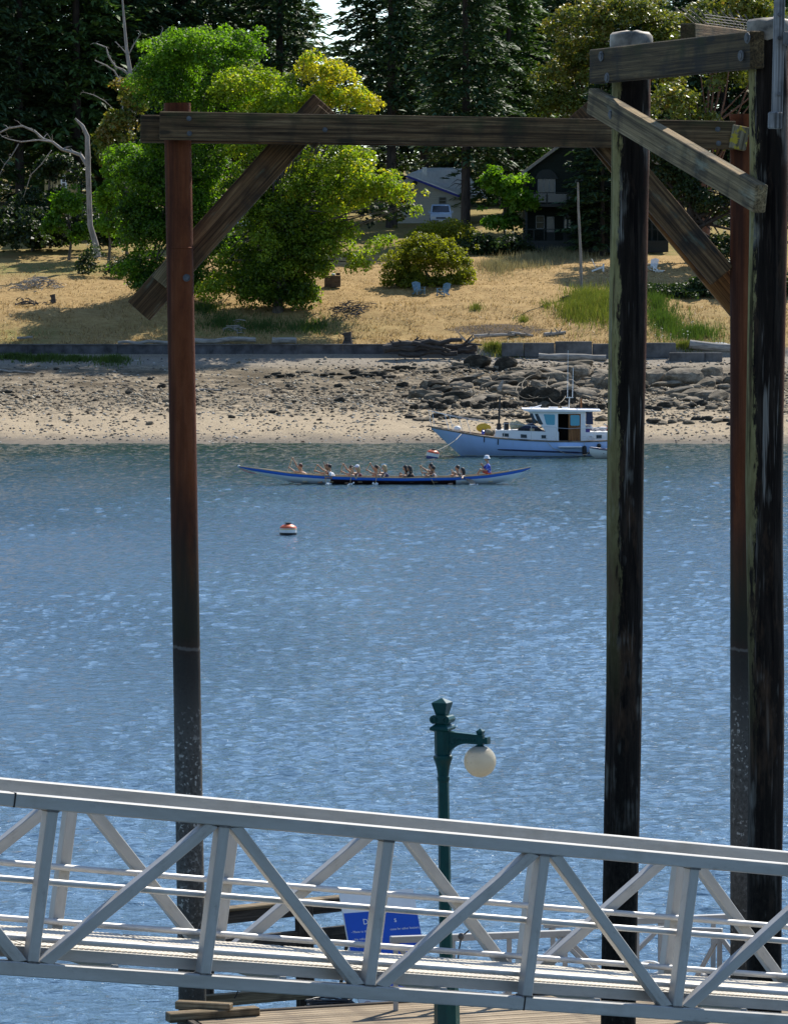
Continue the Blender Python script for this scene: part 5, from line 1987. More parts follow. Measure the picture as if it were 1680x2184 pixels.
# ------------------------------------------------------------------ houses
def siding(name, col, pitch, var=.25):
    M = Mat(name, .8, 0, .25)
    z = M.axis('Z', True)
    fr_ = M.math('FRACT', M.math('DIVIDE', z, pitch), 0)
    n = M.noise(2.0, (.4, 1, 3), 5, .6)
    c = M.ramp(n, [(.3, tuple(k * (1 - var) for k in col)), (.7, tuple(k * (1 + var) for k in col))])
    M.base(c)
    M.bump(fr_, .9, .03)
    return M.m


HGREEN = siding('dark_green_siding', (.010, .016, .012), .16)
HTRIM = plain('dark_green_trim', (.008, .013, .011), .6)
HROOF = plain('brown_shingle', (.06, .05, .042), .9, 0, .4, 5, bump=.03)
FASC = plain('grey_fascia', (.25, .22, .18), .8)
WFR = plain('grey_window_frame', (.20, .20, .19), .6)


def glass_mat(name, col, rough=.08):
    M = Mat(name, rough, 0, .6)
    M.base(col)
    return M.m


GLASS = glass_mat('dark_window_glass', (.02, .024, .028))
GLASSC = glass_mat('curtained_glass', (.075, .072, .07), .2)
GLASSL = glass_mat('bright_door_glass', (.5, .46, .40), .2)
BALG = glass_mat('balcony_glass', (.022, .026, .03), .25)
HY = 332.0
hs = HY / FPX


def H(u, v, dy=0.0):
    return P(u, v, HY + dy)


house = thing('green_house', 'dark green two storey gabled house with a glass balcony in the trees', 'house', H(1270, 524))
poly = [H(1122, 528), H(1422, 528), H(1422, 366), H(1271, 258), H(1122, 366)]
obj('wall', MB().prism(poly, (0, 9, 0)), HGREEN, house)
for (e0, e1) in (((1108, 374), (1271, 252)), ((1271, 252), (1434, 374))):
    a, b = H(*e0, -.55), H(*e1, -.55)
    mb = MB()
    mb.prism([a, b, b + Vector((0, 0, .16)), a + Vector((0, 0, .16))], (0, 10.2, 0))
    o = obj('roof', mb, HROOF, house)
    mb = MB().bar(a + Vector((0, -.03, .02)), b + Vector((0, -.03, .02)), .05, .2)
    obj('fascia', mb, FASC, o)


def window(u0, u1, v0, v1, y, parent, pane, nx_=2, ny_=1, fr_mat=None, fw=.07, depth=.05):
    a, b = P(u0, v0, y), P(u1, v1, y)
    x0, x1, z0, z1 = a.x, b.x, b.z, a.z
    mb = MB()
    yy = y - depth / 2 - .003
    mb.box(((x0 + x1) / 2, yy, z1), (x1 - x0, depth, fw)).box(((x0 + x1) / 2, yy, z0), (x1 - x0, depth, fw))
    mb.box((x0, yy, (z0 + z1) / 2), (fw, depth * .98, z1 - z0 - fw)).box((x1, yy, (z0 + z1) / 2), (fw, depth * .98, z1 - z0 - fw))
    for i in range(1, nx_):
        mb.box((x0 + (x1 - x0) * i / nx_, yy, (z0 + z1) / 2), (fw * .8, depth * .9, z1 - z0 - fw))
    for j in range(1, ny_):
        mb.box(((x0 + x1) / 2, yy, z0 + (z1 - z0) * j / ny_), (x1 - x0 - fw, depth * .8, fw * .7))
    w = obj('window', mb, fr_mat or WFR, parent)
    for i in range(nx_):
        xa = x0 + (x1 - x0) * (i + .5) / nx_
        obj('pane', MB().box((xa, y - .012, (z0 + z1) / 2), ((x1 - x0) / nx_ - .02, .014, z1 - z0 - .02)), pane, w)
    return w


window(1147, 1183, 380, 414, HY, house, GLASSC, 3)
window(1227, 1262, 383, 434, HY, house, GLASS, 2)
window(1308, 1345, 383, 434, HY, house, GLASS, 2)
window(1143, 1160, 460, 487, HY, house, GLASS, 1, 2)
d = obj('door', MB().box((H(1174, 490).x, HY - .03, H(1174, 489).z), (.62, .06, 2.0)), HTRIM, house)
window(1166, 1181, 462, 494, HY - .06, d, GLASSC, 1, 1, fw=.05)
d = obj('door', MB().box((H(1210, 490).x, HY - .03, H(1210, 489).z), (.75, .06, 2.05)), HTRIM, house)
window(1203, 1217, 462, 496, HY - .06, d, GLASSL, 1, 1, fw=.05)
window(1340, 1375, 462, 494, HY, house, GLASS, 2)
obj('pediment', MB().prism([H(1140, 381, -.12), H(1190, 381, -.12), H(1183, 368, -.12), H(1173, 361, -.12), H(1157, 361, -.12), H(1147, 368, -.12)], (0, .115, 0)), HTRIM, house)
BY = -2.2
mb = MB()
a, b = H(1120, 434, BY), H(1424, 434, BY)
obj('balcony_floor', MB().box(((a.x + b.x) / 2, HY + BY / 2 - .02, a.z - .12), (b.x - a.x, -BY - .06, .24)), HTRIM, house)
obj('balcony_rail', MB().bar(H(1120, 410.5, BY), H(1424, 410.5, BY), .09, .07), HTRIM, house)
for i, u in enumerate((1122, 1166, 1210, 1255, 1300, 1345, 1390, 1422)):
    obj('balcony_post', MB().bar(H(u, 412, BY), H(u, 434, BY), .1, .1, (0, 1, 0)), HTRIM, house)
    if i % 2 == 0:
        obj('support_post', MB().bar(H(u, 440, BY), H(u, 530, BY), .16, .16, (0, 1, 0)), HTRIM, house)
    if i < 7:
        u2 = (1122, 1166, 1210, 1255, 1300, 1345, 1390, 1422)[i + 1]
        obj('glass_panel', MB().prism([H(u + 2, 413, BY), H(u2 - 2, 413, BY), H(u2 - 2, 431, BY), H(u + 2, 431, BY)], (0, .02, 0)), BALG, house)
obj('porch_floor', MB().box(((a.x + b.x) / 2, HY - 1.5, H(1200, 516).z), (b.x - a.x, 2.9, .22)), HTRIM, house)
obj('porch_rail', MB().bar(H(1114, 488.5, -2.9), H(1424, 488.5, -2.9), .08, .07), HTRIM, house)
for u in range(1116, 1425, 22):
    obj('porch_post', MB().bar(H(u, 489, -2.9), H(u, 515, -2.9), .07, .07, (0, 1, 0)), HTRIM, house)
obj('lattice_skirt', MB().box(((a.x + b.x) / 2, HY - 2.9, H(1200, 528).z), (b.x - a.x, .05, .7)), HTRIM, house)

# pale bungalow with sheet roof
BYY = 362.0
CREAM = siding('cream_siding', (.46, .43, .35), .18, .08)
TIN = plain('pale_sheet_roof', (.80, .77, .70), .5, 0, .08, 1, stretch=(6, 1, 1))
BLUEF = plain('blue_fascia', (.05, .055, .30), .6)
B = lambda u, v, dy=0.0: P(u, v, BYY + dy)
bung = thing('pale_bungalow', 'pale bungalow with a bright sheet roof behind the yellow green maple', 'house', B(910, 482))
obj('wall', MB().prism([B(846, 484), B(990, 484), B(990, 418), B(930, 394), B(872, 378), B(846, 392)], (0, 8, 0)), CREAM, bung)
rf = obj('roof', MB().prism([B(868, 374, -.4), B(1000, 424, -.4), B(1040, 424, 7.5), B(985, 360, 7.5), B(905, 360, 7.5)], (0, 0, .12)), TIN, bung)
obj('fascia', MB().bar(B(866, 375, -.45), B(1000, 426, -.45), .06, .18), BLUEF, rf)
rf = obj('roof', MB().prism([B(838, 400, -1.5), B(880, 403, -1.5), B(884, 388, 1.2), B(846, 386, 1.2)], (0, 0, .1)), TIN, bung)
obj('fascia', MB().bar(B(836, 392, -1.55), B(880, 404, -1.55), .06, .16), BLUEF, rf)
window(936, 951, 420, 434, BYY, bung, GLASS, 1, 2, fw=.09)
window(862, 880, 412, 428, BYY, bung, GLASS, 2, 1, fw=.09)
obj('vent', MB().lathe([(.22, 0), (.22, .04)], B(884, 390, -.03), 12, M=Matrix.Rotation(R(90), 3, 'X')), HTRIM, bung)
obj('chimney', MB().box(B(905, 372, 2) + Vector((0, 0, .2)), (.4, .4, .9)), TIN, bung)
# small cream shed glimpsed in the wood
SY2 = 338.0
shed = thing('cream_shed', 'cream shed with a white window glimpsed in the dark wood', 'shed', P(125, 420, SY2))
obj('wall', MB().prism([P(95, 425, SY2), P(160, 425, SY2), P(160, 374, SY2), P(128, 356, SY2), P(95, 374, SY2)], (0, 3, 0)), siding('yellow_siding', (.34, .28, .14), .2, .1), shed)
obj('roof', MB().prism([P(88, 380, SY2 - .3), P(128, 354, SY2 - .3), P(168, 380, SY2 - .3), P(168, 376, SY2 - .3), P(128, 350, SY2 - .3), P(88, 376, SY2 - .3)], (0, 3.6, 0)), HROOF, shed)
window(131, 141, 374, 404, SY2, shed, GLASSC, 1, 2, WHITEP, .12)

# ---- van parked by the bungalow, facing the water
VY = 349.0
PAINT = glass_mat('pale_blue_van_paint', (.42, .50, .58), .25)
TYRE = plain('tyre_rubber', (.02, .02, .02), .8)
LAMP = glass_mat('headlamp_glass', (.6, .6, .58), .1)


def vehicle(name, label, cat, u, vb, y, width, height, paint, length=4.6, hood=.55):
    c0 = P(u, vb, y)
    c0.z = P(u, vb, y).z
    t = thing(name, label, cat, c0)
    w, h = width / 2, height
    rings = []
    for (yy, zt, ww, zb) in ((0, h * .42, w * .90, .30), (.10, h * .52, w * .97, .26), (hood, h * .60, w, .25), (hood + .02, h * .61, w, .25), (hood + .75, h * .96, w * .86, .25), (hood + 1.1, h, w * .86, .25), (length - .5, h * .98, w * .86, .25), (length, h * .90, w * .84, .30)):
        mid = min(zt, h * .58)
        wt = ww if zt <= h * .6 else ww
        rings.append([c0 + Vector((-w * .98, yy, zb)), c0 + Vector((w * .98, yy, zb)), c0 + Vector((w, yy, mid * .92)), c0 + Vector((wt, yy, zt * .97)), c0 + Vector((wt * .9, yy, zt)), c0 + Vector((-wt * .9, yy, zt)), c0 + Vector((-wt, yy, zt * .97)), c0 + Vector((-w, yy, mid * .92))])
    obj('body', MB().loft(rings), paint, t, smooth=35)
    q0, q1 = h * .62, h * .93
    obj('windscreen', MB().quad(c0 + Vector((-w * .84, hood + .02, q0)), c0 + Vector((w * .84, hood + .02, q0)), c0 + Vector((w * .74, hood + .66, q1)), c0 + Vector((-w * .74, hood + .66, q1))), GLASS, t)
    for sx in (-1, 1):
        obj('side_window', MB().quad(c0 + Vector((sx * (w * .985), hood + .9, h * .62)), c0 + Vector((sx * w * .985, length - .7, h * .62)), c0 + Vector((sx * w * .89, length - .8, h * .9)), c0 + Vector((sx * w * .89, hood + 1.1, h * .9))), GLASS, t)
        obj('headlight', MB().box(c0 + Vector((sx * w * .70, -.005, h * .36)), (w * .36, .05, h * .09)), LAMP, t)
        obj('wing_mirror', MB().box(c0 + Vector((sx * (w + .1), hood + .4, h * .64)), (.16, .1, .2)), paint, t)
        for yy in (hood + .3, length - .9):
            obj('wheel', MB().lathe([(.32, -.1), (.33, 0), (.32, .1)], c0 + Vector((sx * (w - .08), yy, .33)), 14, M=Matrix.Rotation(R(90), 3, 'Y')), TYRE, t)
    obj('grille', MB().box(c0 + Vector((0, -.012, h * .345)), (w * .9, .05, h * .07)), TYRE, t)
    obj('bumper', MB().box(c0 + Vector((0, -.06, .36)), (w * 1.9, .16, .2)), WFR, t)
    obj('number_plate', MB().box(c0 + Vector((0, -.15, .36)), (.34, .02, .12)), WHITEP, t)
    return t


vehicle('parked_van', 'pale blue van parked in front of the pale bungalow', 'van', 940, 480, VY, 1.75, 1.75, PAINT)
vehicle('parked_car', 'white car glimpsed through the maple boughs behind the steel piling brace', 'car', 527, 489, 336, 1.8, 1.3, glass_mat('white_car_paint', (.75, .75, .75), .25), 4.2, 1.0)
# ------------------------------------------------------------------ the cabin boat at her mooring
def paint(name, col, rough=.35, var=.08, scale=1.5, streak=False):
    M = Mat(name, rough, 0, .5)
    n = M.noise(scale, (1, 1, .35) if streak else (1, 1, 1), 6, .65)
    c = M.ramp(n, [(.3, tuple(k * (1 - var) for k in col)), (.7, tuple(min(1, k * (1 + var * .5)) for k in col))])
    if streak:
        s = M.noise(5, (1.5, 1.5, .12), 5, .7)
        c = M.mix(c, (.30, .22, .15), M.rng(s, .64, .78, 0, .35))
    M.base(c)
    return M.m


PHULL = paint('white_hull_paint', (.36, .52, .80), .3, .08, 1.5, True)
PCAB = paint('white_cabin_paint', (.80, .80, .80), .35, .05)
NAVY = paint('navy_paint', (.012, .02, .07), .4)
VARN = wood('varnished_wood', (.14, .055, .02), (.28, .12, .04), (.42, .20, .075), bump=.003, grain_x=False, rough=.35, stain=(.10, .04, .015))
TEAK = wood('weathered_teak', (.2, .15, .11), (.32, .26, .2), (.42, .36, .29), bump=.004)
AQUA = glass_mat('tinted_blue_glass', (.10, .36, .46), .12)
DKWIN = glass_mat('dark_tinted_glass', (.012, .03, .045), .08)
BLACK = plain('black_paint', (.012, .012, .014), .5)
INNER = plain('dark_interior', (.02, .014, .01), .8)
STEEL = plain('bright_steel', (.62, .62, .62), .3, .7, .1)
YEL = paint('yellow_plastic', (.75, .42, .02), .4)
TANC = plain('tan_canvas', (.36, .28, .18), .9)
STRIPE = plain('blanket_cloth', (.60, .50, .32), .9, 0, .5, 9, stretch=(4, 1, 1))
ROPE = plain('pale_rope', (.50, .45, .36), .9, 0, .2, 20)
REDB = paint('orange_red_paint', (.62, .11, .035), .5, .2, 4)
WHITEB = paint('white_band_paint', (.72, .70, .66), .45, .12, 5)
BLUEB = paint('deep_blue_paint', (.03, .035, .16), .5, .2)

BYW = 231.5
bx0 = (((1300 + 390 / 2.4) / 1.488) - UC) / FPX * (BYW - 1.4)
K = .00714


def bX(X):
    return bx0 + (X - 390) * K


def bZ(Y):
    return (722 - Y) * K


boat = thing('cabin_boat', 'white cabin boat with a wooden door moored off the rocky beach', 'boat', (bx0 + 4.2, BYW, 0))
sx_ = np.array([165, 190, 300, 400, 520, 650, 850, 1100, 1310, 1515, 1700, 1790])
sz_ = np.array([500, 508, 524, 540, 560, 577, 592, 604, 605, 599, 590, 586])
hb_ = np.array([.04, .14, .55, .86, 1.12, 1.30, 1.42, 1.46, 1.44, 1.38, 1.24, 1.12])
kx = np.array([165, 190, 300, 400, 520, 650, 1790])
kz = np.array([1.47, 1.33, .60, -.05, -.35, -.5, -.5])
rings, top_l, top_r = [], [], []
for X in np.concatenate([np.linspace(165, 520, 12), np.linspace(560, 1790, 16)]):
    zs = bZ(np.interp(X, sx_, sz_))
    hb = float(np.interp(X, sx_, hb_))
    zk = float(np.interp(X, kx, kz))
    x = bX(X)
    full = min(1, max(0, (X - 250) / 700))
    ring = []
    for k in range(9):
        t = k / 8
        z = zs + (zk - zs) * t
        w = hb * (1 - t ** (1.6 + 2.2 * full)) * (1 - .18 * t * (1 - full))
        ring.append((w, z))
    pts = [Vector((x, BYW - w, z)) for w, z in ring] + [Vector((x, BYW + w, z)) for w, z in reversed(ring[:-1])]
    rings.append(pts)
    top_l.append(Vector((x, BYW - hb, zs)))
    top_r.append(Vector((x, BYW + hb, zs)))
mb = MB().loft(rings, ring_closed=False, caps=False)
n9 = len(rings[0])
mb.add(rings[-1], [tuple(range(n9))])
obj('hull', mb, PHULL, boat, smooth=40)
deck = MB()
for i in range(len(top_l) - 1):
    a, b, c, d = (Vector((p.x, p.y, p.z - .03)) for p in (top_l[i], top_l[i + 1], top_r[i + 1], top_r[i]))
    deck.quad(a, b, c, d)
obj('deck', deck, TEAK, boat)
obj('gunwale', MB().tube([p + Vector((0, -.02, .01)) for p in top_l], .045, 8), TEAK, boat, smooth=60)
obj('gunwale', MB().tube([p + Vector((0, .02, .01)) for p in top_r], .045, 8), TEAK, boat, smooth=60)


def hull_side(X, Y):
    """point on the near side of the hull at boat picture coords"""
    zs = bZ(np.interp(X, sx_, sz_))
    hb = float(np.interp(X, sx_, hb_))
    zk = float(np.interp(X, kx, kz))
    full = min(1, max(0, (X - 250) / 700))
    z = bZ(Y)
    t = (z - zs) / (zk - zs)
    t = min(1, max(0, t))
    w = hb * (1 - t ** (1.6 + 2.2 * full)) * (1 - .18 * t * (1 - full))
    return Vector((bX(X), BYW - w - .012, z))


obj('rubbing_strake', MB().tube([hull_side(X, 666 + (X - 672) * .036) for X in np.linspace(672, 1330, 14)], [.02] + [.045] * 12 + [.02], 8), NAVY, boat, smooth=60)
obj('rubbing_strake', MB().tube([hull_side(X, 691 - (X - 1345) * .01) for X in np.linspace(1345, 1700, 8)], .045, 8), NAVY, boat, smooth=60)
obj('waterline_stripe', MB().tube([hull_side(X, 716) for X in np.linspace(420, 1760, 20)], .018, 6), paint('green_boot_stripe', (.25, .30, .27), .6), boat)
for X, a, b in ((568, 562, 610), (673, 586, 628)):
    obj('scupper', MB().bar(hull_side(X, a), hull_side(X, b), .05, .05, (1, 0, 0)), BLACK, boat)
# trunk cabin, wheelhouse, aft cabin
CW = .95


def prism_xz(pts, hw, name, mat, parent=boat, **k):
    poly = [Vector((bX(X), BYW - hw, bZ(Y))) for X, Y in pts]
    return obj(name, MB().prism(poly, (0, 2 * hw, 0)), mat, parent, **k)


prism_xz([(648, 585), (1140, 612), (1140, 534), (690, 520), (660, 522)], CW, 'trunk_cabin', PCAB)
# wheelhouse: near side built round its door opening
prism_xz([(1042, 610), (1133, 612), (1133, 374), (905, 376), (1004, 480), (1042, 534)], CW + .02, 'wheelhouse', PCAB)
prism_xz([(1306, 612), (1345, 612), (1345, 374), (1306, 374)], CW + .02, 'wheelhouse_end', PCAB)
prism_xz([(1133, 393), (1306, 393), (1306, 374), (1133, 374)], CW + .02, 'door_head', PCAB)
o = obj('far_side', MB().box((bX(1220), BYW + CW - .04, bZ(493)), (173 * K, .05, 236 * K)), INNER, boat)
prism_xz([(860, 356), (1460, 366), (1460, 375), (1300, 378), (905, 376), (868, 366)], CW + .22, 'roof', PCAB)
prism_xz([(1345, 600), (1690, 596), (1690, 534), (1345, 536)], CW, 'aft_cabin', PCAB)


def side_panel(pts, name, mat, off=.03, thick=.014, parent=boat):
    poly = [Vector((bX(X), BYW - CW - off, bZ(Y))) for X, Y in pts]
    return obj(name, MB().prism(poly, (0, thick, 0)), mat, parent)


side_panel([(1024, 400), (1030, 397), (1104, 399), (1110, 405), (1109, 474), (1102, 480), (1050, 478), (1042, 470)], 'window', AQUA, .026)
side_panel([(955, 394), (980, 394), (1020, 474), (1000, 478), (984, 470)], 'window', DKWIN, .026)
side_panel([(916, 390), (940, 391), (966, 458), (958, 470), (944, 460)], 'window', DKWIN, .024)
for pts in (((708, 542), (756, 545), (757, 571), (709, 568)), ((847, 550), (894, 553), (895, 580), (848, 577)), ((1006, 556), (1052, 558), (1052, 584), (1007, 582)), ((1426, 557), (1468, 556), (1469, 582), (1427, 583)), ((1580, 556), (1622, 555), (1622, 581), (1581, 582))):
    w = side_panel(pts, 'porthole', DKWIN, .012)
    poly = [Vector((bX(X), BYW - CW - .016, bZ(Y))) for X, Y in pts]
    obj('rim', MB().tube(poly, .012, 6, closed=True), STEEL, w)
dr = side_panel([(1214, 394), (1306, 394), (1306, 604), (1214, 604)], 'door', VARN, .045, .05)
poly = [(1232, 403), (1292, 403), (1298, 409), (1298, 478), (1292, 484), (1234, 484), (1228, 478), (1228, 409)]
obj('pane', MB().prism([Vector((bX(X), BYW - CW - .052, bZ(Y))) for X, Y in poly], (0, .012, 0)), AQUA, dr)
for i, X in enumerate((1226, 1246, 1266, 1286)):
    obj('door_board', MB().box((bX(X) + .04, BYW - CW - .049, bZ(545)), (.11, .012, 100 * K)), VARN, dr)
side_panel([(1347, 380), (1397, 378), (1403, 476), (1347, 474)], 'aft_curtain', NAVY, .0, .04)
# pulpit and lifelines
def wire_line(name, pts, r, mat=STEEL, dy=0.0, parent=boat, n=6):
    return obj(name, MB().tube([Vector((bX(X), (BYW - float(np.interp(X, sx_, hb_)) + .08 + dy) if len(p) < 3 else p[2], bZ(Y))) for p in pts for X, Y in [p[:2]]], r, n), mat, parent, smooth=60)


wire_line('pulpit_rail', [(140, 371), (220, 392), (310, 412), (440, 436), (620, 461)], .016)
wire_line('pulpit_rail', [(140, 371, BYW), (220, 392, BYW + .35), (310, 412, BYW + .55), (440, 436, BYW + .9), (620, 461, BYW + 1.15)], .016)
for X0, Y0, X1, Y1 in ((165, 500, 145, 374), (192, 508, 172, 380), (300, 522, 268, 404), (332, 526, 305, 411), (408, 540, 378, 426), (468, 552, 432, 436), (720, 570, 720, 464), (928, 592, 928, 484), (1118, 602, 1118, 492)):
    wire_line('stanchion', [(X0, Y0), (X1, Y1)], .015)
wire_line('side_rail', [(720, 464), (928, 484), (1118, 494)], .016)
wire_line('side_rail', [(1130, 500), (1220, 506), (1310, 500), (1520, 500), (1700, 498)], .014)
wire_line('grab_rail', [(1308, 500), (1520, 500), (1690, 498)], .03, PCAB, -.04)
for X in (1310, 1410, 1520, 1640):
    wire_line('stanchion', [(X, 600), (X, 500)], .013)
obj('bowsprit', MB().bar((bX(130), BYW, bZ(492)), (bX(320), BYW, bZ(520)), .34, .07), TEAK, boat)
obj('bow_roller', MB().bar((bX(170), BYW - .1, bZ(468)), (bX(300), BYW - .1, bZ(480)), .12, .05), TEAK, boat)
mb = MB().tube([(bX(132), BYW, bZ(515)), (bX(160), BYW, bZ(530)), (bX(200), BYW, bZ(505))], .03, 6).tube([(bX(150), BYW - .16, bZ(512)), (bX(135), BYW, bZ(524)), (bX(150), BYW + .16, bZ(512))], .03, 6)
obj('anchor', mb, BLACK, boat)
obj('windlass', MB().ell((bX(365), BYW - .2, bZ(512)), (.2, .18, .16), 12, 8), PCAB, boat, smooth=60)
# deck gear
def gear_(name, mb, mat, label, cat):
    return tag(obj(name, mb, mat, smooth=50), label, cat)


gear_('yellow_board', MB().ell((bX(566), BYW - .35, bZ(505)), (.41, .06, .25), 18, 10), YEL, 'rounded yellow board propped on the boat foredeck', 'board')
gear_('water_jug', MB().lathe([(.08, 0), (.085, .18), (.03, .22), (.03, .27)], (bX(560), BYW - .75, bZ(552)), 10), paint('blue_jug', (.08, .12, .5), .3), 'small blue jug beside the yellow board on the boat', 'jug')
gear_('canvas_bag', MB().ell((bX(600), BYW - .5, bZ(535)), (.24, .22, .17), 10, 7).ell((bX(628), BYW - .3, bZ(540)), (.18, .2, .19), 10, 7), TANC, 'tan canvas bags heaped between the yellow board and the cabin trunk', 'bag')
mbm = MB().tube([(bX(682), BYW - .2, bZ(520)), (bX(686), BYW - .2, bZ(400)), (bX(692), BYW - .2, bZ(262))], [.06, .055, .05], 10)
obj('stove_mast', mbm, BLACK, boat, smooth=60)
obj('mast_step', MB().box((bX(684), BYW - .2, bZ(495)), (.24, .24, .34)), BLACK, boat)
gear_('black_drum', MB().lathe([(.13, 0), (.14, .03), (.14, .4), (.12, .43)], (bX(740), BYW - .3, bZ(520)), 12), BLACK, 'black drum on the boat cabin trunk by the mast', 'drum')
gear_('blanket_roll', MB().tube([(bX(768), BYW - .5, bZ(495)), (bX(815), BYW - .5, bZ(478)), (bX(880), BYW - .4, bZ(492))], [.17, .24, .12], 12).ell((bX(800), BYW - .4, bZ(480)), (.26, .3, .24), 12, 8), STRIPE, 'striped blankets rolled on the boat cabin trunk', 'blanket')
for i, X in enumerate((850, 892, 936, 976)):
    gear_('crate', MB().box((bX(X), BYW - .55, bZ(516 + i)), (.26, .4, .16)), BLACK if i != 2 else TANC, ('dark crate on the cabin trunk next to the blanket roll', 'dark crate second along from the blanket roll', 'tan crate between dark crates on the cabin trunk', 'dark crate nearest the boat wheelhouse')[i], 'crate')
prism_xz([(945, 470), (1010, 520), (1040, 534), (830, 524), (850, 496)], .6, 'windscreen_cover', NAVY)
gear_('cloth_heap', MB().ell((bX(1372), BYW - .4, bZ(500)), (.22, .3, .16), 12, 7).ell((bX(1420), BYW - .4, bZ(515)), (.3, .3, .11), 12, 7).ell((bX(1480), BYW - .4, bZ(512)), (.26, .3, .13), 12, 7), plain('pale_towels', (.62, .56, .54), .9, 0, .4, 7), 'heap of pale towels on the boat aft cabin top', 'towels')
gear_('red_can', MB().lathe([(.1, 0), (.1, .24), (.04, .3)], (bX(1522), BYW - .5, bZ(528)), 10), paint('red_can_paint', (.6, .05, .03)), 'red can on the boat aft cabin next to the towels', 'can')
gear_('blue_box', MB().box((bX(1362), BYW - .6, bZ(524)), (.26, .3, .17)), paint('violet_box', (.07, .05, .22)), 'dark violet box on the boat behind the wheelhouse', 'box')
# roof gear
for X, Y, s in ((1100, 352, (.5, .5, .07)), (1190, 352, (.3, .4, .06)), (960, 350, (.6, .12, .05))):
    obj('roof_hatch', MB().box((bX(X), BYW - .3, bZ(Y) + .02), s), PCAB, boat)
obj('roof_rail', MB().tube([(bX(1270), BYW - .9, bZ(352)), (bX(1445), BYW - .9, bZ(355))], .02, 6).tube([(bX(1270), BYW - .9, bZ(352)), (bX(1290), BYW - .9, bZ(368))], .015, 6).tube([(bX(1440), BYW - .9, bZ(355)), (bX(1440), BYW - .9, bZ(368))], .015, 6), STEEL, boat)
obj('roof_spar', MB().bar((bX(925), BYW - .7, bZ(352)), (bX(1008), BYW - .2, bZ(332)), .05, .04), PCAB, boat)
obj('antenna_mast', MB().tube([(bX(1222), BYW, bZ(355)), (bX(1226), BYW, bZ(268))], .03, 8), STEEL, boat)
obj('crosstree', MB().bar((bX(1200), BYW, bZ(274)), (bX(1256), BYW, bZ(274)), .05, .04), STEEL, boat)
obj('antenna', MB().tube([(bX(1211), BYW, bZ(276)), (bX(1214), BYW, bZ(-90))], [.018, .009], 6), PCAB, boat)
obj('antenna', MB().tube([(bX(1249), BYW, bZ(276)), (bX(1254), BYW, bZ(44))], [.022, .016], 6), PCAB, boat)
obj('wood_post', MB().bar((bX(1320), BYW + .6, bZ(356)), (bX(1320), BYW + .6, bZ(284)), .09, .09, (0, 1, 0)), VARN, boat)
obj('boarding_step', MB().box((bX(1222), BYW - 1.72, bZ(641)), (1.28, .5, .05)), PCAB, boat)
obj('ring_buoy', MB().tube([(bX(1382) + .12 * math.cos(a), BYW - CW - .05, bZ(577) + .12 * math.sin(a)) for a in np.linspace(0, 2 * math.pi, 15)[:-1]], .035, 6, closed=True), PCAB, boat, smooth=60)
for X in (1090, 1328):
    obj('hoop', MB().tube([(bX(X - 14), BYW - 1.3, bZ(600)), (bX(X - 6), BYW - 1.3, bZ(568)), (bX(X + 14), BYW - 1.3, bZ(562)), (bX(X + 26), BYW - 1.3, bZ(598))], .012, 6), STEEL, boat)
for lab, X, Y0, Y1, r in (('long black fender hanging beside the boarding step of the cabin boat', 1332, 634, 712, .12), ('small dark fender hanging above the dinghy', 1444, 618, 652, .12)):
    p, q = hull_side(X, Y0) - Vector((0, r, 0)), hull_side(X, Y1) - Vector((0, r, 0))
    f_ = thing('fender', lab, 'fender', p)
    h_ = p.z - q.z
    obj('bumper', MB().lathe([(.03, 0), (r * .8, .05), (r, .12), (r, h_ - .1), (r * .8, h_ - .03), (.03, h_)], Vector((p.x, p.y, q.z)), 14), BLACK, f_, smooth=60)
    obj('lanyard', MB().tube([p, Vector((p.x, p.y + r, bZ(598)))], .012, 5), ROPE, f_)
tag(obj('painter_line', MB().tube([hull_side(1052, 612), hull_side(1090, 655) - Vector((0, .05, 0)), hull_side(1180, 690) - Vector((0, .1, 0)), hull_side(1270, 708) - Vector((0, .25, 0)), Vector((bX(1345), BYW - 2.4, bZ(697))), Vector((bX(1372), BYW - 2.6, bZ(652)))], .014, 6), ROPE), 'slack pale rope drooping along the cabin boat side to the dinghy', 'rope')
# dinghy lying alongside
din = thing('dinghy', 'white dinghy with a navy gunwale lying alongside the cabin boat', 'dinghy', (bX(1470), BYW - 2.7, 0))
DYc = BYW - 2.75
rings, gl, gr_ = [], [], []
for X in np.linspace(1366, 1730, 12):
    t = (X - 1366) / 364
    zs = bZ(640 + 30 * min(1, t * 1.6) - 10 * max(0, t - .6))
    hb = .06 + .62 * min(1, (t * 2.6) ** .6) * (1 - .15 * t)
    zk = .35 * max(0, 1 - t * 5) ** 1.3 - .12
    x = bX(X) + 0
    ring = []
    for k in range(7):
        s_ = k / 6
        ring.append((hb * (1 - s_ ** 2.6), zs + (zk - zs) * s_))
    rings.append([Vector((x, DYc - w, z)) for w, z in ring] + [Vector((x, DYc + w, z)) for w, z in reversed(ring[:-1])])
    gl.append(Vector((x, DYc - hb, zs)))
    gr_.append(Vector((x, DYc + hb, zs)))
mb = MB().loft(rings, ring_closed=False, caps=False)
mb.add(rings[-1], [tuple(range(len(rings[0])))])
obj('hull', mb, paint('cream_hull', (.66, .68, .66), .35), din, smooth=45)
obj('gunwale', MB().tube(gl, .035, 8), NAVY, din, smooth=60)
obj('gunwale', MB().tube(gr_, .035, 8), NAVY, din, smooth=60)
for X in (1480, 1580, 1670):
    obj('thwart', MB().box((bX(X), DYc, .28), (.24, 1.05, .04)), TEAK, din)

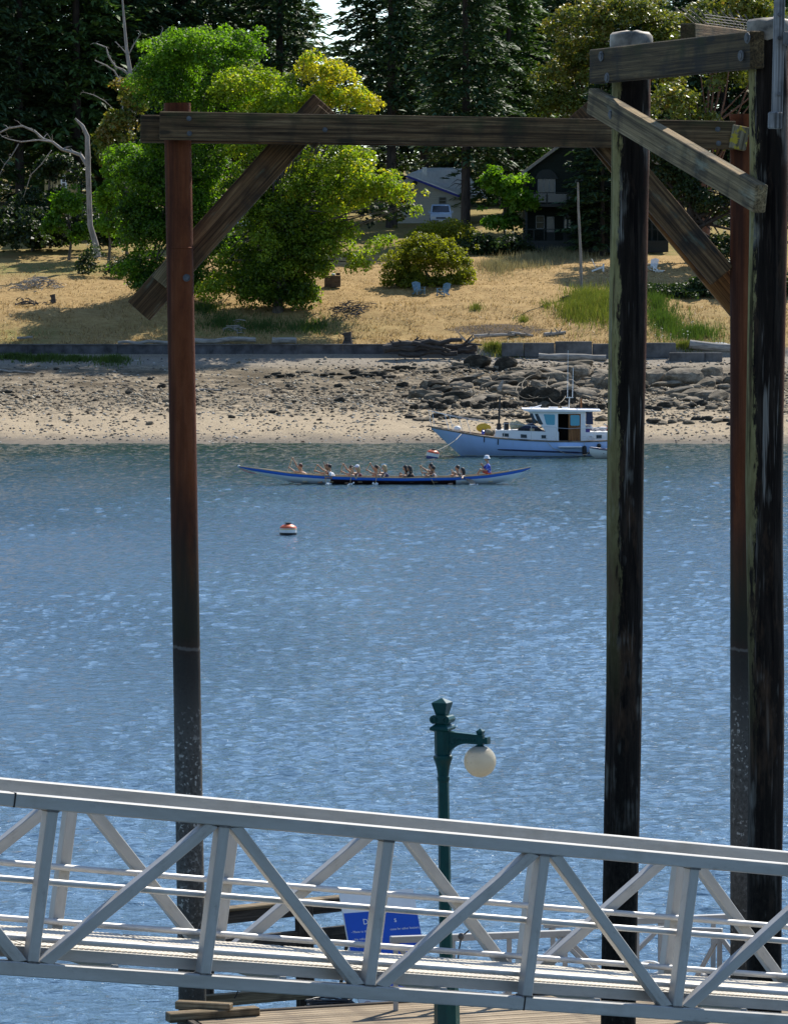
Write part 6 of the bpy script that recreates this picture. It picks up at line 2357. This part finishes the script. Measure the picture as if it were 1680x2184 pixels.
# ---- mooring buoys
def buoy(label, u, v, w, h, y, tilt, cone):
    c = P(u, v, y)
    t = thing('mooring_buoy', label, 'buoy', Vector((c.x, c.y, 0)), 'mooring buoys')
    r = w / 2 * y / FPX
    hh = h * y / FPX
    M_ = Matrix.Rotation(tilt, 3, 'Y')
    b_ = Vector((c.x, c.y, -.02))
    obj('base', MB().lathe([(r * .7, -.15), (r * .98, .0), (r, hh * .10), (r * .99, hh * .24), (r * .9, hh * .27)], b_, 24, M=M_), BLUEB if not cone else BLACK, t, smooth=40)
    obj('band', MB().lathe([(r * .9, hh * .25), (r * .97, hh * .26), (r * .98, hh * .62), (r * .9, hh * .64)], b_, 24, M=M_), WHITEB, t, smooth=40)
    if cone:
        obj('stripe', MB().lathe([(r * .99, hh * .53), (r * 1.01, hh * .55), (r * .99, hh * .58)], b_, 24, M=M_, caps=False), YEL, t)
    obj('top', MB().lathe([(r * .9, hh * .62), (r * .99, hh * .64), (r * .94, hh * .74), (r * .62, hh * .9), (r * .22, hh), (r * .05, hh)], b_, 24, M=M_), REDB, t, smooth=40)
    obj('ring', MB().lathe([(.03, hh), (.13, hh + .01), (.13, hh + .05), (.03, hh + .06)], b_, 12, M=M_), BLACK, t)
    return t


buoy('red topped mooring buoy floating alone on the open water', 614.5, 1141, 37, 25, 165.8, 0.0, True)
buoy('red topped mooring buoy tethered by a rope to the cabin boat bow', 921.5, 977, 27, 19, 228.8, R(10), False)
tag(obj('mooring_rope', MB().tube([Vector((P(931, 962, 228.6).x, 228.6, .42)), P(945, 955, 229.0), P(958, 948, 229.4), P(972, 938, 229.8), hull_side(400, 543)], .022, 6), ROPE), 'pale rope from the buoy up to the cabin boat bow', 'rope')

# ------------------------------------------------------------------ the racing canoe
CY = 203.0
CB = paint('canoe_blue_paint', (.022, .13, .55), .35, .1)
CWH = paint('canoe_white_paint', (.74, .82, .86), .35, .08)
CBR = paint('canoe_dark_brown_paint', (.035, .014, .010), .4, .2)
CTN = plain('canoe_cedar', (.48, .36, .20), .6, 0, .2, 5, stretch=(.5, 4, 4))
canoe = thing('canoe', 'long blue and white racing canoe full of paddlers', 'canoe', ((820 - UC) / FPX * CY, CY, 0))
CM = CY / FPX


def cx(u):
    return (u - UC) * CM


cu = np.array([508, 560, 620, 690, 760, 860, 970, 1040, 1090, 1131])
cz = np.array([.86, .70, .52, .41, .35, .31, .345, .45, .62, .80])
ck = np.array([.80, .46, .06, -.10, -.14, -.15, -.14, -.08, .16, .72])
ch = np.array([.04, .20, .38, .52, .58, .60, .56, .44, .24, .04])


def chull(u):
    return float(np.interp(u, cu, cz)), float(np.interp(u, cu, ck)), float(np.interp(u, cu, ch))


def canoe_strip(name, u0, u1, t0, t1, mat, off=0.0, n=30):
    for s_ in (-1, 1):
        rings = []
        for u in np.linspace(u0, u1, n):
            zs, zk, hb = chull(u)
            ring = []
            for k in range(6):
                t = t0(u) + (t1(u) - t0(u)) * k / 5
                ring.append(Vector((cx(u), CY + s_ * (hb * (1 - t ** 2.4) + off), zs + (zk - zs) * t)))
            rings.append(ring)
        mb = MB().loft(rings, ring_closed=False, caps=False)
        obj(name, mb, mat, canoe, smooth=60)


def band(u):
    zs, zk, hb = chull(u)
    return min(.9, .145 / max(.02, zs - zk))


canoe_strip('sheer_strake', 508, 1131, lambda u: 0, band, CB, .004)
canoe_strip('bow_panel', 508, 705, band, lambda u: 1, CWH)
canoe_strip('middle_panel', 705, 972, band, lambda u: 1, CBR)
canoe_strip('stern_panel', 972, 1131, band, lambda u: 1, CWH)
for s_ in (-1, 1):
    pts = [Vector((cx(u), CY + s_ * chull(u)[2], chull(u)[0] + .008)) for u in np.linspace(508, 1131, 40)]
    obj('gunwale', MB().tube(pts, .024, 6), CTN, canoe, smooth=60)
rings = []
for u in np.linspace(515, 1125, 36):
    zs, zk, hb = chull(u)
    rings.append([Vector((cx(u), CY + s * max(.005, hb * (1 - t ** 2.4) - .03), zs + (zk + .04 - zs) * t)) for s, t in ((-1, .02), (-1, .5), (-1, .9), (0, 1), (1, .9), (1, .5), (1, .02))])
obj('inner_hull', MB().loft(rings, ring_closed=False, caps=False), CTN, canoe, smooth=60)
for a, b_ in ((508, 560), (1085, 1131)):
    rings = []
    for u in np.linspace(a, b_, 6):
        zs, zk, hb = chull(u)
        rings.append([Vector((cx(u), CY - hb, zs + .012)), Vector((cx(u), CY + hb, zs + .012))])
    obj('end_deck', MB().loft(rings, ring_closed=False, caps=False), CB, canoe)
obj('bow_tip', MB().ell((cx(509), CY, .86), (.07, .06, .05), 8, 6), CWH, canoe)
mb = MB().tube([(cx(514), CY - .08, .74), (cx(520), CY - .14, .66), (cx(534), CY - .2, .55), (cx(545), CY - .22, .52)], .022, 5)
obj('bow_ribbon', mb, paint('red_ribbon', (.35, .08, .09), .7), canoe)
for u in (650, 706, 768, 826, 876, 928, 988, 1046):
    zs, zk, hb = chull(u)
    obj('seat', MB().box((cx(u), CY, min(.12, zs - .2)), (.22, hb * 1.7, .03)), CTN, canoe)

# ------------------------------------------------------------------ paddlers
SKIN = [paint('tan_skin', (.42, .235, .14), .55), paint('fair_skin', (.55, .35, .25), .55), paint('brown_skin', (.30, .165, .095), .55)]
HAIR = {n: paint(n + '_hair', c, .6) for n, c in (('black', (.012, .010, .010)), ('auburn', (.11, .035, .018)), ('blonde', (.42, .29, .14)), ('brown', (.05, .028, .016)))}
CLOTH = {n: plain(n + '_cloth', c, .85, 0, .12, 8) for n, c in (('white', (.74, .74, .75)), ('black', (.015, .015, .018)), ('navy', (.02, .028, .085)), ('grey', (.30, .30, .32)), ('maroon', (.10, .03, .04)), ('lavender', (.60, .52, .66)), ('red', (.35, .07, .06)))}
M = Mat('hawaiian_shirt_cloth', .85)
M.base(M.ramp(M.noise(14, (1, 1, 1), 2), [(.44, (.012, .03, .30)), (.56, (.03, .09, .55)), (.64, (.42, .46, .62))]))
CLOTH['hawaiian'] = M.m
EYEM = plain('eye_dark', (.02, .015, .012), .4)
MOUTHM = plain('lip_tone', (.35, .13, .10), .6)


def voxel(name, mb, vox, mat, parent, smooth_it=3):
    """melt overlapping volumes into one continuous skin"""
    o_ = ORIGIN[parent.name]
    me = bpy.data.meshes.new(name)
    me.from_pydata([(p[0] - o_.x, p[1] - o_.y, p[2] - o_.z) for p in mb.v], [], mb.f)
    fix_normals(me)
    tmp = bpy.data.objects.new('tmp', me)
    COL.objects.link(tmp)
    m = tmp.modifiers.new('r', 'REMESH')
    m.mode = 'VOXEL'
    m.voxel_size = vox
    m.use_smooth_shade = True
    s = tmp.modifiers.new('s', 'SMOOTH')
    s.iterations = smooth_it
    s.factor = .4
    dg_ = bpy.context.evaluated_depsgraph_get()
    out = bpy.data.meshes.new_from_object(tmp.evaluated_get(dg_))
    out.name = name
    bpy.data.objects.remove(tmp)
    bpy.data.meshes.remove(me)
    out.materials.clear()
    out.materials.append(mat)
    o = link(name, out, parent, o_)
    return o


def ik(a, b, l1, l2, pole):
    d = b - a
    L = min(d.length, (l1 + l2) * .995)
    x = d.normalized()
    t = (l1 * l1 - l2 * l2 + L * L) / (2 * L)
    h = math.sqrt(max(0, l1 * l1 - t * t))
    n = (pole - x * pole.dot(x)).normalized()
    return a + x * t + n * h, a + x * L


def hand(mb, wrist, grip, axis):
    """palm with four fingers curled round a shaft along axis, thumb closing from the other side"""
    axis = axis.normalized()
    w = wrist - grip
    w = (w - axis * w.dot(axis))
    w = w.normalized() if w.length > 1e-4 else axis.orthogonal().normalized()
    s = axis.cross(w)
    palm = grip + w * .035
    mb.tube([wrist, wrist.lerp(palm, .5), palm], [.026, .033, .036], 8)
    mb.ell(palm, (.042, .042, .046), 8, 6)
    for k in range(4):
        off = axis * ((k - 1.5) * .021)
        r = .030 - .002 * abs(k - 1.2)
        pts = [grip + off + (w * math.cos(a) + s * math.sin(a)) * r for a in (.2, 1.0, 1.9, 2.8, 3.6)]
        mb.tube(pts, [.0125, .012, .0115, .011, .009], 6)
    pts = [palm + axis * .02, grip + axis * .045 + (w * .6 - s * .6) * .034, grip + axis * .05 - s * .034, grip + axis * .05 - w * .028]
    mb.tube(pts, [.016, .014, .012, .010], 6)


def person(label, u, yoff, seat_z, fwd, up, skin, shirt, hair, grips, axis=None, hairlong=0.0, hat=None, shades=False, sleeve=.0, turn=0.0, legs=True, shorts=None, headz=0.0, bare=False, scale=1.0):
    """seated figure facing the bow (-x). fwd: shoulders ahead of hips; up: shoulder height above the seat; u: picture column of the head"""
    sc = scale * 1.07
    seat_z += .075
    head_c = Vector((cx(u), CY + yoff, seat_z + up + .235 * sc + headz))
    sh = head_c + Vector((.05 + fwd * .12, 0, -.235 * sc - headz))
    hip = Vector((sh.x + fwd, CY + yoff, seat_z + .10))
    t = thing('person', label, 'person', Vector((hip.x, hip.y, seat_z)))
    f = Vector((-1, 0, 0))
    side = Vector((0, 1, 0))
    mid = hip.lerp(sh, .5) + Vector((.03, 0, 0))
    body = MB()

    def torso(mb, g, z0=0.0, z1=1.0):
        for s in (-1, 0, 1):
            a = hip + side * (s * .085) + Vector((0, 0, -.02))
            b = mid + side * (s * .07)
            c = sh + side * (s * .10) + Vector((.0, 0, -.07))
            d_ = sh + side * (s * .115) + Vector((0, 0, -.02))
            mb.tube([a, a.lerp(b, .5), b, b.lerp(c, .6), c, d_], [.115 + g, .108 + g, .095 + g, .105 + g, .102 + g, .062 + g], 10)
    torso(body, 0)
    neck = sh.lerp(head_c, .5)
    body.tube([sh + Vector((0, 0, -.03)), neck, head_c], [.068, .056, .06], 10)
    tq = Matrix.Rotation(turn, 3, 'Z')
    body.ell(head_c + Vector((0, 0, .01)), (.098 * sc, .078 * sc, .115 * sc), 16, 12)
    body.ell(head_c + tq @ Vector((-.035, 0, -.055)), (.062 * sc, .056 * sc, .062 * sc), 12, 8)       # jaw
    body.tube([head_c + tq @ Vector((-.085, 0, .015)), head_c + tq @ Vector((-.112, 0, -.022))], [.012, .017], 6)  # nose
    for s in (-1, 1):
        body.ell(head_c + tq @ Vector((.012, s * .08, -.01)), (.02, .012, .032), 8, 6)              # ears
    arms = []
    for s, gpt in zip((-1, 1), grips):
        shp = sh + side * (s * .175) + Vector((0, 0, -.035))
        if gpt is None:
            gpt = hip + f * .36 + side * (s * .12) + Vector((0, 0, .10))
            ax_ = side
        else:
            ax_ = axis if axis is not None else Vector((0, 0, 1))
        w = gpt + (shp - gpt).normalized() * .075
        L = (w - shp).length
        k = max(1.0, L / .54)
        el, wr = ik(shp, w, .29 * k, .26 * k, Vector((.25, s * .55, -1)))
        body.tube([shp, shp.lerp(el, .45), el, el.lerp(wr, .4), wr], [.058, .05, .040, .039, .027], 9)
        hand(body, wr, gpt, ax_)
        arms.append((shp, el, wr))
    if legs:
        for s in (-1, 1):
            hp = hip + side * (s * .09)
            kn = hp + f * .40 + Vector((0, s * .03, .13))
            ft = kn + f * .16 + Vector((0, 0, -.36))
            ft.z = max(ft.z, seat_z - .09)
            body.tube([hp, hp.lerp(kn, .5), kn, kn.lerp(ft, .4), ft], [.098, .082, .058, .056, .040], 9)
            body.tube([ft + Vector((.04, 0, -.02)), ft + f * .10 + Vector((0, 0, -.03)), ft + f * .19 + Vector((0, 0, -.045))], [.040, .042, .026], 8)
    voxel('body', body, .0135, SKIN[skin], t)
    # face details
    for s in (-1, 1):
        pass
    eb = MB()
    for s in (-1, 1):
        eb.ell(head_c + tq @ Vector((-.088, s * .032, .018)), (.010, .013, .008), 8, 6)
    obj('eyes', eb, EYEM, t)
    obj('mouth', MB().ell(head_c + tq @ Vector((-.096, 0, -.062)), (.008, .022, .007), 8, 6), MOUTHM, t)
    # clothes
    if not bare:
        c_ = MB()
        torso(c_, .013)
        for shp, el, wr in arms:
            e = shp.lerp(el, max(.18, sleeve if sleeve <= 1 else 1))
            c_.tube([sh.lerp(shp, .6), shp, e], [.066, .070 if sleeve else .064, .066 if sleeve else .05], 9)
            if sleeve > 1:
                c_.tube([shp, el, el.lerp(wr, sleeve - 1)], [.07, .058, .056], 9)
        voxel('shirt', c_, .017, CLOTH[shirt], t, 2)
    s_ = MB()
    s_.tube([hip + Vector((.03, -.10, -.03)), hip + Vector((.03, .10, -.03))], .125, 10)
    if legs:
        for s in (-1, 1):
            hp = hip + side * (s * .09)
            s_.tube([hp, hp + f * .26 + Vector((0, s * .02, .085))], [.118, .10], 9)
    voxel('shorts', s_, .018, CLOTH[shorts or 'black'], t, 2)
    # hair: a cap, and a fall behind for long hair
    hb_ = MB()
    hb_.ell(head_c + tq @ Vector((.022, 0, .035)), (.104 * sc, .092 * sc, .105 * sc), 14, 10)
    if hairlong:
        hb_.tube([head_c + Vector((.055, 0, .03)), head_c + Vector((.095, 0, -.10)), head_c + Vector((.085 + fwd * .15, 0, -.10 - hairlong))], [.088, .082, .04], 10)
        for s in (-1, 1):
            hb_.tube([head_c + Vector((.03, s * .065, .02)), head_c + Vector((.05, s * .085, -.10)), head_c + Vector((.05, s * .08, -.10 - hairlong * .8))], [.04, .045, .02], 8)
    voxel('hair', hb_, .014, HAIR[hair], t, 1)
    if hat:
        mbh = MB()
        if hat == 'bucket':
            mbh.lathe([(.165, -.03), (.17, -.02), (.118, .045), (.108, .11), (.06, .135), (.01, .14)], head_c + Vector((0, 0, .045)), 20)
        else:
            mbh.ell(head_c + Vector((.012, 0, .062)), (.112, .098, .095), 16, 10)
            mbh.prism([head_c + Vector((-.09, -.06, .06)), head_c + Vector((-.18, -.03, .045)), head_c + Vector((-.18, .03, .045)), head_c + Vector((-.09, .06, .06))], (0, 0, .012))
        obj('hat', mbh, CLOTH['white' if hat != 'cap' else 'white'], t, smooth=60)
        if hat == 'cap':
            obj('hat_band', MB().lathe([(.108, 0), (.112, .03), (.105, .05)], head_c + Vector((.01, 0, .02)), 18, caps=False), CLOTH['lavender'], t)
    if shades:
        mb = MB()
        for s in (-1, 1):
            mb.ell(head_c + tq @ Vector((-.098, s * .035, .02)), (.012, .03, .022), 10, 6)
        mb.bar(head_c + tq @ Vector((-.1, -.08, .025)), head_c + tq @ Vector((-.1, .08, .025)), .01, .012)
        obj('sunglasses', mb, BLACK, t)
    return t


PADW = plain('pale_paddle_wood', (.52, .38, .20), .5, 0, .15, 6)
PADD = plain('grey_paddle_wood', (.22, .18, .14), .6, 0, .2, 6)


def z1(Y):
    return (390 - Y) * .00397


def z2(Y):
    return (387 - Y) * .00433


def u1(X):
    return (900 + X / 3.818) / 1.488


def u2(X):
    return (1240 + X / 3.5) / 1.488


def V1(X, Y, y):
    return Vector((cx(u1(X)), CY + y, z1(Y)))


def V2(X, Y, y):
    return Vector((cx(u2(X)), CY + y, z2(Y)))


def paddle(label, top, tip, blade=.48, mat=PADW, submerged=True):
    """T-topped paddle from its grip to the throat, blade beyond"""
    d = (tip - top).normalized()
    t = thing('paddle', label, 'paddle', top, 'canoe paddles')
    tip2 = tip + d * (.25 if submerged else 0)
    throat = tip2 - d * blade
    obj('shaft', MB().tube([top, throat, throat + d * .1], [.017, .017, .015], 8), mat, t, smooth=60)
    obj('grip', MB().tube([top + Vector((0, -.06, 0)), top + Vector((0, .06, 0))], .02, 8), mat, t, smooth=60)
    sd = d.cross(Vector((0, 1, 0)))
    sd = Vector((0, 1, 0)) if submerged else Vector((0, .35, 1)).normalized()
    sd = (sd - d * sd.dot(d)).normalized()
    nn = d.cross(sd)
    w = [.02, .07, .10, .11, .09, .02]
    rings = [[throat + d * (blade * i / 5) + sd * (w[i] * a) + nn * (.010 * b) for a, b in ((-1, 0), (-.5, .8), (0, 1), (.5, .8), (1, 0), (.5, -.8), (0, -1), (-.5, -.8))] for i in range(6)]
    obj('blade', MB().loft(rings), mat, t, smooth=60)
    return d


ST = .09


def low(top, tip, d=.62):
    return top + (tip - top).normalized() * min(d, (tip - top).length * .7)


# 1 bow
a, b = V1(103, 78, .28), V1(38, 245, .62)
paddle('paddle of the bow paddler, raised and slanting far side', a, b)
person('bare backed bow paddler with auburn hair leaning forward, arm raised high', u1(198), .05, .16, -.0 + .22, .36, 0, None, 'auburn', (low(a, b), a), (b - a), bare=True, hairlong=.0, headz=-.0)
# 2 far, 3 near
a, b = V1(402, 162, .42), V1(355, 268, .66)
paddle('paddle slanting on the far side just ahead of the white shirted paddler', a, b)
person('far side paddler with auburn hair half hidden behind the white shirted paddler', u1(522), .27, .12, .14, .37, 0, 'maroon', 'auburn', (low(a, b), a), (b - a))
a, b = V1(484, 126, -.42), V1(516, 395, -.72)
paddle('upright paddle splashing beside the white shirted paddler', a, b)
person('dark haired paddler in a white shirt gripping an upright paddle', u1(552), -.25, .13, .12, .37, 2, 'white', 'black', (low(a, b, .80), a), (b - a), sleeve=.6)
# 4 far, 5 near
a, b = V1(716, 150, .40), V1(680, 282, .68)
paddle('paddle slanting on the far side ahead of the white capped paddler', a, b)
person('dark haired far side paddler leaning behind the white capped paddler', u1(812), .27, .10, .20, .33, 0, 'black', 'black', (low(a, b), a), (b - a))
a, b = V1(826, 188, -.38), V1(806, 392, -.70)
paddle('paddle held upright by the white capped paddler', a, b)
person('paddler in a white cap with long light brown hair and dark tank top', u1(888), -.25, .12, .10, .345, 1, 'maroon', 'blonde', (low(a, b, .38), a), (b - a), hairlong=.26, hat='cap')
# 6 far, 7 near
a, b = V1(1044, 142, .42), V1(985, 262, .68)
paddle('paddle slanting on the far side ahead of the blonde paddler', a, b)
person('far side paddler with black hair just ahead of the blonde paddler', u1(1118), .27, .10, .18, .34, 0, 'black', 'black', (low(a, b), a), (b - a))
a, b = V1(1152, 182, -.38), V1(1106, 396, -.72)
paddle('paddle held by the blonde paddler, splashing at its tip', a, b)
person('blonde paddler in sunglasses and a navy tank top', u1(1214), -.25, .12, .09, .345, 1, 'navy', 'blonde', (low(a, b, .42), a), (b - a), hairlong=.12, shades=True)
# 8, 9
person('far side paddler with black hair resting, sitting shoulder to shoulder with a long haired paddler', u1(1468), .27, .10, .10, .33, 0, 'black', 'black', (None, V1(1412, 268, .2)), None, hairlong=.15)
a, b = V1(1545, 235, -.28), V1(1480, 300, -.30)
paddle('short slanting paddle resting across the long haired paddler in black', a, V1(1462, 330, -.32), .3, submerged=False)
person('long black haired paddler in black resting amidships', u1(1518), -.25, .10, .10, .33, 2, 'black', 'black', (low(a, b, .12), a), (b - a), hairlong=.34, sleeve=.7)
# 10, 11
a, b = V2(326, 196, .42), V2(356, 300, .66)
paddle('paddle on the far side ahead of the dark haired paddler in a patterned tank', a, b)
person('far side paddler with black hair hidden behind the paddler in a patterned tank', u2(442), .27, .12, .14, .40, 0, 'black', 'black', (low(a, b), a), (b - a), hairlong=.2)
a, b = V2(398, 236, -.36), V2(480, 384, -.70)
paddle('paddle angled back into the water by the paddler in a patterned tank', a, b)
person('dark haired paddler in a grey tank driving an angled paddle', u2(466), -.25, .10, .02, .32, 2, 'grey', 'black', (low(a, b, .42), a), (b - a))
# 12, 13
person('short haired far side paddler in a black shirt near the stern', u2(738), .22, .10, .06, .33, 0, 'black', 'black', (V2(682, 262, .1), V2(676, 238, .32)), Vector((1, 0, -.3)), sleeve=.8)
a, b = V2(668, 234, -.30), V2(938, 380, -.78)
paddle('long grey bladed steering paddle trailing behind the long dark haired paddler', a, b, .55, PADD, False)
person('long dark haired paddler in a pale grey top nearest the stern seat', u2(790), -.25, .07, .02, .27, 1, 'grey', 'black', (low(a, b, .66), low(a, b, .2)), (b - a), hairlong=.22)
# 14 steersman
person('steersman in a blue flowered shirt and white bucket hat sitting high at the stern', u2(1066), 0.0, .38, .02, .50, 0, 'hawaiian', 'brown', (None, V2(1000, 166, .12)), Vector((0, 0, 1)), hat='bucket', sleeve=.9, shorts='red')

# churned water at the paddle blades
foam = MB()
for X, Y, n in ((530, 392, 26), (808, 392, 8), (1110, 394, 22)):
    for i in range(n):
        p = V1(X + random.gauss(8, 18), 390, -.72 + random.gauss(0, .15))
        foam.ell((p.x, p.y, .01 + abs(random.gauss(0, .03))), random.uniform(.02, .055), 6, 4)
for i in range(16):
    p = V2(920 + random.gauss(0, 26), 385, -.8 + random.gauss(0, .12))
    foam.ell((p.x, p.y, .01), random.uniform(.02, .05), 6, 4)
o = obj('splash', foam, plain('white_foam', (.75, .78, .78), .6), kind='stuff')
o['label'] = 'white splashes where the paddles enter the water'
